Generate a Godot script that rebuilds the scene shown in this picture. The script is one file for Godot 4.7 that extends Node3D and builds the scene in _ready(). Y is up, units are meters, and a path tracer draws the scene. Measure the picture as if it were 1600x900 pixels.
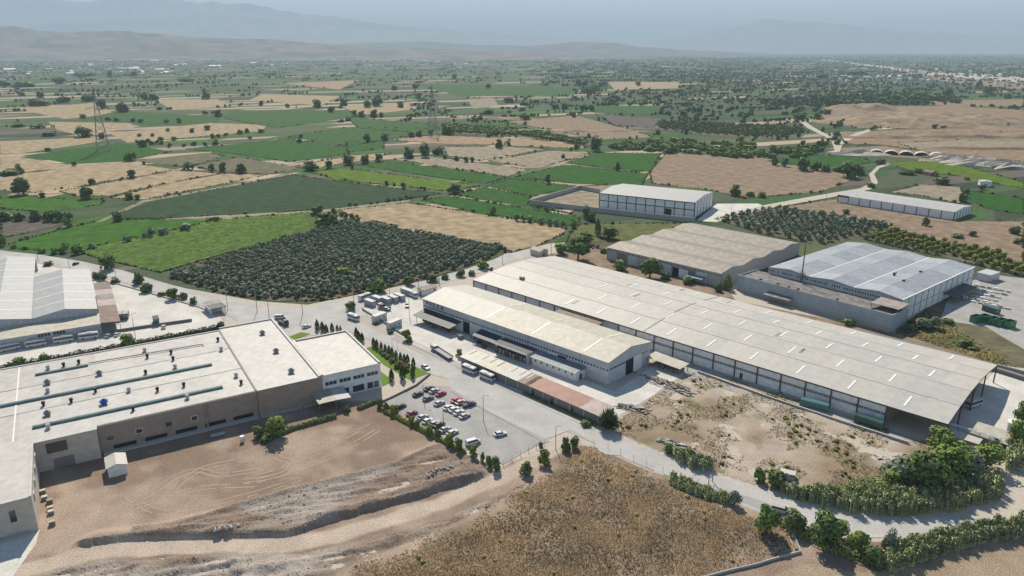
extends Node3D
# An industrial estate on a farmed plain, seen from the air. Units are metres; y is up; the ground datum is y = 0.

const FIELDS := [
	["stubble",[-593.8,-858.6,-584.4,-869.3,-477,-799.4,-500.2,-743.5,-509.8,-731.7]],
	["lush",[-578,-874.7,-533.8,-964.9,-531.5,-1006.2,-417.7,-908.8,-433.8,-828,-482.3,-808.7]],
	["stubble",[-497.3,-712.7,-467.1,-804,-434.9,-823.1,-349.2,-768.4,-371,-727.8,-409,-654.6,-417.8,-639.2,-458.9,-654.6]],
	["stubble",[-400.6,-645.3,-365.9,-724,-345.4,-764.1,-294.4,-743.5,-325.9,-684.2,-348.4,-624.4,-373.1,-624.4]],
	["stubble",[-340.1,-615.9,-320,-691.1,-291.2,-743.5,-244.7,-735.6,-285.5,-651.5,-308.8,-610.3]],
	["dull",[-428.3,-832.9,-370.8,-902.9,-339.3,-874.7,-345.8,-785.8]],
	["dull",[-345,-790.3,-317.3,-863.9,-221.3,-777,-245.9,-739.5,-305.9,-759.9]],
	["lush",[-409.9,-932.9,-345.7,-1006.2,-316.4,-1050.9,-213,-951.9,-196.2,-891.4,-248.1,-823.1,-335.5,-891.4]],
	["midgreen",[-320,-1066.7,-269.7,-1191.6,-111.9,-1191.6,-127.1,-1125.8,-211.7,-964.9]],
	["stubble",[-231.6,-799.4,-190.4,-874.7,-146.4,-902.9,-155.9,-858.6,-209.2,-777]],
	["darkgreen",[-300,-536.8,-304.9,-602.1,-268.4,-651.5,-219.7,-735.6,-143.5,-684.2,-61.4,-636.2,-95.8,-604.8,-141.3,-571.4,-178.1,-559.4,-227.2,-545.6,-266.7,-536.8]],
	["green",[-325.4,-459.7,-313.2,-506,-301.5,-532.5,-219.6,-534.6,-232.1,-506,-264.8,-461.3,-270.4,-445.4,-312.4,-448.5]],
	["rows",[-268.7,-442.3,-261.9,-459.7,-231.3,-504,-217.4,-532.5,-157.7,-557.1,-145.9,-543.4,-137.7,-498.3,-161.1,-462.9,-169.9,-450.1,-194.4,-404.6,-198.9,-398.2,-221.5,-411.1,-251.6,-429.1]],
	["green",[-442.8,-630.3,-413.1,-624.4,-363.6,-607.6,-339.5,-607.6,-333.6,-586.4,-358.8,-559.4,-403.8,-571.4]],
	["ploughed",[-375.3,-528.2,-346.4,-532.5,-322.4,-517.9,-338.2,-480,-345.7,-483.6]],
	["yellowgreen",[-206,-751.6,-179.8,-781.4,-29.5,-674,-61.4,-648.3,-170.1,-709]],
	["lush",[-170.8,-804,-140.6,-832.9,-5,-720.2,-25.7,-684.2,-98.5,-739.5]],
	["pale",[-133.5,-843,-102,-874.7,16.7,-768.4,-3.2,-724,-67.8,-781.4]],
	["pale",[-89.1,-958.3,-5.8,-958.3,43.4,-932.9,-36.8,-832.9,-75.6,-874.7]],
	["pale",[-26.7,-832.9,45.2,-920.7,99.7,-902.9,27,-777]],
	["orange",[-170.6,-1035.6,-116.8,-1091.3,-2.7,-1050.9,-11.8,-978.3,-93.2,-985.1]],
	["orange",[-0.9,-1035.6,18,-1050.9,97.3,-958.3,89.8,-939.2,-8.4,-971.5]],
	["lush",[59.2,-813.5,102.8,-902.9,179.3,-891.4,142,-755.7]],
	["lush",[1.3,-720.2,56.2,-799.4,137.8,-743.5,118.6,-670.7,62.8,-684.2]],
	["lush",[-24.2,-674,-1.9,-712.7,57.8,-674,17.5,-621.6]],
	["lush",[-51.5,-630.3,-24.5,-667.4,16.4,-621.6,12.4,-586.4,51,-547.9]],
	["lush",[-74.5,-604.8,-53.8,-624.4,50.4,-541.2,48.9,-524.1,40.1,-511.9,-19.5,-550.1]],
	["stubble",[-136.7,-566.5,-83.8,-594.2,38.3,-506,34.9,-489,16.4,-458,0,-442.3,-8.2,-454.8,-114.7,-539]],
	["earth",[184.7,-891.4,285.4,-869.3,328.6,-755.7,343.9,-724,270.4,-642.2,194.1,-613.1,180.8,-648.3,132.2,-687.6,139.8,-747.5]],
	["lush",[287,-832.9,353.3,-885.8,403.2,-863.9,404.2,-823.1,352,-785.8,304.4,-799.4]],
	["dry",[574.1,-1335.7,850.7,-1675.5,981.5,-1656.5,1051.6,-1550.5,855.5,-1254.2,630.9,-1191.6,549.5,-1191.6]],
	["dry",[923.3,-1821.9,1277.8,-1892.6,1121.7,-1656.5,953.4,-1656.5]],
	["pale",[332.4,-642.2,380.9,-680.8,408.9,-667.4,388.5,-627.3,365,-591.5,352.7,-627.3]],
	["yellowgreen",[412.3,-828,487.5,-828,483,-691.1,461,-657.8,443.9,-727.8,413.9,-768.4]],
	["lush",[406.5,-651.5,431.4,-613.1,389.8,-550.1,375,-573.8,386.2,-618.7]],
	["orchardsoil",[150.9,-534.6,201.1,-568.9,220.3,-566.5,270.7,-513.9,251.5,-494.5,218.7,-469.6,197.9,-459.7,167.7,-494.5]],
	["orchardsoil",[230.2,-476.5,266.6,-498.3,300.6,-439.3,297.8,-411.1,283.6,-389.6,270.4,-415.1]],
	["earth",[201.9,-571.4,276.1,-613.1,328.4,-528.2,375.3,-528.2,300.4,-415.1,268.5,-502.1,222.1,-571.4]],
	["orchardsoil",[259.1,-1323.4,447.4,-1222.1,462.7,-1172.1,362.5,-1043.2,280.4,-1091.3,230.3,-1172.1]],
	["orchardsoil",[-191.2,-390.8,-186.1,-411.1,-168.2,-445.4,-159.3,-461.3,-136.3,-492.7,-139.3,-528.2,-120.5,-532.5,-6.1,-453.2,-15.3,-424.8,-36.2,-398.2,-67.5,-369,-90.4,-351.2,-118.2,-347.3,-148.6,-360.4]],
	["scrubgreen",[48.4,-517.9,132.2,-522,65.6,-456.4,31.6,-439.3,39.3,-489]],
	["stubble",[-1015,-1619.6,-976.4,-1777.6,-767,-1457,-803,-1348.2,-1076.7,-1619.6]],
	["midgreen",[-768.6,-1348.2,-800,-1534.1,-541.6,-1400.6,-500.4,-1276.5,-588.9,-1232.6]],
	["stubble",[-802.5,-1299.5,-663.6,-1276.5,-604.9,-1222.1,-617.1,-1074.8,-705.5,-1162.5]],
	["stubble",[-602.3,-1117,-511.3,-1276.5,-402.9,-1243.3,-381.5,-1143.9,-515,-999]],
	["stubble",[-691.4,-1006.2,-598.7,-1074.8,-556.4,-1020.7,-592.5,-891.4,-615.5,-891.4]],
	["midgreen",[-578.4,-1550.5,-341.8,-1550.5,-285.7,-1400.6,-376.5,-1191.6,-521,-1360.9]],
	["stubble",[-894.5,-1892.6,-734.8,-1892.6,-609.9,-1656.5,-696.7,-1550.5]],
	["stubble",[-693.1,-2110.2,-451.9,-2023.1,-425.3,-1675.5,-646.7,-1868.4]],
	["orange",[-841.2,-2786.8,-618.1,-3075.2,-532.3,-2345.3]],
	["stubble",[-382.8,-1675.5,-240.4,-1777.6,-210.3,-1550.5,-291.2,-1428.2]],
	["midgreen",[-309.5,-1400.6,-127.2,-1243.3,-144.5,-1125.8,-244.2,-1191.6]],
	["lush",[-227.8,-1020.7,-172.9,-1006.2,-161.8,-939.2,-198.6,-902.9]],
	["orchardsoil",[-118.6,-1265.2,20.4,-1191.6,112.4,-1006.2,99.6,-964.9,18.3,-1066.7,-100.4,-1117]],
	["ploughed",[160.8,-1457,272.1,-1360.9,223.9,-1191.6,169.7,-1243.3]],
	["midgreen",[156,-1675.5,326.1,-1675.5,285.1,-1428.2,164,-1486.9]],
	["earth",[-11.1,-1299.5,121.3,-1428.2,197.8,-1099.7,199.7,-1058.8,124.4,-1035.6]],
	["pale",[-111.8,-1892.6,-49.2,-1942.7,-28.4,-1675.5,-80.5,-1584.3]],
	["stubble",[364,-2895.5,630.9,-2895.5,529.2,-2422.2,315.5,-2345.3]],
	["dry",[495,-1134.8,620.9,-1172.1,827.5,-1211.8,854.8,-1191.6,588.9,-808.7,510.9,-897.1,487.9,-978.3,443.4,-992]],
	["earth",[475.5,-1066.7,626.1,-1125.8,815.4,-1134.8,773.7,-1074.8,585.9,-1050.9]],
	["pale",[515,-999,617.7,-1028.1,731,-1013.4,692.8,-958.3,506.4,-932.9]],
	["earth",[611.8,-1502.3,765.6,-1675.5,809.2,-1619.6,585,-1348.2,533,-1276.5]],
	["midgreen",[-373.9,-2786.8,213.9,-2547.3,153.5,-2023.1,-136.4,-2023.1]],
]
const TREES := [
	[-424.7,-633.2,14.5,19.5,"round","dark green broadleaf tree in the stubble strips near the left pylon, first from left","left field trees"],
	[-399.2,-618.7,4.4,6.3,"round","dark green broadleaf tree in the stubble strips near the left pylon, second from left","left field trees"],
	[-358.6,-613.1,10.9,13.4,"round","dark green broadleaf tree in the stubble strips near the left pylon, third from left","left field trees"],
	[-390.5,-680.8,6,8,"round","dark green broadleaf tree in the stubble strips near the left pylon, fourth from left","left field trees"],
	[-321.1,-610.3,6.5,8.3,"round","dark green broadleaf tree in the stubble strips near the left pylon, fifth from left","left field trees"],
	[-371.1,-716.4,8.7,9.6,"round","dark green broadleaf tree in the stubble strips near the left pylon, sixth from left","left field trees"],
	[-314.1,-610.3,4.3,5.9,"round","dark green broadleaf tree in the stubble strips near the left pylon, seventh from left","left field trees"],
	[-502.8,-735.6,5.1,21.2,"shrub","dark green shrub in the stubble strips near the left pylon","left field trees"],
	[-497,-743.5,9.7,7.6,"light","fresh green leafy tree in the stubble strips near the left pylon","left field trees"],
	[-372.9,-530.4,6.7,11.1,"round","dark green broadleaf tree along the green field below the stubble, first from left","field edge trees"],
	[-362.6,-530.4,5.7,9.4,"round","dark green broadleaf tree along the green field below the stubble, second from left","field edge trees"],
	[-349.8,-530.4,8.1,10.4,"round","dark green broadleaf tree along the green field below the stubble, third from left","field edge trees"],
	[-339.2,-528.2,7.6,8.6,"round","dark green broadleaf tree along the green field below the stubble, fourth from left","field edge trees"],
	[-332.1,-528.2,7.6,8.6,"round","dark green broadleaf tree along the green field below the stubble, fifth from left","field edge trees"],
	[-326.3,-530.4,6.2,7.5,"round","dark green broadleaf tree along the green field below the stubble, sixth from left","field edge trees"],
	[-289,-528.2,7.2,7.8,"round","dark green broadleaf tree along the green field below the stubble, seventh from left","field edge trees"],
	[-326.9,-456.4,10.9,6.3,"light","fresh green leafy tree along the green field below the stubble, first from left","field edge trees"],
	[-314.3,-507.9,6.5,6.2,"light","fresh green leafy tree along the green field below the stubble, second from left","field edge trees"],
	[-251.1,-466.3,4.3,6.4,"olive","grey green low tree between the green field and the crop rows, first from left","crop row trees"],
	[-245.5,-478.2,3.1,4.6,"olive","grey green low tree between the green field and the crop rows, second from left","crop row trees"],
	[-242.5,-481.8,5.7,6.5,"olive","grey green low tree between the green field and the crop rows, third from left","crop row trees"],
	[-237.1,-487.2,4.5,8.4,"olive","grey green low tree between the green field and the crop rows, fourth from left","crop row trees"],
	[-227.4,-500.2,4.6,10,"olive","grey green low tree between the green field and the crop rows, fifth from left","crop row trees"],
	[-215.5,-526.1,3.8,4.9,"round","dark green broadleaf tree between the green field and the crop rows","crop row trees"],
	[-571.8,-914.7,4.7,9.2,"round","dark green broadleaf tree on the dull fields left of the centre, first from left","centre left trees"],
	[-471.6,-794.8,5.5,6.3,"round","dark green broadleaf tree on the dull fields left of the centre, second from left","centre left trees"],
	[-610.8,-1066.7,15.3,27.1,"round","dark green broadleaf tree on the dull fields left of the centre, third from left","centre left trees"],
	[-573.7,-1043.2,9.7,10.1,"round","dark green broadleaf tree on the dull fields left of the centre, fourth from left","centre left trees"],
	[-429.8,-832.9,10,15.9,"round","dark green broadleaf tree on the dull fields left of the centre, fifth from left","centre left trees"],
	[-536.1,-1074.8,4.5,7.1,"round","dark green broadleaf tree on the dull fields left of the centre, sixth from left","centre left trees"],
	[-475.9,-958.3,7.3,9.1,"round","dark green broadleaf tree on the dull fields left of the centre, seventh from left","centre left trees"],
	[-475.1,-958.3,9.8,10.9,"round","dark green broadleaf tree on the dull fields left of the centre, eighth from left","centre left trees"],
	[-491.8,-1006.2,5.1,7.6,"round","dark green broadleaf tree on the dull fields left of the centre, ninth from left","centre left trees"],
	[-517.6,-1074.8,4.5,6.1,"round","dark green broadleaf tree on the dull fields left of the centre, tenth from left","centre left trees"],
	[-481.1,-1020.7,6,9.6,"round","dark green broadleaf tree on the dull fields left of the centre, eleventh from left","centre left trees"],
	[-526.3,-1143.9,4.8,7.5,"round","dark green broadleaf tree on the dull fields left of the centre, twelfth from left","centre left trees"],
	[-465.9,-1028.1,5.2,9.6,"round","dark green broadleaf tree on the dull fields left of the centre, thirteenth from left","centre left trees"],
	[-337.2,-768.4,8,12.2,"round","dark green broadleaf tree on the dull fields left of the centre, fourteenth from left","centre left trees"],
	[-481.6,-1125.8,6.6,8.3,"round","dark green broadleaf tree on the dull fields left of the centre, fifteenth from left","centre left trees"],
	[-473,-1162.5,7.8,12.8,"round","dark green broadleaf tree on the dull fields left of the centre, sixteenth from left","centre left trees"],
	[-311.5,-764.1,7.3,7.7,"round","dark green broadleaf tree on the dull fields left of the centre, seventeenth from left","centre left trees"],
	[-298.6,-759.9,9.2,8.4,"round","dark green broadleaf tree on the dull fields left of the centre, eighteenth from left","centre left trees"],
	[-403.2,-1108.3,6.5,10,"round","dark green broadleaf tree on the dull fields left of the centre, nineteenth from left","centre left trees"],
	[-275.1,-747.5,9.7,11.6,"round","dark green broadleaf tree on the dull fields left of the centre, twentieth from left","centre left trees"],
	[-398.8,-1125.8,6.6,8.1,"round","dark green broadleaf tree on the dull fields left of the centre, 21st from left","centre left trees"],
	[-377.6,-1125.8,5.7,12.1,"round","dark green broadleaf tree on the dull fields left of the centre, 22nd from left","centre left trees"],
	[-286.9,-1006.2,6,8.9,"round","dark green broadleaf tree on the dull fields left of the centre, 23rd from left","centre left trees"],
	[-299.6,-1058.8,5.4,7.5,"round","dark green broadleaf tree on the dull fields left of the centre, 24th from left","centre left trees"],
	[-1725.3,-2591.9,16.8,42.1,"round","dark green broadleaf tree in the far left fields, first from left","far left field trees"],
	[-1306.2,-2023.1,11.5,20.3,"round","dark green broadleaf tree in the far left fields, second from left","far left field trees"],
	[-1604.7,-2504.2,18.2,75.3,"round","dark green broadleaf tree in the far left fields, third from left","far left field trees"],
	[-1062,-1675.5,12.4,20.1,"round","dark green broadleaf tree in the far left fields, fourth from left","far left field trees"],
	[-1043.5,-1675.5,13.8,40,"round","dark green broadleaf tree in the far left fields, fifth from left","far left field trees"],
	[-1206.1,-1942.7,17.4,23.2,"round","dark green broadleaf tree in the far left fields, sixth from left","far left field trees"],
	[-1622.1,-2735.4,22.1,53.7,"round","dark green broadleaf tree in the far left fields, seventh from left","far left field trees"],
	[-1051.6,-1777.6,14.6,38.4,"round","dark green broadleaf tree in the far left fields, eighth from left","far left field trees"],
	[-775.6,-1360.9,7.9,13.3,"round","dark green broadleaf tree in the far left fields, ninth from left","far left field trees"],
	[-1966.2,-3509.7,16.9,101.8,"round","dark green broadleaf tree in the far left fields, tenth from left","far left field trees"],
	[-1018.7,-1821.9,16.4,38.8,"round","dark green broadleaf tree in the far left fields, eleventh from left","far left field trees"],
	[-859.1,-1584.3,20.8,24.4,"round","dark green broadleaf tree in the far left fields, twelfth from left","far left field trees"],
	[-710.9,-1323.4,6.6,11.4,"round","dark green broadleaf tree in the far left fields, thirteenth from left","far left field trees"],
	[-1761,-3352,29.6,25.6,"round","dark green broadleaf tree in the far left fields, fourteenth from left","far left field trees"],
	[-690.1,-1311.4,6.6,11.3,"round","dark green broadleaf tree in the far left fields, fifteenth from left","far left field trees"],
	[-775,-1502.3,18.6,25.7,"round","dark green broadleaf tree in the far left fields, sixteenth from left","far left field trees"],
	[-655.3,-1299.5,6.5,9.9,"round","dark green broadleaf tree in the far left fields, seventeenth from left","far left field trees"],
	[-1734.3,-3509.7,22.5,33,"round","dark green broadleaf tree in the far left fields, eighteenth from left","far left field trees"],
	[-636.4,-1287.9,6.4,10.9,"round","dark green broadleaf tree in the far left fields, nineteenth from left","far left field trees"],
	[-916.8,-1892.6,15.5,24.9,"round","dark green broadleaf tree in the far left fields, twentieth from left","far left field trees"],
	[-883.3,-1868.4,15.3,27.9,"round","dark green broadleaf tree in the far left fields, 21st from left","far left field trees"],
	[-587.4,-1276.5,6.4,10.7,"round","dark green broadleaf tree in the far left fields, 22nd from left","far left field trees"],
	[-565.7,-1276.5,8.5,9.5,"round","dark green broadleaf tree in the far left fields, 23rd from left","far left field trees"],
	[-1237.6,-2895.5,14,74.4,"round","dark green broadleaf tree in the far left fields, 24th from left","far left field trees"],
	[-763.5,-1892.6,20.1,22.4,"round","dark green broadleaf tree in the far left fields, 25th from left","far left field trees"],
	[-546.4,-1400.6,12.8,16.5,"round","dark green broadleaf tree in the far left fields, 26th from left","far left field trees"],
	[-555.8,-1675.5,9.6,10.4,"round","dark green broadleaf tree in the far left fields, 27th from left","far left field trees"],
	[-481.4,-1619.6,9.3,11.4,"round","dark green broadleaf tree in the far left fields, 28th from left","far left field trees"],
	[-417,-1619.6,17.3,21.2,"round","dark green broadleaf tree in the far left fields, 29th from left","far left field trees"],
	[-359.4,-1502.3,12.4,17,"round","dark green broadleaf tree in the far left fields, 30th from left","far left field trees"],
	[-372.9,-1675.5,16.5,20.3,"round","dark green broadleaf tree in the far left fields, 31st from left","far left field trees"],
	[-798.5,-1211.8,6.1,19.7,"shrub","dark green shrub in the far left fields, first from left","far left field trees"],
	[-753,-1191.6,7,28.6,"shrub","dark green shrub in the far left fields, second from left","far left field trees"],
	[-669.9,-1083,7.3,25.9,"shrub","dark green shrub in the far left fields, third from left","far left field trees"],
	[-208.5,-764.1,10.6,17.6,"round","dark green broadleaf tree on the hedge line beyond the olive grove, first from left","central hedge trees"],
	[-194,-781.4,8.1,9.6,"round","dark green broadleaf tree on the hedge line beyond the olive grove, second from left","central hedge trees"],
	[-177.8,-804,11.1,16.1,"round","dark green broadleaf tree on the hedge line beyond the olive grove, third from left","central hedge trees"],
	[-167.8,-772.7,4.7,4,"round","dark green broadleaf tree on the hedge line beyond the olive grove, fourth from left","central hedge trees"],
	[-162.1,-813.5,9.8,11.3,"round","dark green broadleaf tree on the hedge line beyond the olive grove, fifth from left","central hedge trees"],
	[-149.1,-828,9.2,10,"round","dark green broadleaf tree on the hedge line beyond the olive grove, sixth from left","central hedge trees"],
	[-118.8,-853.3,11.7,13.2,"round","dark green broadleaf tree on the hedge line beyond the olive grove, seventh from left","central hedge trees"],
	[-101.5,-863.9,16.2,14.8,"round","dark green broadleaf tree on the hedge line beyond the olive grove, eighth from left","central hedge trees"],
	[-87.2,-885.8,9.1,11.4,"round","dark green broadleaf tree on the hedge line beyond the olive grove, ninth from left","central hedge trees"],
	[-77,-848.2,5.1,5.8,"round","dark green broadleaf tree on the hedge line beyond the olive grove, tenth from left","central hedge trees"],
	[-62,-832.9,5,5.7,"round","dark green broadleaf tree on the hedge line beyond the olive grove, eleventh from left","central hedge trees"],
	[-51.3,-823.1,6.4,7,"round","dark green broadleaf tree on the hedge line beyond the olive grove, twelfth from left","central hedge trees"],
	[-44.2,-823.1,5.7,6.3,"round","dark green broadleaf tree on the hedge line beyond the olive grove, thirteenth from left","central hedge trees"],
	[-16.3,-945.5,11.2,11.3,"round","dark green broadleaf tree on the hedge line beyond the olive grove, fourteenth from left","central hedge trees"],
	[-115.6,-674,5.3,4.1,"round","dark green broadleaf tree on the grass margins of the middle fields, first from left","middle margin trees"],
	[-108.5,-674,3,3.5,"round","dark green broadleaf tree on the grass margins of the middle fields, second from left","middle margin trees"],
	[-99.3,-667.4,4.1,5.8,"round","dark green broadleaf tree on the grass margins of the middle fields, third from left","middle margin trees"],
	[-77.7,-651.5,3.4,3.4,"round","dark green broadleaf tree on the grass margins of the middle fields, fourth from left","middle margin trees"],
	[-50.3,-636.2,9.5,13.1,"round","dark green broadleaf tree on the grass margins of the middle fields, fifth from left","middle margin trees"],
	[33.5,-684.2,9,5.9,"round","dark green broadleaf tree on the grass margins of the middle fields, sixth from left","middle margin trees"],
	[109.6,-764.1,8.6,5.9,"round","dark green broadleaf tree on the grass margins of the middle fields, seventh from left","middle margin trees"],
	[-72.5,-610.3,4.9,4.8,"light","fresh green leafy tree on the grass margins of the middle fields, first from left","middle margin trees"],
	[-14.1,-550.1,6.9,5.7,"light","fresh green leafy tree on the grass margins of the middle fields, second from left","middle margin trees"],
	[-130.3,-583.8,3.1,3.6,"olive","grey green low tree on the grass margins of the middle fields, first from left","middle margin trees"],
	[-125.2,-583.8,3.1,4.1,"olive","grey green low tree on the grass margins of the middle fields, second from left","middle margin trees"],
	[-114.2,-588.9,2.6,3.1,"olive","grey green low tree on the grass margins of the middle fields, third from left","middle margin trees"],
	[-109.5,-591.5,2.6,3.1,"olive","grey green low tree on the grass margins of the middle fields, fourth from left","middle margin trees"],
	[-102.4,-599.4,3.2,3.7,"olive","grey green low tree on the grass margins of the middle fields, fifth from left","middle margin trees"],
	[-97.6,-602.1,3.2,3.7,"olive","grey green low tree on the grass margins of the middle fields, sixth from left","middle margin trees"],
	[-93.2,-604.8,3.2,4.2,"olive","grey green low tree on the grass margins of the middle fields, seventh from left","middle margin trees"],
	[-88.6,-610.3,3.3,4.2,"olive","grey green low tree on the grass margins of the middle fields, eighth from left","middle margin trees"],
	[-148.6,-550.1,7.9,11.8,"round","dark green broadleaf tree at the upper corner of the olive grove, first from left","grove corner trees"],
	[-131.2,-511.9,10.7,17.4,"round","dark green broadleaf tree at the upper corner of the olive grove, second from left","grove corner trees"],
	[-134.9,-547.9,4.9,4.9,"reddish","rusty brown leaved tree at the upper corner of the olive grove, first from left","grove corner trees"],
	[-128.1,-543.4,3.9,4.3,"reddish","rusty brown leaved tree at the upper corner of the olive grove, second from left","grove corner trees"],
	[-123.3,-536.8,3.9,3.8,"reddish","rusty brown leaved tree at the upper corner of the olive grove, third from left","grove corner trees"],
	[-118.6,-534.6,4.3,4.7,"reddish","rusty brown leaved tree at the upper corner of the olive grove, fourth from left","grove corner trees"],
	[-112.6,-528.2,2.9,3.3,"reddish","rusty brown leaved tree at the upper corner of the olive grove, fifth from left","grove corner trees"],
	[-9.8,-453.2,3.4,5.9,"reddish","rusty brown leaved tree at the upper corner of the olive grove, sixth from left","grove corner trees"],
	[-4.4,-442.3,3.3,3.1,"reddish","rusty brown leaved tree at the upper corner of the olive grove, seventh from left","grove corner trees"],
	[-298.5,-1428.2,10.6,12.3,"round","dark green broadleaf tree in the far middle fields, first from left","far middle trees"],
	[-279.8,-1400.6,10.4,16.9,"round","dark green broadleaf tree in the far middle fields, second from left","far middle trees"],
	[-310,-1619.6,16,19.5,"round","dark green broadleaf tree in the far middle fields, third from left","far middle trees"],
	[-195.3,-1006.2,11.9,11.3,"round","dark green broadleaf tree in the far middle fields, fourth from left","far middle trees"],
	[-254.7,-1387.1,13.8,16.7,"round","dark green broadleaf tree in the far middle fields, fifth from left","far middle trees"],
	[-295.8,-1656.5,21.7,31.3,"round","dark green broadleaf tree in the far middle fields, sixth from left","far middle trees"],
	[-240.6,-1387.1,9.2,9.5,"round","dark green broadleaf tree in the far middle fields, seventh from left","far middle trees"],
	[-175.6,-1028.1,9.6,13.3,"round","dark green broadleaf tree in the far middle fields, eighth from left","far middle trees"],
	[-357.2,-2308.6,15,23.7,"round","dark green broadleaf tree in the far middle fields, ninth from left","far middle trees"],
	[-238.7,-1619.6,13.3,16.6,"round","dark green broadleaf tree in the far middle fields, tenth from left","far middle trees"],
	[-143.6,-1066.7,8.1,11,"round","dark green broadleaf tree in the far middle fields, eleventh from left","far middle trees"],
	[-309.4,-2422.2,13.7,20.6,"round","dark green broadleaf tree in the far middle fields, twelfth from left","far middle trees"],
	[-133.6,-1074.8,8.2,11,"round","dark green broadleaf tree in the far middle fields, thirteenth from left","far middle trees"],
	[-118.7,-1091.3,8.3,9.3,"round","dark green broadleaf tree in the far middle fields, fourteenth from left","far middle trees"],
	[-95.1,-1099.7,14.8,20.6,"round","dark green broadleaf tree in the far middle fields, fifteenth from left","far middle trees"],
	[-236.6,-3140.1,22.7,26.6,"round","dark green broadleaf tree in the far middle fields, sixteenth from left","far middle trees"],
	[-75.3,-2422.2,15.7,18.4,"round","dark green broadleaf tree in the far middle fields, seventeenth from left","far middle trees"],
	[-44.5,-1457,9.6,24.7,"round","dark green broadleaf tree in the far middle fields, eighteenth from left","far middle trees"],
	[-7.5,-1777.6,13.1,27.1,"round","dark green broadleaf tree in the far middle fields, nineteenth from left","far middle trees"],
	[22.7,-1335.7,11.1,22.6,"round","dark green broadleaf tree in the far middle fields, twentieth from left","far middle trees"],
	[91.3,-1584.3,11.7,18.8,"round","dark green broadleaf tree in the far middle fields, 21st from left","far middle trees"],
	[59,-853.3,5.1,5.1,"round","dark green broadleaf tree in the far middle fields, 22nd from left","far middle trees"],
	[110.1,-1584.3,13,18.8,"round","dark green broadleaf tree in the far middle fields, 23rd from left","far middle trees"],
	[113.2,-1387.1,10.4,13,"round","dark green broadleaf tree in the far middle fields, 24th from left","far middle trees"],
	[226.3,-2591.9,23,26.4,"round","dark green broadleaf tree in the far middle fields, 25th from left","far middle trees"],
	[145.7,-1534.1,13.9,18.3,"round","dark green broadleaf tree in the far middle fields, 26th from left","far middle trees"],
	[248,-2591.9,18.9,22,"round","dark green broadleaf tree in the far middle fields, 27th from left","far middle trees"],
	[216.3,-2140.9,15.7,20,"round","dark green broadleaf tree in the far middle fields, 28th from left","far middle trees"],
	[161.3,-1534.1,12.7,17,"round","dark green broadleaf tree in the far middle fields, 29th from left","far middle trees"],
	[308.9,-2591.9,14.7,39.7,"round","dark green broadleaf tree in the far middle fields, 30th from left","far middle trees"],
	[428.6,-2591.9,16.8,22.2,"round","dark green broadleaf tree in the far middle fields, 31st from left","far middle trees"],
	[214.7,-1099.7,7.4,9.5,"round","dark green broadleaf tree in the far middle fields, 32nd from left","far middle trees"],
	[288.2,-1457,8.4,12.6,"round","dark green broadleaf tree in the far middle fields, 33rd from left","far middle trees"],
	[298.5,-1428.2,8.3,9.9,"round","dark green broadleaf tree in the far middle fields, 34th from left","far middle trees"],
	[103.3,-914.7,17.9,17.2,"round","dark green broadleaf tree around the walled white warehouse, first from left","white warehouse trees"],
	[190.4,-897.1,9.2,19.5,"round","dark green broadleaf tree around the walled white warehouse, second from left","white warehouse trees"],
	[192.3,-627.3,10,11.3,"round","dark green broadleaf tree around the walled white warehouse, third from left","white warehouse trees"],
	[169.6,-914.7,5.5,15.8,"shrub","dark green shrub around the walled white warehouse, first from left","white warehouse trees"],
	[204.1,-624.4,4.4,9,"shrub","dark green shrub around the walled white warehouse, second from left","white warehouse trees"],
	[212.1,-618.7,4.4,7.9,"shrub","dark green shrub around the walled white warehouse, third from left","white warehouse trees"],
	[3.8,-528.2,4.8,5.5,"olive","grey green low tree around the walled white warehouse, first from left","white warehouse trees"],
	[7.9,-526.1,4.8,5.5,"olive","grey green low tree around the walled white warehouse, second from left","white warehouse trees"],
	[13,-524.1,4.7,5.4,"olive","grey green low tree around the walled white warehouse, third from left","white warehouse trees"],
	[20.7,-517.9,4.7,5.4,"olive","grey green low tree around the walled white warehouse, fourth from left","white warehouse trees"],
	[26.5,-513.9,4.7,5.3,"olive","grey green low tree around the walled white warehouse, fifth from left","white warehouse trees"],
	[31,-511.9,4.6,5.3,"olive","grey green low tree around the walled white warehouse, sixth from left","white warehouse trees"],
	[36.2,-507.9,4.6,5.3,"olive","grey green low tree around the walled white warehouse, seventh from left","white warehouse trees"],
	[43.3,-506,5.5,6.2,"light","fresh green leafy tree around the walled white warehouse","white warehouse trees"],
	[39.4,-423.4,14.2,18.6,"round","dark green broadleaf tree behind the long white warehouse, first from left","trees behind the long warehouse"],
	[47.2,-461.3,8.5,10.5,"round","dark green broadleaf tree behind the long white warehouse, second from left","trees behind the long warehouse"],
	[54.8,-536.8,9.7,6.5,"round","dark green broadleaf tree behind the long white warehouse, third from left","trees behind the long warehouse"],
	[58.2,-528.2,7.2,7.4,"round","dark green broadleaf tree behind the long white warehouse, fourth from left","trees behind the long warehouse"],
	[64.8,-476.5,8.3,12.5,"round","dark green broadleaf tree behind the long white warehouse, fifth from left","trees behind the long warehouse"],
	[75.8,-387.2,11,16,"round","dark green broadleaf tree behind the long white warehouse, sixth from left","trees behind the long warehouse"],
	[84.1,-384.9,3.7,6.3,"round","dark green broadleaf tree behind the long white warehouse, seventh from left","trees behind the long warehouse"],
	[94.6,-376.8,4,7.5,"round","dark green broadleaf tree behind the long white warehouse, eighth from left","trees behind the long warehouse"],
	[107.2,-363.6,4.9,4.7,"round","dark green broadleaf tree behind the long white warehouse, ninth from left","trees behind the long warehouse"],
	[57.9,-483.6,11,3.8,"poplar","tall narrow poplar behind the long white warehouse","trees behind the long warehouse"],
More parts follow.
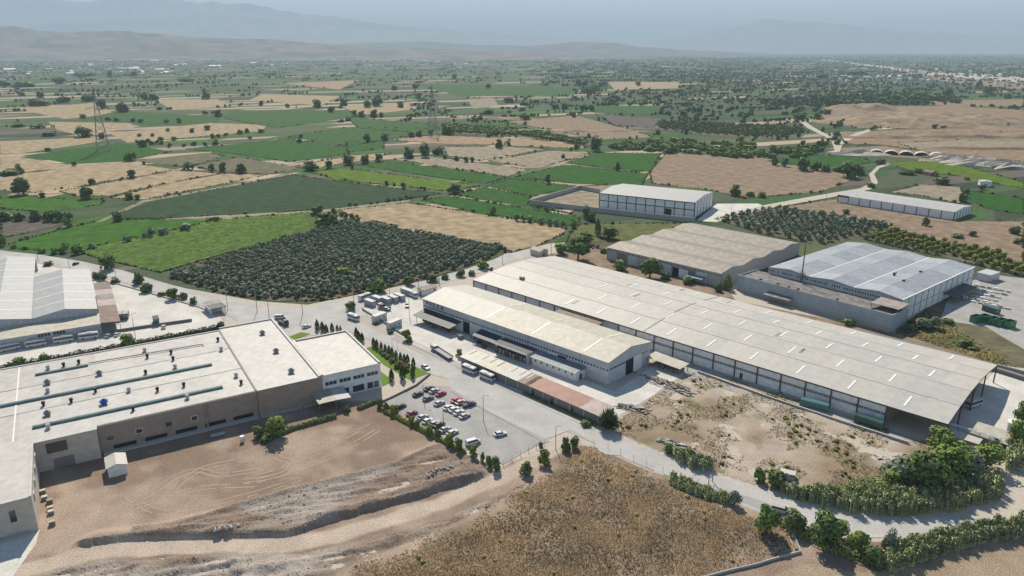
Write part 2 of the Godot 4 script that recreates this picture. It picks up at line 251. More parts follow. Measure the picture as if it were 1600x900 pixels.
	[30,-437.8,6.5,9.6,"light","fresh green leafy tree behind the long white warehouse, first from left","trees behind the long warehouse"],
	[62,-402,6.4,9.3,"light","fresh green leafy tree behind the long white warehouse, second from left","trees behind the long warehouse"],
	[112.8,-366.8,7.7,5.4,"light","fresh green leafy tree behind the long white warehouse, third from left","trees behind the long warehouse"],
	[56.6,-439.3,3.7,5.4,"shrub","dark green shrub behind the long white warehouse","trees behind the long warehouse"],
	[313.2,-891.4,10.7,9.6,"round","dark green broadleaf tree near the right hand orchards, first from left","right side trees"],
	[284.3,-799.4,8.3,8.7,"round","dark green broadleaf tree near the right hand orchards, second from left","right side trees"],
	[292.1,-790.3,9.5,8.6,"round","dark green broadleaf tree near the right hand orchards, third from left","right side trees"],
	[302.2,-764.1,13.2,16.8,"round","dark green broadleaf tree near the right hand orchards, fourth from left","right side trees"],
	[315.5,-764.1,9.3,12.7,"round","dark green broadleaf tree near the right hand orchards, fifth from left","right side trees"],
	[322,-755.7,7.2,9.8,"round","dark green broadleaf tree near the right hand orchards, sixth from left","right side trees"],
	[329.6,-720.2,16.2,21.6,"round","dark green broadleaf tree near the right hand orchards, seventh from left","right side trees"],
	[348.9,-739.5,9,12.5,"round","dark green broadleaf tree near the right hand orchards, eighth from left","right side trees"],
	[295.3,-513.9,6.1,6.1,"round","dark green broadleaf tree near the right hand orchards, ninth from left","right side trees"],
	[419.8,-727.8,3.8,7.2,"round","dark green broadleaf tree near the right hand orchards, tenth from left","right side trees"],
	[371.7,-599.4,7.5,8.4,"round","dark green broadleaf tree near the right hand orchards, eleventh from left","right side trees"],
	[396.4,-636.2,4.5,6.4,"round","dark green broadleaf tree near the right hand orchards, twelfth from left","right side trees"],
	[437.7,-705.3,3.1,5.7,"round","dark green broadleaf tree near the right hand orchards, thirteenth from left","right side trees"],
	[310.7,-483.6,3.5,5.9,"round","dark green broadleaf tree near the right hand orchards, fourteenth from left","right side trees"],
	[342.8,-489,5.8,8.7,"round","dark green broadleaf tree near the right hand orchards, fifteenth from left","right side trees"],
	[333.9,-755.7,5.9,11.3,"shrub","dark green shrub near the right hand orchards, first from left","right side trees"],
	[255.3,-552.4,4.5,6.3,"shrub","dark green shrub near the right hand orchards, second from left","right side trees"],
	[327.2,-667.4,4.7,10.2,"shrub","dark green shrub near the right hand orchards, third from left","right side trees"],
	[403.8,-808.7,7,12.3,"shrub","dark green shrub near the right hand orchards, fourth from left","right side trees"],
	[397.2,-739.5,5.8,18.6,"shrub","dark green shrub near the right hand orchards, fifth from left","right side trees"],
	[413,-747.5,5.2,11.6,"shrub","dark green shrub near the right hand orchards, sixth from left","right side trees"],
	[401.9,-684.2,7.2,16.2,"shrub","dark green shrub near the right hand orchards, seventh from left","right side trees"],
	[297.7,-478.2,3.1,8.7,"shrub","dark green shrub near the right hand orchards, eighth from left","right side trees"],
	[322.1,-1414.3,10.5,17.2,"round","dark green broadleaf tree on the far right plain, first from left","far right trees"],
	[372.2,-1502.3,11.2,14.4,"round","dark green broadleaf tree on the far right plain, second from left","far right trees"],
	[651.3,-2205,12.5,27.2,"round","dark green broadleaf tree on the far right plain, third from left","far right trees"],
	[461.4,-1457,9.6,12.9,"round","dark green broadleaf tree on the far right plain, fourth from left","far right trees"],
	[593.4,-1777.6,11.7,25.3,"round","dark green broadleaf tree on the far right plain, fifth from left","far right trees"],
	[612.1,-1714.9,14.1,27.7,"round","dark green broadleaf tree on the far right plain, sixth from left","far right trees"],
	[510.4,-1335.7,13.3,29,"round","dark green broadleaf tree on the far right plain, seventh from left","far right trees"],
	[541.1,-1335.7,12.2,14.6,"round","dark green broadleaf tree on the far right plain, eighth from left","far right trees"],
	[1330.4,-3278.3,21.1,65.7,"round","dark green broadleaf tree on the far right plain, ninth from left","far right trees"],
	[737.3,-1675.5,12.4,40.2,"round","dark green broadleaf tree on the far right plain, tenth from left","far right trees"],
	[1662,-3682.8,23.6,102.3,"round","dark green broadleaf tree on the far right plain, eleventh from left","far right trees"],
	[790.5,-1714.9,11.3,31.9,"round","dark green broadleaf tree on the far right plain, twelfth from left","far right trees"],
	[871.3,-1777.6,13.1,33.5,"round","dark green broadleaf tree on the far right plain, thirteenth from left","far right trees"],
	[923.3,-1821.9,16.4,44.9,"round","dark green broadleaf tree on the far right plain, fourteenth from left","far right trees"],
	[969.5,-1821.9,17.9,34.9,"round","dark green broadleaf tree on the far right plain, fifteenth from left","far right trees"],
	[1028.2,-1844.9,16.6,35.7,"round","dark green broadleaf tree on the far right plain, sixteenth from left","far right trees"],
	[1175.4,-2051.3,20,31.9,"round","dark green broadleaf tree on the far right plain, seventeenth from left","far right trees"],
	[1344.8,-2140.9,20.9,38.4,"round","dark green broadleaf tree on the far right plain, eighteenth from left","far right trees"],
	[606.2,-1457,10.8,26.7,"shrub","dark green shrub on the far right plain","far right trees"],
	[1460.2,-2383.1,25.1,18.9,"poplar","tall narrow poplar on the far right plain","far right trees"],
	[-291.3,-440.8,2.9,5.5,"shrub","dark green shrub along the kerb beside the bus depot yard, first from left","depot kerb trees"],
	[-269.9,-411.1,2.7,6,"shrub","dark green shrub along the kerb beside the bus depot yard, second from left","depot kerb trees"],
	[-213.8,-377.9,2.9,5.3,"shrub","dark green shrub along the kerb beside the bus depot yard, third from left","depot kerb trees"],
	[-179.1,-356.3,2.4,4.9,"shrub","dark green shrub along the kerb beside the bus depot yard, fourth from left","depot kerb trees"],
	[-165.6,-351.2,4.1,4.8,"shrub","dark green shrub along the kerb beside the bus depot yard, fifth from left","depot kerb trees"],
	[-157.5,-343.4,3.7,4,"shrub","dark green shrub along the kerb beside the bus depot yard, sixth from left","depot kerb trees"],
	[-281.6,-437.8,3.7,5.4,"round","dark green broadleaf tree along the kerb beside the bus depot yard, first from left","depot kerb trees"],
	[-227.8,-384.9,4,4.7,"round","dark green broadleaf tree along the kerb beside the bus depot yard, second from left","depot kerb trees"],
	[-223.7,-383.7,4.4,6.2,"round","dark green broadleaf tree along the kerb beside the bus depot yard, third from left","depot kerb trees"],
	[-230.8,-403.3,9.5,10.5,"round","dark green broadleaf tree along the kerb beside the bus depot yard, fourth from left","depot kerb trees"],
	[-200.5,-376.8,6.8,6.7,"round","dark green broadleaf tree along the kerb beside the bus depot yard, fifth from left","depot kerb trees"],
	[-189.3,-362.5,4.9,7.9,"round","dark green broadleaf tree along the kerb beside the bus depot yard, sixth from left","depot kerb trees"],
	[-170.6,-350.2,6.1,7.6,"round","dark green broadleaf tree along the kerb beside the bus depot yard, seventh from left","depot kerb trees"],
	[-131.4,-310.2,3.4,4.2,"round","dark green broadleaf tree along the kerb beside the bus depot yard, eighth from left","depot kerb trees"],
	[-277.4,-440.8,5.7,5.9,"light","fresh green leafy tree along the kerb beside the bus depot yard, first from left","depot kerb trees"],
	[-267.4,-437.8,5.7,8,"light","fresh green leafy tree along the kerb beside the bus depot yard, second from left","depot kerb trees"],
	[-264.5,-448.5,3.3,6.3,"olive","grey green low tree along the kerb beside the bus depot yard","depot kerb trees"],
	[-196.9,-269.9,3.6,7.2,"light","fresh green leafy tree between the depot hedge and the flat roof, first from left","hedge trees by the flat roof"],
	[-189.2,-274.3,3.1,4.8,"light","fresh green leafy tree between the depot hedge and the flat roof, second from left","hedge trees by the flat roof"],
	[-162.8,-289.1,5.8,6.8,"light","fresh green leafy tree between the depot hedge and the flat roof, third from left","hedge trees by the flat roof"],
	[-93.6,-389.6,5.9,12,"light","fresh green leafy tree at the road side of the olive grove, first from left","grove roadside trees"],
	[-69.3,-363.6,7,11.2,"light","fresh green leafy tree at the road side of the olive grove, second from left","grove roadside trees"],
	[-16.5,-404.6,5.3,7.8,"light","fresh green leafy tree at the road side of the olive grove, third from left","grove roadside trees"],
	[-77.9,-335,4.6,6.1,"round","dark green broadleaf tree at the road side of the olive grove, first from left","grove roadside trees"],
	[-54.7,-374.5,5,7.4,"round","dark green broadleaf tree at the road side of the olive grove, second from left","grove roadside trees"],
	[-43,-380.2,4.7,7.4,"round","dark green broadleaf tree at the road side of the olive grove, third from left","grove roadside trees"],
	[-28.4,-389.6,4.1,6.2,"round","dark green broadleaf tree at the road side of the olive grove, fourth from left","grove roadside trees"],
	[-93.2,-363.6,3.5,6,"shrub","dark green shrub at the road side of the olive grove, first from left","grove roadside trees"],
	[-36.5,-384.9,3.3,5.5,"shrub","dark green shrub at the road side of the olive grove, second from left","grove roadside trees"],
	[-22.5,-392,3.3,4.8,"shrub","dark green shrub at the road side of the olive grove, third from left","grove roadside trees"],
	[-11.7,-402,1.9,3.2,"shrub","dark green shrub at the road side of the olive grove, fourth from left","grove roadside trees"],
	[-76.5,-212.4,7.4,8.6,"light","fresh green leafy tree along the planted bank below the tan hall","tan hall bank shrubs"],
	[-82.3,-212.8,4,4.8,"shrub","dark green shrub along the planted bank below the tan hall, first from left","tan hall bank shrubs"],
	[-79.1,-209.5,2.3,4.3,"shrub","dark green shrub along the planted bank below the tan hall, second from left","tan hall bank shrubs"],
	[-57.5,-229.6,2.7,2.7,"shrub","dark green shrub along the planted bank below the tan hall, third from left","tan hall bank shrubs"],
	[-46.3,-233,3.7,3.1,"shrub","dark green shrub along the planted bank below the tan hall, fourth from left","tan hall bank shrubs"],
	[-43.7,-230.6,3.2,3.1,"shrub","dark green shrub along the planted bank below the tan hall, fifth from left","tan hall bank shrubs"],
	[-40.6,-227.7,3.7,4,"yellow","yellow green shrub along the planted bank below the tan hall","tan hall bank shrubs"],
	[-33.5,-220.5,3.3,3,"yellow","yellow green shrub along the earth bank beside the car park, first from left","car park bank shrubs"],
	[-26.7,-213.6,3.7,3.3,"yellow","yellow green shrub along the earth bank beside the car park, second from left","car park bank shrubs"],
	[-19.7,-206.7,5,3.6,"yellow","yellow green shrub along the earth bank beside the car park, third from left","car park bank shrubs"],
	[-11.9,-200.2,4.2,3.5,"yellow","yellow green shrub along the earth bank beside the car park, fourth from left","car park bank shrubs"],
	[-31.5,-218.7,2.9,2.5,"shrub","dark green shrub along the earth bank beside the car park, first from left","car park bank shrubs"],
	[-24.1,-212,3.5,2.9,"shrub","dark green shrub along the earth bank beside the car park, second from left","car park bank shrubs"],
	[-16.7,-204,4.5,3.2,"shrub","dark green shrub along the earth bank beside the car park, third from left","car park bank shrubs"],
	[-9,-197.6,3.3,2,"shrub","dark green shrub along the earth bank beside the car park, fourth from left","car park bank shrubs"],
	[-7,-194.7,3.9,2.7,"shrub","dark green shrub along the earth bank beside the car park, fifth from left","car park bank shrubs"],
	[-4.8,-192.5,4.8,3.4,"shrub","dark green shrub along the earth bank beside the car park, sixth from left","car park bank shrubs"],
	[4.2,-190.4,4.5,4.9,"shrub","dark green shrub around the tip of the scrub field, first from left","scrub tip shrubs"],
	[9.1,-206.3,2.1,2,"shrub","dark green shrub around the tip of the scrub field, second from left","scrub tip shrubs"],
	[19.8,-238.9,3.5,2,"shrub","dark green shrub around the tip of the scrub field, third from left","scrub tip shrubs"],
	[22.2,-229.2,2,3.9,"shrub","dark green shrub around the tip of the scrub field, fourth from left","scrub tip shrubs"],
	[24.6,-220,2.2,4.2,"shrub","dark green shrub around the tip of the scrub field, fifth from left","scrub tip shrubs"],
	[9.9,-195.7,5.1,4.5,"yellow","yellow green shrub around the tip of the scrub field","scrub tip shrubs"],
	[16.9,-204,5,3.6,"round","dark green broadleaf tree around the tip of the scrub field, first from left","scrub tip shrubs"],
	[19.6,-205.5,4.5,3.6,"round","dark green broadleaf tree around the tip of the scrub field, second from left","scrub tip shrubs"],
	[31.8,-217.4,7.3,6.3,"spiky","spiky grey green tree around the tip of the scrub field","scrub tip shrubs"],
	[49,-202.8,3.6,3.7,"light","fresh green leafy tree along the road past the scrub field, first from left","roadside scrub trees"],
	[72,-187,4.9,4.3,"light","fresh green leafy tree along the road past the scrub field, second from left","roadside scrub trees"],
	[65.9,-161.8,8.5,7.5,"light","fresh green leafy tree along the road past the scrub field, third from left","roadside scrub trees"],
	[84.5,-161.2,5,5.5,"light","fresh green leafy tree along the road past the scrub field, fourth from left","roadside scrub trees"],
	[86.7,-155.1,6.4,6.1,"light","fresh green leafy tree along the road past the scrub field, fifth from left","roadside scrub trees"],
	[61.4,-175,4.5,4.3,"olive","grey green low tree along the road past the scrub field, first from left","roadside scrub trees"],
	[94.2,-155.1,7.2,4,"olive","grey green low tree along the road past the scrub field, second from left","roadside scrub trees"],
	[76,-184.1,5.1,6.7,"shrub","dark green shrub along the road past the scrub field, first from left","roadside scrub trees"],
	[73.8,-163.9,5.9,6.2,"shrub","dark green shrub along the road past the scrub field, second from left","roadside scrub trees"],
	[102.7,-158.1,3.1,4.5,"shrub","dark green shrub along the road past the scrub field, third from left","roadside scrub trees"],
	[79.2,-157.6,9.5,10.1,"round","dark green broadleaf tree along the road past the scrub field, first from left","roadside scrub trees"],
	[88.2,-150.8,4.8,6.4,"round","dark green broadleaf tree along the road past the scrub field, second from left","roadside scrub trees"],
	[112.9,-186.7,8.9,12.6,"olive","grey green low tree by the pale shelter right of the long warehouse, first from left","thicket by the reeds"],
	[135.5,-190.1,8.2,11.1,"olive","grey green low tree by the pale shelter right of the long warehouse, second from left","thicket by the reeds"],
	[150.9,-203.6,5,4.7,"olive","grey green low tree by the pale shelter right of the long warehouse, third from left","thicket by the reeds"],
	[116.7,-181.5,12,14.6,"round","dark green broadleaf tree by the pale shelter right of the long warehouse, first from left","thicket by the reeds"],
	[170.7,-220,8.5,7.7,"round","dark green broadleaf tree by the pale shelter right of the long warehouse, second from left","thicket by the reeds"],
	[104.5,-180.9,4.2,6.1,"light","fresh green leafy tree by the pale shelter right of the long warehouse, first from left","thicket by the reeds"],
	[109.2,-184.1,5.1,6.2,"light","fresh green leafy tree by the pale shelter right of the long warehouse, second from left","thicket by the reeds"],
	[134,-202.8,7.6,10.1,"light","fresh green leafy tree by the pale shelter right of the long warehouse, third from left","thicket by the reeds"],
	[127.7,-188.1,11,13.4,"light","fresh green leafy tree by the pale shelter right of the long warehouse, fourth from left","thicket by the reeds"],
	[142.8,-194.3,7.4,10,"light","fresh green leafy tree by the pale shelter right of the long warehouse, fifth from left","thicket by the reeds"],
	[159.8,-205.5,9.5,9.7,"light","fresh green leafy tree by the pale shelter right of the long warehouse, sixth from left","thicket by the reeds"],
	[99.1,-179,3.7,6.8,"yellow","yellow green shrub by the pale shelter right of the long warehouse","thicket by the reeds"],
	[153.7,-315,3.7,5.6,"light","fresh green leafy tree in the yard behind the blue grey hall","hall yard shrubs"],
	[179.4,-316.7,4.1,5.2,"olive","grey green low tree in the yard behind the blue grey hall, first from left","hall yard shrubs"],
	[185.2,-311,4.9,9,"olive","grey green low tree in the yard behind the blue grey hall, second from left","hall yard shrubs"],
	[190.4,-311,5.5,7.1,"olive","grey green low tree in the yard behind the blue grey hall, third from left","hall yard shrubs"],
	[191.9,-289.1,3.2,6.8,"round","dark green broadleaf tree in the yard behind the blue grey hall","hall yard shrubs"],
	[179.2,-307.8,3.1,5.1,"shrub","dark green shrub in the yard behind the blue grey hall, first from left","hall yard shrubs"],
	[200,-316.7,2.5,6.6,"shrub","dark green shrub in the yard behind the blue grey hall, second from left","hall yard shrubs"],
	[193.2,-286.3,2,6.2,"shrub","dark green shrub in the yard behind the blue grey hall, third from left","hall yard shrubs"],
	[-45.8,-296.3,4.8,4.9,"yellow","yellow green shrub beside the gate at the factory entrance","entrance shrubs"],
	[-62.1,-315,1.6,2.3,"shrub","dark green shrub beside the gate at the factory entrance, first from left","entrance shrubs"],
	[-54.1,-281.6,1.7,2.6,"shrub","dark green shrub beside the gate at the factory entrance, second from left","entrance shrubs"],
	[-52.6,-278.9,1.7,3.1,"shrub","dark green shrub beside the gate at the factory entrance, third from left","entrance shrubs"],
	[-50.6,-276.3,2,3.1,"shrub","dark green shrub beside the gate at the factory entrance, fourth from left","entrance shrubs"],
	[-53.9,-303.9,1.8,2.8,"shrub","dark green shrub beside the gate at the factory entrance, fifth from left","entrance shrubs"],
	[-48.2,-272.4,2,3.1,"shrub","dark green shrub beside the gate at the factory entrance, sixth from left","entrance shrubs"],
	[-45.5,-266.8,2.2,3,"shrub","dark green shrub beside the gate at the factory entrance, seventh from left","entrance shrubs"],
	[-44,-268.6,2.5,3.5,"shrub","dark green shrub beside the gate at the factory entrance, eighth from left","entrance shrubs"],
	[-44,-293.4,3.5,3.2,"shrub","dark green shrub beside the gate at the factory entrance, ninth from left","entrance shrubs"],
	[-21.5,-277.6,3.7,3.1,"light","fresh green leafy tree beside the gate at the factory entrance","entrance shrubs"],
	[-42.2,-264.9,3.3,5,"reddish","rusty brown leaved tree beside the gate at the factory entrance","entrance shrubs"],
	[-87.2,-307.8,4.9,1.9,"cypress","dark clipped cypress in the factory garden, first from the left","cypresses in the factory garden"],
	[-84.5,-306.2,4.6,1.8,"cypress","dark clipped cypress in the factory garden, second from the left","cypresses in the factory garden"],
	[-82,-303.1,4.5,1.8,"cypress","dark clipped cypress in the factory garden, third from the left","cypresses in the factory garden"],
	[-80,-305.4,4.3,1.7,"cypress","dark clipped cypress in the factory garden, fourth from the left","cypresses in the factory garden"],
	[-77.9,-306.2,3.1,1.2,"cypress","dark clipped cypress in the factory garden, fifth from the left","cypresses in the factory garden"],
	[-76.7,-307,2.4,1,"cypress","dark clipped cypress in the factory garden, sixth from the left","cypresses in the factory garden"],
	[-68,-299.3,4.5,1.8,"cypress","dark clipped cypress in the factory garden, seventh from the left","cypresses in the factory garden"],
	[-66.1,-295.6,4.2,1.6,"cypress","dark clipped cypress in the factory garden, eighth from the left","cypresses in the factory garden"],
	[-64.3,-293.4,4.4,1.7,"cypress","dark clipped cypress in the factory garden, ninth from the left","cypresses in the factory garden"],
	[-58.5,-288.4,4.1,1.6,"cypress","dark clipped cypress in the factory garden, tenth from the left","cypresses in the factory garden"],
	[-56.8,-286.3,4.1,1.6,"cypress","dark clipped cypress in the factory garden, eleventh from the left","cypresses in the factory garden"],
	[-54.7,-285,3.5,1.3,"cypress","dark clipped cypress in the factory garden, twelfth from the left","cypresses in the factory garden"],
	[-52.7,-282.9,3.4,1.3,"cypress","dark clipped cypress in the factory garden, thirteenth from the left","cypresses in the factory garden"],
	[-50.8,-280.9,3.7,1.4,"cypress","dark clipped cypress in the factory garden, fourteenth from the left","cypresses in the factory garden"],
	[-45.7,-255,4.8,1.8,"cypress","dark clipped cypress in the factory garden, fifteenth from the left","cypresses in the factory garden"],
	[-49.2,-278.9,3.7,1.4,"cypress","dark clipped cypress in the factory garden, sixteenth from the left","cypresses in the factory garden"],
	[-47.2,-276.3,3.4,1.3,"cypress","dark clipped cypress in the factory garden, seventeenth from the left","cypresses in the factory garden"],
	[-45.1,-274.3,3.4,1.3,"cypress","dark clipped cypress in the factory garden, eighteenth from the left","cypresses in the factory garden"],
	[-41.7,-256.1,5.6,2.1,"cypress","dark clipped cypress in the factory garden, nineteenth from the left","cypresses in the factory garden"],
	[-43.4,-273,3.4,1.3,"cypress","dark clipped cypress in the factory garden, twentieth from the left","cypresses in the factory garden"],
	[-41.8,-271.1,3.9,1.5,"cypress","dark clipped cypress in the factory garden, 21st from the left","cypresses in the factory garden"],
	[-38.1,-257.9,4.5,1.7,"cypress","dark clipped cypress in the factory garden, 22nd from the left","cypresses in the factory garden"],
	[-39.1,-268,3.9,1.5,"cypress","dark clipped cypress in the factory garden, 23rd from the left","cypresses in the factory garden"],
]
const VEHICLES := [
	[-34.2,-242.5,46,"car","black","black saloon car, front left of the parked rows","cars in the car park"],
	[-30.6,-247.1,46,"car","black","black car with pale roof at the back of the car park","cars in the car park"],
	[-28.5,-245.2,46,"car","silver","silver car beside the bright red car","cars in the car park"],
	[-25.9,-242.9,46,"car","red","bright red car at the upper end of the car park","cars in the car park"],
	[-30.1,-239,46,"car","grey","charcoal grey car parked below the black saloon","cars in the car park"],
	[-25.8,-235.3,46,"car","silver","silver hatchback standing alone in the middle row","cars in the car park"],
	[-19.9,-237.6,46,"car","red","red car beside the navy pickup","cars in the car park"],
	[-18.2,-236.1,46,"car","rose","pale rose car between the red car and navy pickup","cars in the car park"],
	[-22.1,-232,46,"car","white","white car, first of the four side by side","cars in the car park"],
	[-20.1,-230.5,46,"car","white","white car, second of the four side by side","cars in the car park"],
	[-18.3,-228.3,46,"car","white","white car, third of the four side by side","cars in the car park"],
	[-16.2,-225.8,46,"car","silver","silver white car, last of the four side by side","cars in the car park"],
	[-39.2,-232.9,46,"car","black","dark car with white bonnet parked by the hedge corner","cars in the car park"],
	[-34.5,-227.7,46,"car","darkred","dark red car parked along the bank hedge","cars in the car park"],
	[-30.4,-225,46,"car","silver","silver car on the bank side, next to the dark red car","cars in the car park"],
	[-28.4,-222.2,46,"car","white","white car on the bank side, third in the row","cars in the car park"],
	[-25.9,-220.6,46,"car","silver","grey silver car on the bank side, fourth in the row","cars in the car park"],
	[-24.4,-219.6,46,"car","black","black car wedged in the bank side row","cars in the car park"],
	[-22,-216.5,46,"car","silver","silver car on the bank side above the yellow shrub","cars in the car park"],
	[-19.5,-214.4,46,"car","white","white car half behind the yellow green shrub","cars in the car park"],
	[-3.8,-213.5,22,"car","white","lone white car in the open part of the car park","cars in the car park"],
	[-15.1,-234.3,34,"pickup","navy","navy blue pickup beside the pale rose car","cars in the car park"],
	[-12.4,-208,32,"van","white","white van behind the yellow shrub at the car park edge","cars in the car park"],
	[-34.1,-266.2,-50,"car","white","white car parked by the tip of the garden lawn","cars on the roads"],
	[-16.6,-262.8,-43,"minibus","white","white minibus on the road, nearer the flatbed trailer","white minibuses on the road"],
	[-9.4,-256.4,-43,"minibus","white","white minibus on the road, farther from the flatbed trailer","white minibuses on the road"],
	[-73.7,-321.3,-41,"minibus","white","white minibus turning at the road junction","white minibuses on the road"],
	[-74,-350.7,55,"coach","white","white coach parked behind the row of grey containers","coaches"],
	[-50.3,-354.8,-50,"minibus","white","white minibus in front of the last grey container","white minibuses in the yard"],
	[-51.4,-339.6,-82,"pickup","silver","small pale pickup alone in the factory yard","yard vehicles"],
	[-210.1,-284.8,40,"coach","white","white coach cut by the left picture edge","coaches in front of the depot"],
	[-201.6,-289.1,32,"coach","white","white coach below the brown depot sign, second from left","coaches in front of the depot"],
	[-192.8,-293.9,30,"coach","white","white coach third from left before the depot","coaches in front of the depot"],
	[-184,-297.8,23,"coach","white","white coach nearest the depot gateway","coaches in front of the depot"],
	[-176.3,-299.7,84,"car","silver","silver car under the edge of the rusty lean-to","cars by the depot"],
	[-173.5,-301.2,98,"car","white","white car at the depot gateway","cars by the depot"],
	[-157.4,-310.6,112,"car","white","white car beside the teal tipper truck","cars by the depot"],
	[-183.4,-323.4,110,"lorry","grey","grey box lorry, left one beside the rusty lean-to","lorries by the depot"],
	[-181,-324.3,112,"lorry","grey","grey box lorry, right one beside the rusty lean-to","lorries by the depot"],
	[-163.5,-316.7,119,"tipper","teal","teal tipper truck in the pale depot yard","trucks"],
	[-254.8,-413.1,87,"car","black","black car on the road behind the depot","cars on the roads"],
	[-300.9,-423.4,54,"car","black","dark car on the road at the left edge","cars on the roads"],
	[-61.8,-335.4,-40,"towtruck","black","dark tow truck parked before the grey containers","trucks"],
	[-29,-279.9,-55,"trailer","grey","long flatbed trailer standing along the factory road","trucks"],
	[-104.7,-315,-44,"lorry","dark","dark flatbed lorry by the factory entrance kerb","trucks"],
	[-92.9,-311,51,"car","white","white car beside the entrance lawn","cars on the roads"],
	[-108.4,-323,14,"van","white","white van at the entrance behind the dark lorry","cars on the roads"],
	[162.6,-234,26,"minibus","white","white minibus under the open end of the long warehouse","yard vehicles"],
	[73.1,-171.7,-25,"van","silver","silver van driving on the road by the reeds","cars on the roads"],
]
const ROAD := [146.4,-171.7,138.3,-170,120.7,-169.4,102.9,-168.3,91.6,-170,78,-177.7,69.9,-183.4,57.4,-192.5,40.6,-206.7,31.7,-216.2,21.9,-225.9,11.4,-236.4,0,-245.7,-20.1,-264.9,-43,-286.3,-56.2,-300.8,-70.9,-318.3,-74.6,-336.8,-57.6,-348.3,-46.5,-362.5,-34.7,-380.2,-14.5,-399.5,0,-420.6,17.6,-434.9,15.2,-443.9,-3.9,-437.8,-16.8,-412.4,-35.8,-394.5,-53,-374.5,-66.2,-361.5,-83.7,-350.2,-99.9,-338.7,-118.7,-338.7,-145.6,-352.2,-171.6,-367.9,-195.7,-383.7,-222.5,-402,-253.9,-419.2,-285.2,-433.4,-320.5,-445.4,-350.1,-453.2,-339.1,-437.8,-308.7,-427.6,-278.7,-416.5,-253.8,-405.9,-221.4,-386,-191.3,-366.8,-162.9,-347.3,-140,-333.2,-126.8,-319.2,-129.3,-304.7,-100.1,-297.1,-72.8,-306.2,-54.4,-289.8,-37.7,-264.9,-24.5,-256.7,-23.4,-250,-8.6,-222.3,0,-205.5,7.8,-208.7,19.1,-217,23.9,-212,35.4,-198.7,48.7,-187.4,59.3,-178.3,66.4,-172.3,75.9,-165,89.2,-160.7,102.1,-160.2,116.2,-161.8,135.3,-165.5,143.4,-167.5]
const CARPARK := [-45.7,-237.4,-33.6,-251.1,-23.4,-250,-8.9,-231.5,12.3,-209.5,7.7,-207.1,-2.7,-195.7,-20.6,-209.5,-34.9,-224.5]
const YARD := [-74.2,-335,-49,-356.3,-41.2,-338.7,-39.3,-320.9,37.7,-245.7,62.6,-276.3,68.9,-263.7,48.3,-238.9,38.8,-229.2,28.6,-217,-20.2,-266.2,-47.5,-298.6]
const DEPOT := [-334.9,-431.9,-277.9,-415.1,-219.6,-382.5,-161.7,-344.4,-139.6,-329.6,-129.6,-309.4,-161.4,-286.3,-198.3,-260.8,-216,-257.9]
const DEPOTLANE := [-211.1,-257.9,-203.1,-268,-167.3,-292.7,-132.3,-312.6,-126.8,-303.1,-161.7,-281.6,-196.4,-257.9]
const LAWN1 := [-97.6,-300.1,-94,-305.4,-88.6,-303.1,-94.3,-296.3]
const LAWN2 := [-61.9,-286.3,-58.5,-289.8,-38.1,-268,-32.4,-262,-39,-255.6,-51.1,-269.9]
const LAWN3 := [-51.6,-263.7,-47.1,-257.9,-45.5,-253.9,-48.5,-250]
const EARTHLOT := [-130.9,-145,-120.3,-145,-121.3,-158.1,-130.7,-171.7,-148.9,-197.9,-135.6,-209.5,-88.7,-229.2,-68.6,-237.4,-45.9,-238.4,-34.6,-222.3,-20.3,-206.7,-3.8,-192.5,0,-197.2,20.4,-207.5,27.3,-205.5,38.6,-194.3,54.9,-182.4,64.9,-173.2,74,-164.4,87,-159.4,101.3,-158.6,115.3,-160.2,142.1,-165.5,116,-127.9,-118.7,-127.9,-130.9,-145]
const ESTATE := [-351.4,-443.9,-315.5,-437.8,-251.6,-415.1,-184.7,-374.5,-128.1,-348.3,-100.9,-342.5,-67.1,-366.8,-35.6,-392,0,-439.3,24.9,-462.9,67.5,-471.3,128.4,-404.6,192.2,-348.3,224.2,-276.3,118.7,-127.9,-127,-127.9,-221.5,-252.2]
const WOODS1 := [553,-1675.5,763.8,-1968.8,1051.6,-2080.4,1162.2,-1968.8,1015.3,-1714.9,827.2,-1656.5,699.5,-1619.6]
const WOODS2 := [227.8,-1020.7,391.3,-926.8,328.2,-843,275.6,-838,202.5,-902.9,127.8,-926.8,117.8,-978.3]
const WOODS3 := [-295.7,-2345.3,-192.3,-1777.6,-97.1,-1428.2,0,-1299.5,126.2,-1050.9,181.5,-1006.2,90.1,-1050.9,-31.5,-1232.6,-130.9,-1400.6,-272.8,-2023.1]
const WOODS4 := [300.4,-3594.2,1051.6,-4199.7,1717.5,-4199.7,1456,-2895.5,1193.7,-2023.1,1029.4,-1968.8,718.8,-1892.6,484.4,-1502.3,384,-1619.6,300.4,-1777.6,197.2,-2345.3]
const PATH1 := [-302.7,-524.1,-307.7,-604.8,-271.4,-659.4,-221,-751.6,-214.1,-745.5,-267.3,-653,-301.8,-596.8,-299.1,-526.1]
const PATH2 := [-269.4,-532.5,-221.5,-543.4,-177.4,-557.1,-150.2,-566.5,-123.6,-583.8,-85.6,-607.6,-84.1,-596.8,-121.6,-573.8,-147.9,-557.1,-175.4,-550.1,-219,-536.8]
const SCRUB := [21.3,-206.3,28.3,-205.5,41.9,-191.5,54.9,-182.1,66.2,-171.7,73.6,-163.4,72,-154.4,43.9,-143.9,27.6,-127.9,-52.5,-127.9,-37.7,-150.8,-20.1,-163.4,-7.1,-174.7,9.6,-192.5]
const ROUGH := [-98,-160.2,-81.4,-170.3,-63.8,-181.5,-52.4,-187.4,-35.8,-195,-22.5,-208.7,-7.8,-196.1,-4.7,-189.1,-25.2,-178.3,-41.5,-170,-53.7,-163.9,-69.4,-160.7,-82,-159.4]
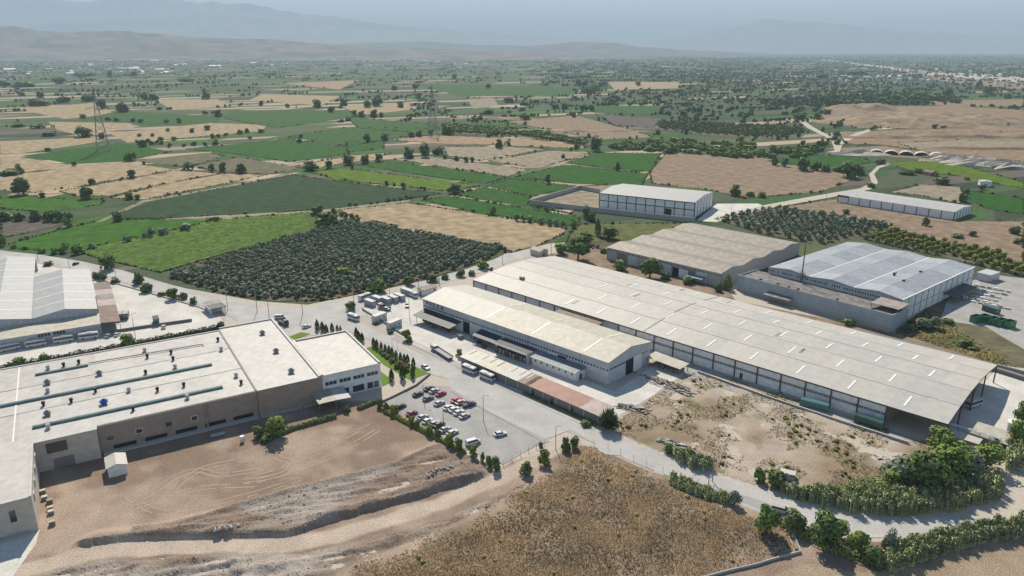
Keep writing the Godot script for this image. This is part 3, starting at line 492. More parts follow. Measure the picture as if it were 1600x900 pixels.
const MOUNDS := [-114.7,-148.4,-95.6,-153.6,-73.8,-155.1,-52.7,-154.1,-34.8,-161.2,-17.2,-169.4,0,-182.4,7.5,-189.1,-7,-173.2,-21.6,-162,-40.6,-149.6,-55.2,-127.9,-110.4,-127.9]
const TRACK := [-124.8,-145,-109.4,-152.7,-100,-156.1,-76.4,-157.6,-58.6,-157.9,-46.4,-161.2,-34.1,-167.2,-19.6,-175.9,-7.4,-185.4,5.9,-197.2,14.2,-205.5]
const BANK := [-106,-158.1,-93.8,-159.9,-72.5,-160.2,-58,-161.2,-47.8,-167.5,-36.9,-173.2,-23.5,-179.9,-11.2,-187.4]
const BERM := [-97.6,-162.8,-85.7,-168.3,-63.8,-181.5,-51.5,-187.4,-35.9,-195.4,-22.9,-208.3]
const DIRTYARD := [38.5,-226.8,48,-237.4,69.6,-263.7,77.9,-264.9,131.5,-209.5,141.6,-205.5,114.4,-184.1,96.4,-180.9,78.9,-180.2,70.5,-185.4,57.9,-194.3,41,-208.7,32.9,-217.9]
const FIELDCORNER := [72.2,-150.8,83.2,-147.3,102,-150.8,132.5,-161.2,143.9,-163.4,118.7,-127.9,55.2,-127.9,57.5,-143.9]
const REEDS1 := [77,-181.5,83,-179.3,95.7,-179.3,111.4,-178.3,132.6,-190.1,141.5,-189.1,139.6,-180.9,135.8,-177.1,118.5,-171.7,103.7,-170,92.4,-171.7,79.1,-178.3]
const REEDS2 := [88.9,-149.6,96.8,-156.1,116.2,-161.8,136.6,-167.5,144,-168.3,140.2,-162.8,117.4,-158.1,98.9,-150.8,92.8,-148]
const REEDS3 := [51.5,-202.4,56,-198.7,60,-195,58.7,-191.5,53.9,-193.6,50.1,-198.7]
const REEDS4 := [46.9,-188.1,51.7,-184.1,59.3,-178.3,60.3,-175.3,53.8,-177.7,46.1,-184.1]
const REEDS5 := [156.1,-205.5,166.5,-209.5,157,-192.5,148.4,-192.5]
const OLIVES := [-187.9,-389.6,-184.5,-407.2,-167.2,-442.3,-158.2,-458,-135.4,-489,-136.9,-522,-119.2,-526.1,-7.3,-450.1,-16.9,-424.8,-39.8,-398.2,-68,-372.3,-91.3,-355.3,-119.4,-351.2,-149.8,-363.6]
const ORCHARD1 := [153.1,-532.5,198.7,-561.7,217.7,-559.4,267,-511.9,250.6,-496.4,219.3,-473,199.2,-462.9,168.5,-494.5]
const ORCHARD2 := [232.9,-473,264.7,-494.5,298.1,-437.8,296,-408.5,283.6,-389.6,272,-417.8]
const ORCHARD3 := [259.1,-1311.4,443.7,-1211.8,458.7,-1172.1,367.7,-1058.8,284.6,-1108.3,234.2,-1181.7]
const ORCHARD4 := [323.8,-466.3,373.2,-498.3,327.2,-431.9,319.5,-443.9]
const ORCHARD5 := [-117.6,-1254.2,20.2,-1181.7,108,-1006.2,96.7,-978.3,18.6,-1083,-101.9,-1134.8]
const HALLYARD := [217.8,-348.3,246.1,-380.2,270.9,-392,291.2,-380.2,214.6,-269.9,215.2,-312.6,199.4,-320.9]
const HALLGRASS := [173.7,-311,236.2,-369,228,-338.7,227.4,-304.7,210.3,-263.7,194.1,-269.9,170.5,-304.7]
const APRON := [133.6,-209.5,192.2,-266.8,202.3,-252.2,187.9,-231.5,156.2,-209.5,140.4,-203.6]
const BEHIND := [19.6,-434.9,59.2,-454.8,60.4,-417.8,114.4,-380.2,112.1,-348.3,170.5,-304.7,197.2,-266.8,188.4,-260.8,30.7,-424.8]
const APRON7 := [135.1,-528.2,166.9,-591.5,200.8,-591.5,202.7,-573.8,149,-524.1]
const COMPOUND7 := [14.6,-591.5,61.9,-667.4,102.4,-680.8,77.7,-642.2,68.6,-561.7]
const LANE1 := [149,-524.1,201.9,-571.4,272,-618.7,321.2,-654.6,345.4,-691.1,364.4,-739.5,390.1,-781.4,412.7,-804,418.3,-818.3,390.9,-790.3,359.2,-739.5,340.9,-694.6,315.5,-661,272.4,-633.2,200.9,-583.8,153,-539]
const LANE2 := [507,-1335.7,470.1,-1191.6,448.1,-1066.7,432.1,-1006.2,400,-920.7,381.7,-902.9,398.8,-902.9,434.1,-978.3,501,-1083,562.4,-1162.5,605.7,-1181.7,580.7,-1201.6,520.2,-1125.8,450,-1028.1,460.2,-1083,486.1,-1211.8,516.1,-1335.7]
const HIGHWAY := [3525.8,-8937.2,2439.6,-5047.5,1969.7,-3682.8,1962.9,-3352,1827.5,-2591.9,2208.3,-3140.1,2329.6,-3873.7,2307.4,-4320.9,2710.7,-5612.7,3600,-8937.2]
const HIGHWAYBANK := [2320.2,-4883.4,1922.8,-3594.2,1708.8,-3140.1,1622.4,-2685.9,1536.2,-2172.5,1796.6,-2547.3,1920.2,-3278.3]
const RUBBLEFIELD := [396.4,-939.2,481.5,-964.9,507.8,-891.4,582.4,-799.4,552.1,-755.7,478.6,-838,435.6,-869.3]
const SHADYBACK := [67.8,-276.3,75.9,-266.8,132.6,-209.5,127.8,-206.3,67.5,-257.9]
const SCRUBFENCE := [21.6,-209.5,30.3,-205.5,40.6,-195,53.7,-185,62.6,-177.1,68.1,-172]
const LOTFENCE := [-2.7,-195,0,-197.9,7.7,-205.5,12.8,-210.3]
const GARDENWALL := [-47.7,-235.4,-43.4,-240.5,-35.9,-250.5,-31.7,-260.8]
const GARDENKERB := [-72.4,-335,-58.8,-316.7,-47.9,-301.6]
const LOWWALL := [44.9,-145,52.5,-147.7,59.3,-149.8,66.6,-152.7,72.1,-154.6,72.9,-161.2,72.1,-166.1]
const DEPOTKERB := [-232.6,-387.2,-208,-373.4,-179.3,-355.3,-153,-338.7,-144,-331.4]
const DEPOTRETAIN := [-178.6,-303.9,-165,-311,-148.1,-319.2]
const LONGFENCE := [72.3,-262.5,92.4,-240.5,112,-221.4,126.6,-207.9]
const BACKBANK := [153.5,-304.7,172.2,-286.3,187.1,-266.8,197.5,-252.2]
const POLES := [
	[-48.2,-325.2,11.1,"s",640],
	[-9.7,-223.4,9.4,"s",755],
	[13.7,-204.7,8.1,"s",868],
	[58.4,-186.7,9.3,"w",1113],
	[56.6,-184.1,3.4,"w",1107],
	[-48.6,-363.6,12.8,"w",654],
	[-38.4,-372.3,12.4,"w",687],
	[-14.8,-398.2,9.4,"w",759],
	[-5.6,-415.1,8.5,"w",785],
	[-137.3,-335,13,"s",356],
	[-212.7,-377.9,13.2,"s",183],
	[-252,-402,13.6,"s",109],
	[-281.3,-420.6,11,"w",60],
	[-99.7,-329.6,16,"w",473],
	[-112.8,-320.9,13.8,"w",421],
	[-122.2,-332.3,14.5,"w",402],
	[-163.4,-297.1,11.8,"s",212],
	[-61.5,-350.2,19.4,"s",609],
	[-78.5,-345.3,14.3,"w",553],
	[-31.7,-238.4,6.6,"s",662],
	[-22.9,-220,6,"s",693],
	[52.3,-454.8,9.6,"s",928],
	[24.1,-437.8,8.5,"w",861],
	[-50.9,-289.8,4.7,"f",613],
	[-48.4,-287.7,4.6,"f",621],
	[165.3,-545.6,8.3,"s",1142],
	[255.5,-591.5,7.9,"w",1290],
]
const BOXES := [
	[-69.7,-341.3,-43,6.1,2.5,2.7,"contgrey","cabin","grey cabin container, first from the left in the yard row","grey cabin containers in the factory yard"],
	[-67,-346.6,-43,6.1,2.5,2.7,"contgrey","cabin","grey cabin container, second from the left in the yard row","grey cabin containers in the factory yard"],
	[-62.7,-345.2,-43,6.1,2.5,2.7,"contgrey","cabin","grey cabin container, third from the left in the yard row","grey cabin containers in the factory yard"],
	[-59.5,-347.6,-44,6.1,2.5,2.7,"contgrey","cabin","grey cabin container, fourth from the left in the yard row","grey cabin containers in the factory yard"],
	[-56.5,-350.1,-44,6.1,2.5,2.7,"contgrey","cabin","grey cabin container, fifth from the left in the yard row","grey cabin containers in the factory yard"],
	[-54.4,-359.4,-43,6,2.5,2.6,"contgrey","cabin","grey cabin container behind the white minibus","grey cabin containers in the factory yard"],
	[-61.5,-320,55,7,2.6,3.2,"contwhite","cabin","pale site cabin by the kerb, nearer the junction","pale site cabins"],
	[-53.3,-311.4,54,7,2.6,3.2,"contwhite","cabin","pale site cabin by the kerb, nearer the shrub","pale site cabins"],
	[213.9,-318.2,26,4.6,3.2,3.2,"green","skip","green waste skip, first from the left behind the hall","green waste skips"],
	[218.2,-318.9,26,4.6,3.2,3.2,"green","skip","green waste skip, second from the left behind the hall","green waste skips"],
	[220.6,-315.9,26,4.6,3.2,3.2,"green","skip","green waste skip, third from the left behind the hall","green waste skips"],
	[222.6,-313.8,26,4.6,3.2,3.2,"green","skip","green waste skip, fourth from the left behind the hall","green waste skips"],
	[225.1,-311.6,26,4.6,3.2,3.2,"green","skip","green waste skip, fifth from the left behind the hall","green waste skips"],
	[229.4,-331.8,-65,7,3,2.6,"darkgreen","cabin","dark green container behind the green skips","green waste skips"],
	[259.9,-384.3,34,11,7,4,"contwhite","cabin","large white cabin beside the blue grey hall",""],
	[106,-232.5,-34,9,2.5,2.6,"teal","cabin","dark blue container against the long warehouse, left one","dark containers against the long warehouse"],
	[119.5,-220.5,-45,9,2.5,2.6,"darkgreen","cabin","dark green container against the long warehouse, right one","dark containers against the long warehouse"],
	[81,-188.6,-22,4,2.5,1.8,"contwhite","cabin","small white hut behind the roadside shrubs",""],
]
const TYRES := [
	[-116.7,-155.6,-112.1,-163.4,-102.9,-179.3,-99,-189.1,-93.8,-192.5,-86.2,-190.1,-76.6,-192.5],
	[-115.6,-160.7,-102.8,-171.7,-96.8,-177.7,-91.6,-182.4,-83.9,-184.1,-74,-184.7],
	[-113.3,-171.7,-102.5,-174.7,-97.3,-180.9,-95.8,-188.1,-91,-195,-78.9,-199.4],
	[-76,-190.8,-69.7,-195,-60.2,-203.6,-53.3,-213.6,-47.2,-220.5],
	[-74.7,-186.7,-65.1,-192.5,-55.6,-200.9,-49.3,-209.5,-44.5,-217],
	[-76.8,-205.5,-72.1,-199.8,-67.4,-197.2,-67,-192.5,-70.7,-189.1,-78.4,-186.7],
	[-108.3,-179.3,-95.9,-171.7,-84.8,-174.7,-72.7,-180.9,-62,-188.1],
]
const POLE_LABELS := [
	"grey street lamp at the road junction by the site cabins",
	"grey street lamp alone in the middle of the car park",
	"grey street lamp at the lower road end of the car park",
	"grey utility pole by the reeds on the far road side",
	"grey utility pole on the near road verge by the scrub",
	"grey utility pole beside the grove road, left of the guard hut",
	"grey utility pole beside the grove road, right of the guard hut",
	"grey utility pole on the grove road near the long warehouse",
	"grey utility pole at the far corner of the olive grove",
	"grey street lamp next to the gate house",
	"grey street lamp on the depot road, middle of three",
	"grey street lamp on the depot road, nearest the dark car",
	"grey utility pole on the depot road near the left edge",
	"grey utility pole on the verge below the olive grove",
	"grey utility pole near the entrance lorry",
	"grey utility pole on the road left of the entrance",
	"grey street lamp inside the depot yard by the tipper truck",
	"grey street lamp behind the coach near the containers",
	"grey utility pole on the grove verge by the junction",
	"grey street lamp at the upper car park edge",
	"grey street lamp among the bank side cars",
	"grey street lamp beside the big dark tree behind the warehouse",
	"grey utility pole beside the small reddish roof house",
	"thin white flag pole in the garden, left flag pole",
	"thin white flag pole in the garden, right flag pole",
	"grey street lamp on the white warehouse apron",
	"grey utility pole on the dirt lane to the barn",
]

var M := {}
var used := {}
var rng := RandomNumberGenerator.new()
var noise := FastNoiseLite.new()
var noise2 := FastNoiseLite.new()
var bank := []
var berm := []
var track := []
var zones := {}

# ------------------------------------------------------------------ mesh collector
class Mb:
	var v := PackedVector3Array()
	var n := PackedVector3Array()
	var c := PackedColorArray()
	var t := PackedVector2Array()
	var col := Color(1, 1, 1)
	var uvs := 1.0
	func tri(a: Vector3, b: Vector3, d: Vector3) -> void:
		var nn := (b - a).cross(d - a).normalized()
		for p in [a, d, b]:
			v.append(p); n.append(nn); c.append(col)
			if absf(nn.y) > 0.6: t.append(Vector2(p.x, p.z) * uvs)
			elif absf(nn.x) > absf(nn.z): t.append(Vector2(p.z, p.y) * uvs)
			else: t.append(Vector2(p.x, p.y) * uvs)
	func quad(a: Vector3, b: Vector3, d: Vector3, e: Vector3) -> void:
		tri(a, b, d); tri(a, d, e)
	func leaf(a: Vector3, b: Vector3, d: Vector3, e: Vector3, nn: Vector3, cc: Color) -> void:
		var flip := (b - a).cross(d - a).dot(nn) < 0.0
		for p in ([a, b, d, a, d, e] if flip else [a, d, b, a, e, d]):
			v.append(p); n.append(nn); c.append(cc); t.append(Vector2.ZERO)
	func box(a: Vector3, b: Vector3) -> void:
		var x0 := minf(a.x, b.x); var x1 := maxf(a.x, b.x); var y0 := minf(a.y, b.y); var y1 := maxf(a.y, b.y); var z0 := minf(a.z, b.z); var z1 := maxf(a.z, b.z)
		quad(Vector3(x0, y0, z1), Vector3(x1, y0, z1), Vector3(x1, y1, z1), Vector3(x0, y1, z1))
		quad(Vector3(x1, y0, z0), Vector3(x0, y0, z0), Vector3(x0, y1, z0), Vector3(x1, y1, z0))
		quad(Vector3(x1, y0, z1), Vector3(x1, y0, z0), Vector3(x1, y1, z0), Vector3(x1, y1, z1))
		quad(Vector3(x0, y0, z0), Vector3(x0, y0, z1), Vector3(x0, y1, z1), Vector3(x0, y1, z0))
		quad(Vector3(x0, y1, z1), Vector3(x1, y1, z1), Vector3(x1, y1, z0), Vector3(x0, y1, z0))
		quad(Vector3(x0, y0, z0), Vector3(x1, y0, z0), Vector3(x1, y0, z1), Vector3(x0, y0, z1))
	# eight corners: bottom ring 0..3 and top ring 4..7, each counter-clockwise seen from above
	func hexa(p: Array) -> void:
		for k in 4:
			var j := (k + 1) % 4
			quad(p[k], p[j], p[4 + j], p[4 + k])
		quad(p[4], p[5], p[6], p[7]); quad(p[3], p[2], p[1], p[0])
	# a box whose base is turned by `turn` about y, standing on `at`
	func block(at: Vector3, size: Vector3, turn := 0.0, taper := 1.0) -> void:
		var p := []
		for y in 2:
			var f := 1.0 if y == 0 else taper
			for s in [[-1, 1], [1, 1], [1, -1], [-1, -1]]:
				p.append(at + Vector3(s[0] * size.x * 0.5 * f, size.y * y, s[1] * size.z * 0.5 * f).rotated(Vector3.UP, turn))
		hexa(p)
	func tube(a: Vector3, b: Vector3, ra: float, rb: float, sides := 6, caps := true) -> void:
		var w := (b - a).normalized()
		var u := w.cross(Vector3.UP if absf(w.y) < 0.9 else Vector3.RIGHT).normalized()
		var q := w.cross(u)
		for k in sides:
			var a0 := TAU * k / sides; var a1 := TAU * (k + 1) / sides
			var d0 := u * cos(a0) + q * sin(a0); var d1 := u * cos(a1) + q * sin(a1)
			quad(a + d0 * ra, b + d0 * rb, b + d1 * rb, a + d1 * ra)
			if caps:
				tri(b, b + d1 * rb, b + d0 * rb); tri(a, a + d0 * ra, a + d1 * ra)
	# the outline (x, y) in the given order (counter-clockwise seen from +z), swept from z0 to z1
	func sweep(o: Array, z0: float, z1: float) -> void:
		var m := o.size()
		for k in m:
			var a: Vector2 = o[k]; var b: Vector2 = o[(k + 1) % m]
			quad(Vector3(a.x, a.y, z1), Vector3(a.x, a.y, z0), Vector3(b.x, b.y, z0), Vector3(b.x, b.y, z1))
		var pk := PackedVector2Array(o)
		var idx := Geometry2D.triangulate_polygon(pk)
		for k in range(0, idx.size(), 3):
			var p: Vector2 = pk[idx[k]]; var q: Vector2 = pk[idx[k + 1]]; var r: Vector2 = pk[idx[k + 2]]
			if (q - p).cross(r - p) < 0:
				var s := q; q = r; r = s
			tri(Vector3(p.x, p.y, z1), Vector3(q.x, q.y, z1), Vector3(r.x, r.y, z1))
			tri(Vector3(p.x, p.y, z0), Vector3(r.x, r.y, z0), Vector3(q.x, q.y, z0))
	func done() -> ArrayMesh:
		var a := []
		a.resize(Mesh.ARRAY_MAX)
		a[Mesh.ARRAY_VERTEX] = v; a[Mesh.ARRAY_NORMAL] = n; a[Mesh.ARRAY_COLOR] = c; a[Mesh.ARRAY_TEX_UV] = t
		var m := ArrayMesh.new()
		if v.size(): m.add_surface_from_arrays(Mesh.PRIMITIVE_TRIANGLES, a)
		return m

# ------------------------------------------------------------------ nodes
func numbered(called: String) -> String:
	var k: int = used.get(called, -1) + 1
	used[called] = k
	return called if k == 0 else "%s_%03d" % [called, k]

func thing(called: String, label: String, category: String, at := Vector3.ZERO, turn := 0.0, group := "") -> Node3D:
	var o := Node3D.new()
	o.name = numbered(called)
	add_child(o)
	o.position = at; o.rotation_degrees.y = turn
	o.set_meta("label", label); o.set_meta("category", category)
	if group: o.set_meta("group", group)
	return o

func part(called: String, shape: Mesh, m: Material, parent: Node3D) -> MeshInstance3D:
	var o := MeshInstance3D.new()
	o.name = called; o.mesh = shape; o.material_override = m
	parent.add_child(o, true)
	return o

func pbox(called: String, a: Vector3, b: Vector3, m: Material, parent: Node3D) -> MeshInstance3D:
	var s := Mb.new(); s.box(a, b)
	return part(called, s.done(), m, parent)

func ground(called: String, shape: Mesh, m: Material, kind := "structure") -> MeshInstance3D:
	var o := MeshInstance3D.new()
	o.name = numbered(called); o.mesh = shape; o.material_override = m
	add_child(o)
	o.set_meta("kind", kind)
	return o

func stuff(called: String, label: String, shape: Mesh, m: Material, xf: Array, cols: Array) -> void:
	var mm := MultiMesh.new()
	mm.transform_format = MultiMesh.TRANSFORM_3D
	mm.use_colors = cols.size() > 0
	mm.mesh = shape
	mm.instance_count = xf.size()
	for k in xf.size():
		mm.set_instance_transform(k, xf[k])
		if mm.use_colors: mm.set_instance_color(k, cols[k])
	var o := MultiMeshInstance3D.new()
	o.name = numbered(called); o.multimesh = mm; o.material_override = m
	add_child(o)
	o.set_meta("kind", "stuff"); o.set_meta("label", label); o.set_meta("category", called.replace("_", " "))

# ------------------------------------------------------------------ materials
func tex(freq: float, oct: int, lo: float, hi: float, sd: int, stretch := 1.0, power := 1.0) -> ImageTexture:
	var f := FastNoiseLite.new()
	f.seed = sd; f.frequency = freq; f.fractal_octaves = oct; f.noise_type = FastNoiseLite.TYPE_SIMPLEX_SMOOTH
	var w := 256
	var im: Image = f.get_seamless_image(w, w)
	im.convert(Image.FORMAT_RGB8)
	if stretch != 1.0:
		im.resize(int(w * stretch), w)
		im = im.get_region(Rect2i(0, 0, w, w))
	for y in im.get_height():
		for x in im.get_width():
			var q := lerpf(lo, hi, pow(im.get_pixel(x, y).r, power))
			im.set_pixel(x, y, Color(q, q, q))
	im.generate_mipmaps()
	return ImageTexture.create_from_image(im)

func mat(c: Color, rough := 0.85, metal := 0.0) -> StandardMaterial3D:
	var m := StandardMaterial3D.new()
	m.albedo_color = Color(c.r, c.g, c.b).linear_to_srgb()
	m.roughness = rough; m.metallic = metal
	m.metallic_specular = 0.35
	return m

func vmat(rough := 0.9) -> StandardMaterial3D:
	var m := mat(Color(1, 1, 1), rough)
	m.vertex_color_use_as_albedo = true
	m.metallic_specular = 0.2
	return m

func tmat(c: Color, t: Texture2D, size: float, rough := 0.9, nt: Texture2D = null, ns := 1.0, t2: Texture2D = null, size2 := 100.0) -> StandardMaterial3D:
	var m := mat(c, rough)
	m.albedo_texture = t
	m.uv1_triplanar = true; m.uv1_world_triplanar = true
	m.uv1_scale = Vector3.ONE / size
	m.metallic_specular = 0.2
	if nt:
		m.normal_enabled = true; m.normal_texture = nt; m.normal_scale = ns
	if t2:
		m.detail_enabled = true
		m.detail_blend_mode = BaseMaterial3D.BLEND_MODE_MUL
		m.detail_albedo = t2
		m.detail_uv_layer = BaseMaterial3D.DETAIL_UV_2
		m.uv2_triplanar = true; m.uv2_world_triplanar = true
		m.uv2_scale = Vector3.ONE / size2
	return m

func bump(freq: float, oct: int, sd: int, strength: float) -> ImageTexture:
	var f := FastNoiseLite.new()
	f.seed = sd; f.frequency = freq; f.fractal_octaves = oct
	var im: Image = f.get_seamless_image(256, 256)
	im.convert(Image.FORMAT_RGB8)
	im.bump_map_to_normal_map(strength)
	return ImageTexture.create_from_image(im)

func sheet_tex(ribs: int, rib: float, stain: float, sd: int) -> ImageTexture:
	# profiled roof sheet: ribs run along v, blotches of dirt and rain streaks over them
	var f := FastNoiseLite.new(); f.seed = sd; f.frequency = 0.012; f.fractal_octaves = 4
	var blot: Image = f.get_seamless_image(256, 256)
	var f2 := FastNoiseLite.new(); f2.seed = sd + 9; f2.frequency = 0.05
	var lines: Image = f2.get_seamless_image(256, 256)
	var im := Image.create(256, 256, true, Image.FORMAT_RGB8)
	for y in 256:
		for x in 256:
			var q := 1.0 - rib * (0.5 + 0.5 * sin(TAU * ribs * x / 256.0))
			q *= 1.0 - stain * blot.get_pixel(x, y).r
			q *= 1.0 - stain * 0.5 * lines.get_pixel(x, y / 8).r
			im.set_pixel(x, y, Color(q, q, q))
	im.generate_mipmaps()
	return ImageTexture.create_from_image(im)

func make_materials() -> void:
	var fine := tex(0.06, 5, 0.88, 1.0, 3)
	var soilt := tex(0.05, 6, 0.80, 1.0, 5)
	var coarse := tex(0.015, 4, 0.88, 1.0, 7)
	var mottle := tex(0.03, 5, 0.74, 1.0, 17)
	var nrm := bump(0.06, 5, 11, 5.0)
	var streak := tex(0.06, 4, 0.80, 1.0, 13, 8.0)
	M.soil = tmat(Color(1, 1, 1), soilt, 9.0, 0.95, nrm, 1.0, coarse, 47.0)
	M.soil.vertex_color_use_as_albedo = true
	M.plain = tmat(Color(0.085, 0.11, 0.06), fine, 160.0, 0.95, null, 1.0, coarse, 1900.0)
	M.farm = tmat(Color(1, 1, 1), fine, 60.0, 0.95, null, 1.0, coarse, 500.0)
	M.farm.vertex_color_use_as_albedo = true
	var fc := {"stubble": Color(0.49, 0.385, 0.235), "orange": Color(0.47, 0.33, 0.205), "pale": Color(0.40, 0.34, 0.24), "lush": Color(0.034, 0.135, 0.012), "green": Color(0.06, 0.175, 0.014), "midgreen": Color(0.052, 0.14, 0.024), "darkgreen": Color(0.042, 0.09, 0.034), "yellowgreen": Color(0.13, 0.215, 0.016), "rows": Color(0.048, 0.09, 0.02), "dull": Color(0.20, 0.185, 0.11), "ploughed": Color(0.17, 0.145, 0.12), "earth": Color(0.33, 0.245, 0.17), "dry": Color(0.34, 0.245, 0.15), "orchardsoil": Color(0.17, 0.155, 0.10), "scrubgreen": Color(0.15, 0.165, 0.06)}
	for k in fc:
		M["f_" + k] = tmat(fc[k], fine if k in ["earth", "dry", "orchardsoil", "scrubgreen"] else streak, 34.0, 0.95, null, 1.0, mottle, 95.0)
	M.road = tmat(Color(0.50, 0.485, 0.46), fine, 14.0, 0.9, null, 1.0, coarse, 60.0)
	M.asphalt = tmat(Color(0.40, 0.39, 0.37), fine, 14.0, 0.9, null, 1.0, coarse, 40.0)
	M.yard = tmat(Color(0.66, 0.635, 0.58), fine, 18.0, 0.9, null, 1.0, coarse, 55.0)
	M.patch = tmat(Color(0.34, 0.34, 0.335), fine, 9.0, 0.9)
	M.patch_pale = tmat(Color(0.44, 0.43, 0.41), fine, 6.0, 0.9)
	M.tyre_dust = tmat(Color(0.435, 0.42, 0.395), fine, 6.0, 0.9)
	M.lane = tmat(Color(0.47, 0.415, 0.345), fine, 20.0, 0.95)
	M.lawn = tmat(Color(0.12, 0.20, 0.03), fine, 4.0, 0.95)
	M.paint = mat(Color(0.518, 0.518, 0.504), 0.8)
	M.concrete = tmat(Color(0.40, 0.39, 0.37), fine, 7.0)
	M.darkconcrete = tmat(Color(0.22, 0.21, 0.20), fine, 7.0)
	M.wall_white = tmat(Color(0.82, 0.825, 0.82), tex(0.02, 4, 0.82, 1.0, 21), 11.0, 0.7)
	M.wall_grey = tmat(Color(0.52, 0.55, 0.58), tex(0.02, 4, 0.85, 1.0, 22), 13.0, 0.6)
	M.wall_tan = tmat(Color(0.36, 0.285, 0.235), tex(0.02, 4, 0.86, 1.0, 23), 15.0, 0.75)
	M.wall_beige = tmat(Color(0.56, 0.50, 0.44), tex(0.02, 4, 0.86, 1.0, 24), 15.0, 0.75)
	M.wall_blue = tmat(Color(0.46, 0.53, 0.57), sheet_tex(24, 0.16, 0.12, 25), 12.0, 0.5)
	M.frame = mat(Color(0.085, 0.06, 0.06), 0.6)
	M.black = mat(Color(0.02, 0.02, 0.022), 0.6)
	M.dark = mat(Color(0.05, 0.052, 0.055), 0.7)
	M.glass = mat(Color(0.03, 0.04, 0.05), 0.12)
	M.grey_glass = mat(Color(0.13, 0.135, 0.135), 0.3)  # paler grey than the other glass, for the long warehouse panes
	M.glass.metallic_specular = 0.6
	M.rubber = mat(Color(0.025, 0.025, 0.025), 0.9)
	M.steel = mat(Color(0.324, 0.331, 0.338), 0.45, 0.6)
	M.greysteel = mat(Color(0.216, 0.223, 0.23), 0.55, 0.3)
	M.lamp = mat(Color(0.504, 0.504, 0.49), 0.3)
	M.taillamp = mat(Color(0.252, 0.0144, 0.0144), 0.3)
	M.letters = mat(Color(0.10, 0.065, 0.065), 0.6)
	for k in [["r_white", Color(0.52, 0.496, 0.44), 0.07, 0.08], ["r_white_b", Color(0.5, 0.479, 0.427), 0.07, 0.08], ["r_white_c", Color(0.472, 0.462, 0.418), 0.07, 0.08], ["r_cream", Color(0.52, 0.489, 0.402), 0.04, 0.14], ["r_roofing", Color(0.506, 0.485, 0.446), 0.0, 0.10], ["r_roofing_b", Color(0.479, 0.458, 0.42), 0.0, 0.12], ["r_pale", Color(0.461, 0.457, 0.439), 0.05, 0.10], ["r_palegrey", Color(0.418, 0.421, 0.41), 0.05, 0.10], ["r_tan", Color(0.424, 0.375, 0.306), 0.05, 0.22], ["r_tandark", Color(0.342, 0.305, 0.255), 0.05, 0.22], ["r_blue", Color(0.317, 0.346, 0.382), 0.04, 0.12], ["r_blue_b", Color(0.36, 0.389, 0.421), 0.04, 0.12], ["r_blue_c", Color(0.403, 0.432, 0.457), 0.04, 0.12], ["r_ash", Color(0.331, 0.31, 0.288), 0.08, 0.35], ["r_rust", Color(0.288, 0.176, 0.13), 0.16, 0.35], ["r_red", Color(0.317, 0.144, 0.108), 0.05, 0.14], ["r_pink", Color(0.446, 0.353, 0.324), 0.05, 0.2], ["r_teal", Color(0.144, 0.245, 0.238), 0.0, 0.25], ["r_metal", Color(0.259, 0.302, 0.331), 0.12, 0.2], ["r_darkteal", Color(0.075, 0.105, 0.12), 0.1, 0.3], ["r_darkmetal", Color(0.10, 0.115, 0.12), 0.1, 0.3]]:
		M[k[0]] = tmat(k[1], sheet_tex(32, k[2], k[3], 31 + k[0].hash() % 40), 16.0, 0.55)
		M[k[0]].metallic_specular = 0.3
	M.skylight = mat(Color(0.70, 0.69, 0.66), 0.35)
	M.leaf = vmat(0.75)
	M.leaf.backlight_enabled = true
	M.leaf.backlight = Color(0.16, 0.21, 0.07)
	M.bark = mat(Color(0.13, 0.10, 0.075), 0.95)
	M.straw = vmat(0.95)
	M.stone = vmat(0.95)
	M.hill = tmat(Color(1, 1, 1), fine, 900.0, 0.95)
	M.hill.vertex_color_use_as_albedo = true
	var paint := {"white": Color(0.54, 0.54, 0.533), "silver": Color(0.374, 0.382, 0.382), "grey": Color(0.10, 0.105, 0.11), "black": Color(0.018, 0.018, 0.02), "red": Color(0.36, 0.0216, 0.0324), "darkred": Color(0.17, 0.03, 0.035), "rose": Color(0.49, 0.36, 0.346), "navy": Color(0.03, 0.04, 0.11), "teal": Color(0.06, 0.15, 0.16), "dark": Color(0.05, 0.05, 0.055), "contgrey": Color(0.288, 0.295, 0.302), "contwhite": Color(0.446, 0.454, 0.446), "green": Color(0.03, 0.17, 0.07), "darkgreen": Color(0.025, 0.085, 0.065), "blue": Color(0.0144, 0.0648, 0.302)}
	for k in paint:
		M["p_" + k] = mat(paint[k], 0.3)
		if not k.begins_with("cont"):
			M["p_" + k].clearcoat_enabled = true; M["p_" + k].clearcoat = 0.6; M["p_" + k].clearcoat_roughness = 0.1

# ------------------------------------------------------------------ ground
func poly(a: Array) -> PackedVector2Array:
	var p := PackedVector2Array()
	for k in range(0, a.size(), 2): p.append(Vector2(a[k], a[k + 1]))
	return p

func flat(p: PackedVector2Array, y: float) -> ArrayMesh:
	var s := Mb.new()
	var idx := Geometry2D.triangulate_polygon(p)
	for k in range(0, idx.size(), 3):
		var a := p[idx[k]]; var b := p[idx[k + 1]]; var d := p[idx[k + 2]]
		if (b - a).cross(d - a) > 0:
			var q := b; b = d; d = q
		s.tri(Vector3(a.x, y, a.y), Vector3(b.x, y, b.y), Vector3(d.x, y, d.y))
	return s.done()

func rough_edge(p: PackedVector2Array, amp: float, step: float) -> PackedVector2Array:
	var o := PackedVector2Array()
	for k in p.size():
		var a := p[k]; var b := p[(k + 1) % p.size()]
		var m := maxi(1, int(a.distance_to(b) / step))
		var w := (b - a).orthogonal().normalized()
		for j in m:
			var q := a.lerp(b, float(j) / m)
			o.append(q + w * amp * noise.get_noise_2d(q.x * 9.0, q.y * 9.0))
	return o

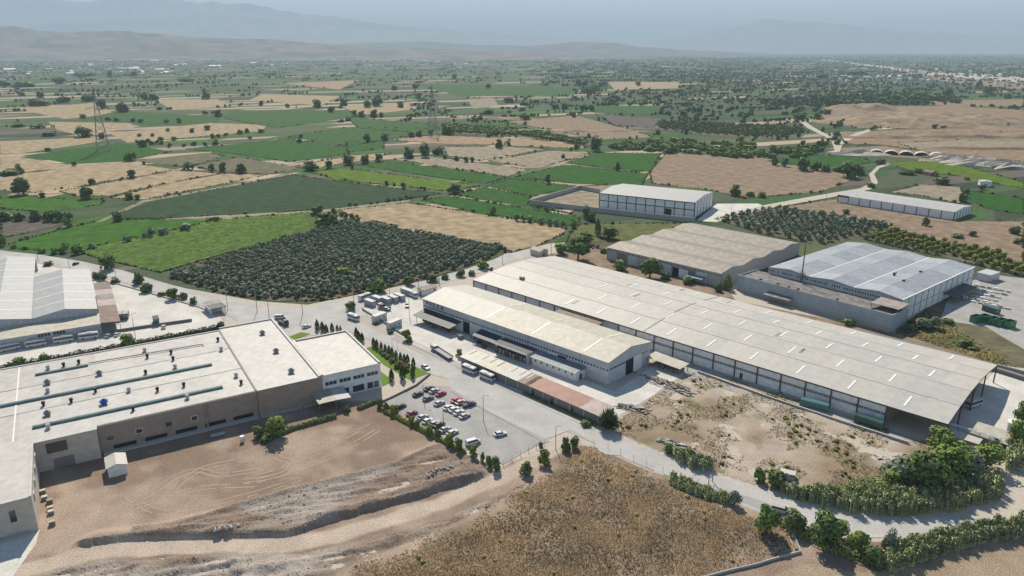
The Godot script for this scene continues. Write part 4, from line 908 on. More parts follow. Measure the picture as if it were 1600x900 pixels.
func line_side(l: Array, x: float, z: float) -> Vector2:
	# (signed distance, nearest distance) to a polyline; positive on its far (north) side
	var best := 1e9; var sg := 0.0
	var p := Vector2(x, z)
	for k in l.size() - 1:
		var q := Geometry2D.get_closest_point_to_segment(p, l[k], l[k + 1])
		var d := q.distance_to(p)
		if d < best:
			best = d
			sg = signf((l[k + 1] - l[k]).cross(p - l[k]))
	return Vector2(-sg * best, best)

func inside(zn: String, x: float, z: float) -> bool:
	return Geometry2D.is_point_in_polygon(Vector2(x, z), zones[zn])

func edge_fade(zn: String, x: float, z: float, w: float) -> float:
	var p: PackedVector2Array = zones[zn]
	var best := 1e9
	var q := Vector2(x, z)
	for k in p.size():
		best = minf(best, Geometry2D.get_closest_point_to_segment(q, p[k], p[(k + 1) % p.size()]).distance_to(q))
	return clampf(best / w, 0.0, 1.0)

func gh(x: float, z: float) -> float:
	# height of the open earth in front of the factories
	if not inside("EARTHLOT", x, z):
		if inside("DIRTYARD", x, z):
			return (0.25 * noise.get_noise_2d(x * 3.0, z * 3.0) + 0.35 * noise.get_noise_2d(x, z) + 0.12) * edge_fade("DIRTYARD", x, z, 5.0)
		return 0.0
	var f := edge_fade("EARTHLOT", x, z, 6.0)
	var h := 0.06 * noise.get_noise_2d(x * 4.0, z * 4.0)
	var tr := line_side(track, x, z)
	var bk := line_side(bank, x, z)
	var on_track := smoothstep(2.0, 4.5, tr.y)
	if inside("ROUGH", x, z):
		var e := edge_fade("ROUGH", x, z, 3.0)
		h += e * (0.5 + 1.0 * dozed(x, z) + 0.5 * noise2.get_noise_2d(x * 6.0, z * 6.0) + 0.35 * noise.get_noise_2d(x * 2.0, z * 2.0))
	elif inside("MOUNDS", x, z):
		var e := edge_fade("MOUNDS", x, z, 4.0)
		h += e * (0.6 + 1.1 * dozed(x, z) + 1.1 * noise2.get_noise_2d(x * 5.0, z * 5.0) + 0.6 * noise.get_noise_2d(x * 1.6, z * 1.6))
	elif inside("SCRUB", x, z):
		var e := edge_fade("SCRUB", x, z, 9.0)
		h += e * (1.0 + 0.5 * noise.get_noise_2d(x * 1.2, z * 1.2) + 0.2 * noise.get_noise_2d(x * 6.0, z * 6.0))
	if bk.y < 7.0:
		h += 1.5 * smoothstep(-0.1, 0.6, bk.x + 0.6 * noise.get_noise_2d(x * 6.0, z * 6.0)) * smoothstep(7.0, 2.0, bk.y)
	var bm := line_side(berm, x, z)
	h += 1.1 * exp(-pow((bm.y + 0.5 * noise.get_noise_2d(x * 7.0, z * 7.0)) / 1.2, 2.0))
	return h * f * on_track

func soil_color(x: float, z: float) -> Color:
	var a := noise.get_noise_2d(x * 2.2 + 90.0, z * 2.2)
	var b := noise2.get_noise_2d(x * 0.9 + 40.0, z * 0.9)
	var st := dozed(x, z)
	var c := Color(0.47, 0.365, 0.28).lerp(Color(0.31, 0.228, 0.172), clampf(0.5 + b * 2.4 + a * 0.9, 0.0, 1.0))
	var tr := line_side(track, x, z)
	if inside("DIRTYARD", x, z):
		c = Color(0.54, 0.455, 0.365).lerp(Color(0.34, 0.265, 0.18), clampf(0.38 + b * 2.6, 0.0, 1.0))
		c = c.lerp(Color(0.24, 0.22, 0.10), clampf(a * 2.0 - 0.35, 0.0, 0.6))
	elif inside("ROUGH", x, z):
		c = Color(0.36, 0.28, 0.22).lerp(Color(0.265, 0.195, 0.15), clampf(0.5 + st * 1.3, 0.0, 1.0))
		c = c.lerp(Color(0.46, 0.41, 0.355), clampf(b * 2.4, 0.0, 0.8))
	elif inside("MOUNDS", x, z):
		c = Color(0.37, 0.295, 0.235).lerp(Color(0.25, 0.185, 0.14), clampf(0.5 + st * 1.4, 0.0, 1.0))
		c = c.lerp(Color(0.50, 0.455, 0.40), clampf(b * 2.4, 0.0, 0.7))
	elif inside("SCRUB", x, z):
		var g := Color(0.34, 0.265, 0.18).lerp(Color(0.25, 0.195, 0.13), clampf(0.5 + a * 1.6, 0.0, 1.0))
		g = g.lerp(Color(0.40, 0.285, 0.17), clampf(b * 2.2, 0.0, 0.7))
		c = c.lerp(g, smoothstep(0.05, 0.6, edge_fade("SCRUB", x, z, 9.0) + a * 0.5))
	elif inside("FIELDCORNER", x, z):
		c = Color(0.46, 0.36, 0.255).lerp(Color(0.38, 0.295, 0.205), clampf(0.5 + a, 0.0, 1.0))
	if tr.y < 3.8:
		c = c.lerp(Color(0.60, 0.50, 0.40), smoothstep(3.8, 2.4, tr.y + a))
	return c

func dozed(x: float, z: float) -> float:
	# ridges left by the dozer blade, drawn out along the dirt track
	return noise2.get_noise_2d((x * 0.952 - z * 0.306) * 2.2, (x * 0.306 + z * 0.952) * 20.0)

func terrain(called: String, zn: String, step: float) -> void:
	var p: PackedVector2Array = zones[zn]
	var lo := p[0]; var hi := p[0]
	for q in p:
		lo = lo.min(q); hi = hi.max(q)
	lo.y = maxf(lo.y, -320.0); hi.y = minf(hi.y, -92.0)
	lo.x = maxf(lo.x, -150.0); hi.x = minf(hi.x, 170.0)
	var nx := int((hi.x - lo.x) / step) + 1; var nz := int((hi.y - lo.y) / step) + 1
	var vs := PackedVector3Array(); var cs := PackedColorArray(); var uv := PackedVector2Array(); var inn := []
	for j in nz + 1:
		for i in nx + 1:
			var x := lo.x + i * step; var z := lo.y + j * step
			var ok := inside(zn, x, z)
			inn.append(ok)
			vs.append(Vector3(x, (gh(x, z) if ok else 0.0), z))
			cs.append(soil_color(x, z) if ok else Color(0.5, 0.42, 0.33))
			uv.append(Vector2(x, z) * 0.1)
	var idx := PackedInt32Array()
	var ns := PackedVector3Array()
	ns.resize(vs.size())
	for j in nz:
		for i in nx:
			var a := j * (nx + 1) + i
			if inn[a] or inn[a + 1] or inn[a + nx + 1] or inn[a + nx + 2]:
				for tr in [[a, a + 1, a + nx + 2], [a, a + nx + 2, a + nx + 1]]:
					idx.append_array(PackedInt32Array(tr))
					var nn := (vs[tr[2]] - vs[tr[0]]).cross(vs[tr[1]] - vs[tr[0]])
					for k in tr: ns[k] += nn
	for k in ns.size(): ns[k] = ns[k].normalized() if ns[k].length() > 0.0 else Vector3.UP
	var arr := []
	arr.resize(Mesh.ARRAY_MAX)
	arr[Mesh.ARRAY_VERTEX] = vs; arr[Mesh.ARRAY_NORMAL] = ns; arr[Mesh.ARRAY_COLOR] = cs; arr[Mesh.ARRAY_TEX_UV] = uv; arr[Mesh.ARRAY_INDEX] = idx
	var m := ArrayMesh.new()
	m.add_surface_from_arrays(Mesh.PRIMITIVE_TRIANGLES, arr)
	ground(called, m, M.soil)

func ribbon(l: Array, w: float, y: float) -> ArrayMesh:
	var s := Mb.new()
	for k in l.size() - 1:
		var a: Vector2 = l[k]; var b: Vector2 = l[k + 1]
		var pa: Vector2 = l[maxi(k - 1, 0)]; var pb: Vector2 = l[mini(k + 2, l.size() - 1)]
		var na := (b - pa).normalized().orthogonal() * w * 0.5; var nb := (pb - a).normalized().orthogonal() * w * 0.5
		var q := [a - na, b - nb, b + nb, a + na]
		var v3 := []
		for p in q: v3.append(Vector3(p.x, gh(p.x, p.y) + y, p.y))
		if (v3[1] - v3[0]).cross(v3[2] - v3[0]).y > 0: s.quad(v3[0], v3[1], v3[2], v3[3])
		else: s.quad(v3[3], v3[2], v3[1], v3[0])
	return s.done()

# ------------------------------------------------------------------ plants
var crowns := {}
var trunks := {}

func leaf_color(kind: String) -> Color:
	var q := rng.randf()
	match kind:
		"light": return Color(0.104, 0.159, 0.0366).lerp(Color(0.195, 0.256, 0.0671), q)
		"olive": return Color(0.13, 0.165, 0.105).lerp(Color(0.245, 0.28, 0.19), q)
		"yellow": return Color(0.134, 0.159, 0.0366).lerp(Color(0.281, 0.293, 0.061), q * q)
		"reddish": return Color(0.122, 0.083, 0.0488).lerp(Color(0.195, 0.14, 0.0732), q)
		"cypress": return Color(0.0342, 0.061, 0.0268).lerp(Color(0.0671, 0.104, 0.0427), q)
		"spiky": return Color(0.0732, 0.104, 0.0549).lerp(Color(0.146, 0.177, 0.0976), q)
		"shrub": return Color(0.0854, 0.122, 0.0427).lerp(Color(0.165, 0.207, 0.0732), q)
	return Color(0.061, 0.104, 0.0366).lerp(Color(0.14, 0.195, 0.061), q)

# a crown of unit height and width (the trunk is below it): lobes of many leaf faces with gaps between them
func crown(kind: String, lod: int, variant: int) -> ArrayMesh:
	var key := "%s%d%d" % [kind, lod, variant]
	if crowns.has(key): return crowns[key]
	rng.seed = key.hash()
	var s := Mb.new()
	var count: int = [1500, 520, 190, 60][lod]
	var size: float = [0.052, 0.085, 0.13, 0.23][lod]
	if kind == "cypress" or kind == "poplar":
		for k in count:
			var y := pow(rng.randf(), 0.8)
			var rad := 0.5 * (1.0 - pow(y, 3.0)) * smoothstep(0.0, 0.12, y + 0.03) * (0.8 + 0.25 * rng.randf())
			var an := rng.randf() * TAU
			var p := Vector3(cos(an) * rad, 0.04 + y * 0.96, sin(an) * rad)
			face(s, p, Vector3(cos(an), 0.25, sin(an)).normalized(), size * 0.9, kind, 1.6)
		crowns[key] = s.done()
		return crowns[key]
	if kind == "spiky":
		for k in count / 2:
			var d := Vector3(rng.randfn(), absf(rng.randfn()) * 0.9 + 0.1, rng.randfn()).normalized()
			var side := d.cross(Vector3(rng.randfn(), rng.randfn(), rng.randfn())).normalized() * 0.012
			var b := Vector3(0, 0.1 + rng.randf() * 0.25, 0) + d * 0.1
			var e := b + Vector3(d.x * 0.45, d.y * 0.62, d.z * 0.45) * (0.75 + 0.3 * rng.randf())
			var bn := side.cross(d).normalized()
			s.leaf(b - side, b + side, e + side, e - side, bn if bn.y > 0.0 else -bn, leaf_color(kind))
		crowns[key] = s.done()
		return crowns[key]
	var low: float = 0.02 if kind in ["round", "light", "reddish"] else 0.05 if kind == "olive" else 0.0
	var lobes := []
	var nl := 9 + variant * 2
	for k in nl:
		var an := TAU * k / nl + rng.randf_range(-0.4, 0.4)
		var up := rng.randf()
		var rr := rng.randf_range(0.12, 0.31) * (1.0 - 0.45 * up)
		lobes.append([Vector3(cos(an) * rr, lerpf(low + 0.12, 0.82, up), sin(an) * rr), rng.randf_range(0.14, 0.24)])
	lobes.append([Vector3(0, lerpf(low, 1.0, 0.5), 0), 0.27])
	for k in count:
		var l: Array = lobes[rng.randi() % lobes.size()]
		var d := Vector3(rng.randfn(), rng.randfn() + 0.25, rng.randfn()).normalized()
		var p: Vector3 = l[0] + d * l[1] * (0.62 + 0.42 * sqrt(rng.randf()))
		p.y = clampf(p.y, low * 0.6, 1.0)
		var from_axis := Vector3(p.x * 1.4, (p.y - lerpf(low, 1.0, 0.4)) * 1.2, p.z * 1.4)
		face(s, p, (d * 0.6 + from_axis).normalized(), size, kind, 1.25)
	crowns[key] = s.done()
	return crowns[key]

func face(s: Mb, p: Vector3, out: Vector3, size: float, kind: String, long: float) -> void:
	var nn := (out + Vector3(rng.randfn(), rng.randfn(), rng.randfn()) * 0.5).normalized()
	var u := nn.cross(Vector3(rng.randfn(), rng.randfn(), rng.randfn())).normalized()
	var w := nn.cross(u)
	var a := size * rng.randf_range(0.5, 0.95)
	s.leaf(p - u * a * long, p - w * a, p + u * a * long, p + w * a, (nn + out * 0.6).normalized(), leaf_color(kind))

func trunk(kind: String) -> ArrayMesh:
	if trunks.has(kind): return trunks[kind]
	var s := Mb.new()
	var top: float = 0.12 if kind in ["shrub", "yellow", "spiky", "cypress", "poplar"] else 0.26
	s.tube(Vector3.ZERO, Vector3(0.01, top, 0.0), 0.035, 0.024, 6, false)
	for k in 3:
		var an := k * 2.1 + 0.4
		s.tube(Vector3(0.01, top * 0.85, 0), Vector3(cos(an) * 0.17, top + 0.22, sin(an) * 0.17), 0.022, 0.008, 4, false)
	trunks[kind] = s.done()
	return trunks[kind]

const NAMES := {"round": "broadleaf_tree", "light": "leafy_tree", "olive": "olive_tree", "shrub": "shrub", "reddish": "rusty_leaved_tree", "poplar": "poplar_tree", "yellow": "yellow_green_shrub", "spiky": "spiky_tree", "cypress": "cypress_tree"}

func tree(x: float, z: float, h: float, w: float, kind: String, label: String, group: String, called := "") -> void:
	var d := Vector2(x, z).length()
	var pxl := h / d * 736.0
	var lod := 0 if pxl > 20.0 else 1 if pxl > 9.0 else 2
	var k := absi(int(x * 7.0 + z * 3.0)) % 3
	var t := thing(called if called else NAMES[kind], label, "shrub" if kind in ["shrub", "yellow"] else "tree", Vector3(x, gh(x, z) - 0.06, z), 0.0, group)
	t.rotation.y = x * 3.7 + z
	t.scale = Vector3(w * 1.12, h * 1.04, w * 1.12)
	part("trunk", trunk(kind), M.bark, t)
	part("crown", crown(kind, lod, k), M.leaf, t)

func grove(zn: String, along: float, row: float, across: float, h: float, w: float, kind: String, label: String, group: String, called: String, keep := 300, lod := 1) -> void:
	var p: PackedVector2Array = zones[zn]
	var c := Vector2.ZERO
	for q in p: c += q / p.size()
	var u := Vector2.from_angle(along); var v := u.orthogonal()
	var spots := []
	var r2 := RandomNumberGenerator.new(); r2.seed = zn.hash()
	for i in range(-60, 61):
		for j in range(-60, 61):
			var q := c + u * (i * row) + v * (j * across) + Vector2(r2.randf_range(-0.5, 0.5), r2.randf_range(-0.5, 0.5)) * row * 0.16
			if r2.randf() > 0.03 and Geometry2D.is_point_in_polygon(q, p): spots.append(q)
	spots.sort_custom(func(a, b): return a.length() < b.length())
	var xf := [[], [], []]
	for k in spots.size():
		var q: Vector2 = spots[k]
		var f := r2.randf_range(0.78, 1.16)
		if k < keep:
			tree(q.x, q.y, h * f, w * f, kind, label, group, called)
		else:
			xf[k % 3].append(Transform3D(Basis(Vector3.UP, r2.randf() * TAU).scaled_local(Vector3(w * f * 1.1, h * f, w * f * 1.1)), Vector3(q.x, -0.05, q.y)))
	for k in 3:
		if xf[k].size(): stuff(called + "_rows", group + ", the farther rows", crown(kind, lod, k), M.leaf, xf[k], [])

func scatter(called: String, label: String, zn: String, count: int, shape: Mesh, m: Material, smin: float, smax: float, tall: float, c0: Color, c1: Color, patch := -2.0, ragged := 0.0) -> void:
	var p: PackedVector2Array = zones[zn]
	var lo := p[0]; var hi := p[0]
	for q in p:
		lo = lo.min(q); hi = hi.max(q)
	lo.y = maxf(lo.y, -700.0); hi.y = minf(hi.y, -95.0); lo.x = maxf(lo.x, -150.0); hi.x = minf(hi.x, 200.0)
	var xf := []; var cs := []
	var r2 := RandomNumberGenerator.new(); r2.seed = zn.hash() + count
	for k in count * 4:
		if xf.size() >= count: break
		var q := Vector2(r2.randf_range(lo.x, hi.x), r2.randf_range(lo.y, hi.y))
		var nv := noise2.get_noise_2d(q.x * 2.5, q.y * 2.5)
		if not Geometry2D.is_point_in_polygon(q, p) or nv < patch: continue
		if line_side(track, q.x, q.y).y < 3.5: continue
		if ragged > 0.0 and edge_fade(zn, q.x, q.y, ragged) + nv * 0.8 < r2.randf(): continue
		var f := r2.randf_range(smin, smax)
		xf.append(Transform3D(Basis(Vector3.UP, r2.randf() * TAU).scaled_local(Vector3(f, f * tall * r2.randf_range(0.7, 1.3), f)), Vector3(q.x, gh(q.x, q.y) - 0.03, q.y)))
		cs.append(c0.lerp(c1, clampf(r2.randf() * 0.45 + 0.28 + nv * 1.7, 0.0, 1.0)))
	stuff(called, label, shape, m, xf, cs)

func tuft(blades: int, spread: float, sd: int) -> ArrayMesh:
	rng.seed = sd
	var s := Mb.new()
	for k in blades:
		var an := rng.randf() * TAU
		var b := Vector3(cos(an), 0, sin(an)) * rng.randf() * spread * 0.5
		var e := b + Vector3(cos(an) * spread * rng.randf(), rng.randf_range(0.5, 1.0), sin(an) * spread * rng.randf())
		var side := Vector3(-sin(an), 0, cos(an)) * rng.randf_range(0.04, 0.09)
		var q := rng.randf_range(0.75, 1.15)
		s.leaf(b - side, b + side, e + side * 0.3, e - side * 0.3, Vector3(cos(an), 1.2, sin(an)).normalized(), Color(q, q, q))
	return s.done()

func reed(sd: int) -> ArrayMesh:
	rng.seed = sd
	var s := Mb.new()
	for k in 46:
		var an := rng.randf() * TAU
		var b := Vector3(cos(an), 0, sin(an)) * rng.randf() * 0.5
		var lean := Vector3(rng.randfn() * 0.09, 0, rng.randfn() * 0.09)
		var top := rng.randf_range(0.7, 1.0)
		var side := Vector3(-sin(an), 0, cos(an)) * 0.035
		s.leaf(b - side, b + side, b + lean + Vector3(0, top, 0), b + lean + Vector3(0, top, 0) - side, Vector3(cos(an), 0.8, sin(an)).normalized(), Color(0.22, 0.27, 0.12).lerp(Color(0.42, 0.46, 0.24), rng.randf()))
		for j in 3:
			var y := top * rng.randf_range(0.35, 0.95)
			var a2 := rng.randf() * TAU
			var o := Vector3(cos(a2), 0, sin(a2))
			var p := b + lean * y + Vector3(0, y, 0)
			s.leaf(p, p + Vector3(0, 0.05, 0), p + o * 0.22 + Vector3(0, 0.09, 0), p + o * 0.20 + Vector3(0, 0.02, 0), (o * 0.5 + Vector3.UP).normalized(), Color(0.20, 0.25, 0.12).lerp(Color(0.40, 0.44, 0.26), rng.randf()))
	return s.done()

func stone_shape(sd: int) -> ArrayMesh:
	rng.seed = sd
	var s := Mb.new()
	var p := []
	for k in 8:
		var f := 0.5 if k < 4 else 0.26
		var an := TAU * (k % 4) / 4.0 + rng.randf_range(-0.3, 0.3)
		p.append(Vector3(cos(an) * f * rng.randf_range(0.7, 1.2), -0.1 if k < 4 else rng.randf_range(0.3, 0.6), -sin(an) * f * rng.randf_range(0.7, 1.2)))
	s.hexa(p)
	return s.done()

# ------------------------------------------------------------------ vehicles
var wheel_mesh: ArrayMesh
var rim_mesh: ArrayMesh

func wheels(t: Node3D, xs: Array, half: float, r: float) -> void:
	for x in xs:
		for s in [-1, 1]:
			var w := part("wheel", wheel_mesh, M.rubber, t)
			w.position = Vector3(x, r, s * half); w.scale = Vector3(r, r, 0.24)
			part("rim", rim_mesh, M.steel, w)

# side profile (x along the vehicle, y up) with the flanks pulled in towards the top
func hull(o: Array, half: float, y_in: float, inset: float) -> ArrayMesh:
	var s := Mb.new()
	var wd := func(y: float) -> float: return half - inset * clampf(y - y_in, 0.0, 1.0)
	var m := o.size()
	for k in m:
		var a: Vector2 = o[k]; var b: Vector2 = o[(k + 1) % m]
		var ha: float = wd.call(a.y); var hb: float = wd.call(b.y)
		s.quad(Vector3(a.x, a.y, ha), Vector3(a.x, a.y, -ha), Vector3(b.x, b.y, -hb), Vector3(b.x, b.y, hb))
	var pk := PackedVector2Array(o)
	var idx := Geometry2D.triangulate_polygon(pk)
	for k in range(0, idx.size(), 3):
		var p := pk[idx[k]]; var q := pk[idx[k + 1]]; var r := pk[idx[k + 2]]
		if (q - p).cross(r - p) < 0:
			var w := q; q = r; r = w
		s.tri(Vector3(p.x, p.y, wd.call(p.y)), Vector3(q.x, q.y, wd.call(q.y)), Vector3(r.x, r.y, wd.call(r.y)))
		s.tri(Vector3(p.x, p.y, -wd.call(p.y)), Vector3(r.x, r.y, -wd.call(r.y)), Vector3(q.x, q.y, -wd.call(q.y)))
	return s.done()

func v2(a: Array) -> Array:
	var o := []
	for k in range(0, a.size(), 2): o.append(Vector2(a[k], a[k + 1]))
	return o

func lamps(t: Node3D, front: float, back: float, y: float, half: float) -> void:
	for s in [-1, 1]:
		pbox("headlight", Vector3(front - 0.06, y, s * half - 0.16), Vector3(front + 0.02, y + 0.16, s * half + 0.16), M.lamp, t)
		pbox("tail_light", Vector3(back - 0.02, y, s * half - 0.13), Vector3(back + 0.06, y + 0.18, s * half + 0.13), M.taillamp, t)

func vehicle(d: Array) -> void:
	var kind: String = d[3]
	var paint: Material = M["p_" + d[4]]
	var at := Vector3(d[0], gh(d[0], d[1]) + 0.035, d[1])
	var cat: String = {"car": "car", "pickup": "pickup", "van": "van", "minibus": "minibus", "coach": "coach", "lorry": "lorry", "tipper": "truck", "towtruck": "truck", "trailer": "trailer"}[kind]
	var called: String = {"car": "parked_car", "pickup": "pickup_truck", "van": "van", "minibus": "minibus", "coach": "coach", "lorry": "box_lorry", "tipper": "tipper_truck", "towtruck": "tow_truck", "trailer": "flatbed_trailer"}[kind]
	var t := thing(called, d[5], cat, at, d[2], d[6])
	match kind:
		"car":
			part("body", hull(v2([-2.15, 0.28, 2.15, 0.28, 2.2, 0.62, 2.05, 0.8, 1.0, 0.93, -1.75, 0.98, -2.12, 0.9, -2.2, 0.6]), 0.88, 0.5, 0.12), paint, t)
			part("windows", hull(v2([1.02, 0.9, 0.32, 1.36, -1.3, 1.38, -1.9, 0.95]), 0.83, 0.9, 0.32), M.glass, t)
			part("roof", hull(v2([0.30, 1.355, 0.2, 1.45, -1.15, 1.47, -1.36, 1.37]), 0.69, 1.3, 0.3), paint, t)
			for s in [-1, 1]:
				pbox("pillar", Vector3(-0.42, 0.93, s * 0.81), Vector3(-0.34, 1.38, s * 0.72), paint, t)
				pbox("mirror", Vector3(0.62, 0.95, s * 0.86), Vector3(0.78, 1.06, s * 1.0), paint, t)
			wheels(t, [1.35, -1.35], 0.80, 0.32)
			lamps(t, 2.16, -2.16, 0.62, 0.62)
		"pickup":
			part("body", hull(v2([-2.5, 0.4, 2.5, 0.4, 2.55, 0.8, 2.4, 1.0, 1.3, 1.1, -2.5, 1.1]), 0.92, 0.6, 0.08), paint, t)
			part("windows", hull(v2([1.3, 1.05, 0.7, 1.62, -0.5, 1.64, -0.7, 1.05]), 0.84, 1.0, 0.25), M.glass, t)
			part("roof", hull(v2([0.68, 1.62, 0.6, 1.72, -0.4, 1.74, -0.52, 1.63]), 0.72, 1.6, 0.2), paint, t)
			pbox("load_bed", Vector3(-2.4, 1.102, -0.72), Vector3(-0.8, 1.13, 0.72), M.dark, t)
			wheels(t, [1.6, -1.6], 0.84, 0.37)
			lamps(t, 2.5, -2.48, 0.75, 0.66)
		"van":
			part("body", hull(v2([-2.5, 0.32, 2.4, 0.32, 2.5, 0.8, 1.75, 1.08, 1.0, 1.85, -2.3, 1.95, -2.5, 1.75]), 0.92, 0.9, 0.14), paint, t)
			part("windows", hull(v2([1.72, 1.14, 1.12, 1.75, -2.2, 1.78, -2.4, 1.2]), 0.925, 0.9, 0.13), M.glass, t)
			wheels(t, [1.6, -1.6], 0.84, 0.34)
			lamps(t, 2.42, -2.46, 0.75, 0.66)
		"minibus":
			part("body", hull(v2([-3.4, 0.4, 3.3, 0.4, 3.5, 1.1, 3.1, 2.45, 2.7, 2.68, -3.3, 2.72, -3.5, 2.5, -3.5, 0.9]), 1.12, 1.6, 0.12), paint, t)
			part("windows", hull(v2([3.42, 1.42, 3.16, 2.3, -3.25, 2.32, -3.3, 1.42]), 1.135, 1.6, 0.12), M.glass, t)
			pbox("rear_window", Vector3(-3.53, 1.55, -0.85), Vector3(-3.48, 2.3, 0.85), M.glass, t)
			pbox("air_conditioner", Vector3(-1.2, 2.68, -0.6), Vector3(0.6, 2.9, 0.6), paint, t)
			wheels(t, [2.2, -2.1], 1.02, 0.42)
			lamps(t, 3.40, -3.46, 0.85, 0.85)
		"coach":
			part("body", hull(v2([-4.6, 0.4, 4.5, 0.4, 4.7, 1.2, 4.4, 2.85, 4.0, 3.05, -4.5, 3.1, -4.7, 2.8, -4.7, 0.9]), 1.24, 1.8, 0.1), paint, t)
			part("windows", hull(v2([4.60, 1.6, 4.4, 2.6, -4.4, 2.62, -4.5, 1.6]), 1.255, 1.8, 0.1), M.glass, t)
			pbox("air_conditioner", Vector3(-0.9, 3.06, -0.75), Vector3(1.5, 3.32, 0.75), paint, t)
			pbox("roof_hatch", Vector3(-3.3, 3.06, -0.5), Vector3(-2.3, 3.18, 0.5), paint, t)
			wheels(t, [3.0, -2.6], 1.12, 0.48)
			lamps(t, 4.55, -4.66, 0.85, 0.95)
			t.scale = Vector3(0.82, 0.92, 0.92)
		"lorry":
			pbox("chassis", Vector3(-3.4, 0.55, -0.5), Vector3(3.2, 0.85, 0.5), M.dark, t)
			part("cab", hull(v2([1.9, 0.5, 3.5, 0.5, 3.55, 1.5, 3.3, 2.5, 3.1, 2.65, 1.9, 2.65]), 1.1, 1.6, 0.08), M.p_white if d[4] == "grey" else paint, t)
			part("windscreen", hull(v2([3.53, 1.6, 3.33, 2.4, 2.3, 2.4, 2.3, 1.6]), 1.115, 1.6, 0.08), M.glass, t)
			if d[4] == "dark":
				pbox("load_bed", Vector3(-3.6, 0.86, -1.15), Vector3(1.7, 1.1, 1.15), M.dark, t)
				for s in [-1, 1]: pbox("side_board", Vector3(-3.6, 1.1, s * 1.15), Vector3(1.7, 1.6, s * 1.08), M.dark, t)
			else:
				pbox("cargo_box", Vector3(-3.7, 0.9, -1.2), Vector3(1.75, 3.1, 1.2), M.greysteel, t)
			wheels(t, [2.6, -2.2], 0.98, 0.48)
			lamps(t, 3.48, -3.6, 0.75, 0.8)
		"tipper":
			pbox("chassis", Vector3(-3.6, 0.6, -0.5), Vector3(3.4, 0.95, 0.5), M.dark, t)
			part("cab", hull(v2([1.9, 0.5, 3.6, 0.5, 3.65, 1.5, 3.45, 2.7, 1.9, 2.75]), 1.15, 1.6, 0.06), M.p_white, t)
			part("windscreen", hull(v2([3.63, 1.6, 3.48, 2.5, 2.4, 2.5, 2.4, 1.6]), 1.165, 1.6, 0.06), M.glass, t)
			var b := Mb.new()
			b.hexa([Vector3(-3.6, 1.0, 1.1), Vector3(1.6, 1.0, 1.1), Vector3(1.6, 1.0, -1.1), Vector3(-3.6, 1.0, -1.1), Vector3(-3.9, 3.2, 1.35), Vector3(1.75, 3.2, 1.35), Vector3(1.75, 3.2, -1.35), Vector3(-3.9, 3.2, -1.35)])
			part("tipping_body", b.done(), paint, t)
			pbox("load", Vector3(-3.6, 3.1, -1.1), Vector3(1.5, 3.25, 1.1), M.dark, t)
			wheels(t, [2.6, -1.6, -2.8], 0.98, 0.5)
			lamps(t, 3.6, -3.6, 0.75, 0.85)
		"towtruck":
			pbox("chassis", Vector3(-3.8, 0.6, -0.55), Vector3(3.6, 0.95, 0.55), M.dark, t)
			part("cab", hull(v2([-3.9, 0.5, -2.2, 0.5, -2.2, 2.6, -3.6, 2.6, -3.85, 1.5]), 1.15, 1.6, 0.06), M.p_white, t)
			part("windscreen", hull(v2([-3.87, 1.55, -2.6, 1.55, -2.6, 2.4, -3.68, 2.4]), 1.165, 1.6, 0.06), M.glass, t)
			pbox("load_bed", Vector3(-2.0, 0.97, -1.2), Vector3(3.8, 1.15, 1.2), M.greysteel, t)
			for s in [-1, 1]: pbox("side_board", Vector3(-1.9, 1.15, s * 1.2), Vector3(3.8, 1.75, s * 1.12), M.p_black, t)
			pbox("crane_box", Vector3(-1.9, 1.15, -0.9), Vector3(-0.7, 2.4, 0.9), M.p_dark, t)
			pbox("load", Vector3(0.6, 1.15, -0.7), Vector3(2.6, 1.6, 0.7), M.p_contwhite, t)
			wheels(t, [-2.9, 1.9, 3.0], 1.0, 0.5)
		"trailer":
			pbox("deck", Vector3(-4.6, 1.25, -1.2), Vector3(7.6, 1.45, 1.2), M.concrete, t)
			pbox("side_rail", Vector3(-4.6, 1.45, -1.2), Vector3(7.6, 1.85, -1.1), M.dark, t)
			pbox("beam", Vector3(-6.0, 0.85, -0.5), Vector3(7.4, 1.24, 0.5), M.dark, t)
			pbox("headboard", Vector3(-7.4, 0.9, -1.2), Vector3(-4.7, 2.3, 1.2), M.greysteel, t)
			for k in 4: pbox("post", Vector3(-7.2 + k * 0.75, 2.3, 0.9), Vector3(-7.1 + k * 0.75, 3.1 - 0.3 * (k % 2), 1.0), M.greysteel, t)
			wheels(t, [-6.2, 4.2, 5.4, 6.6], 1.0, 0.5)

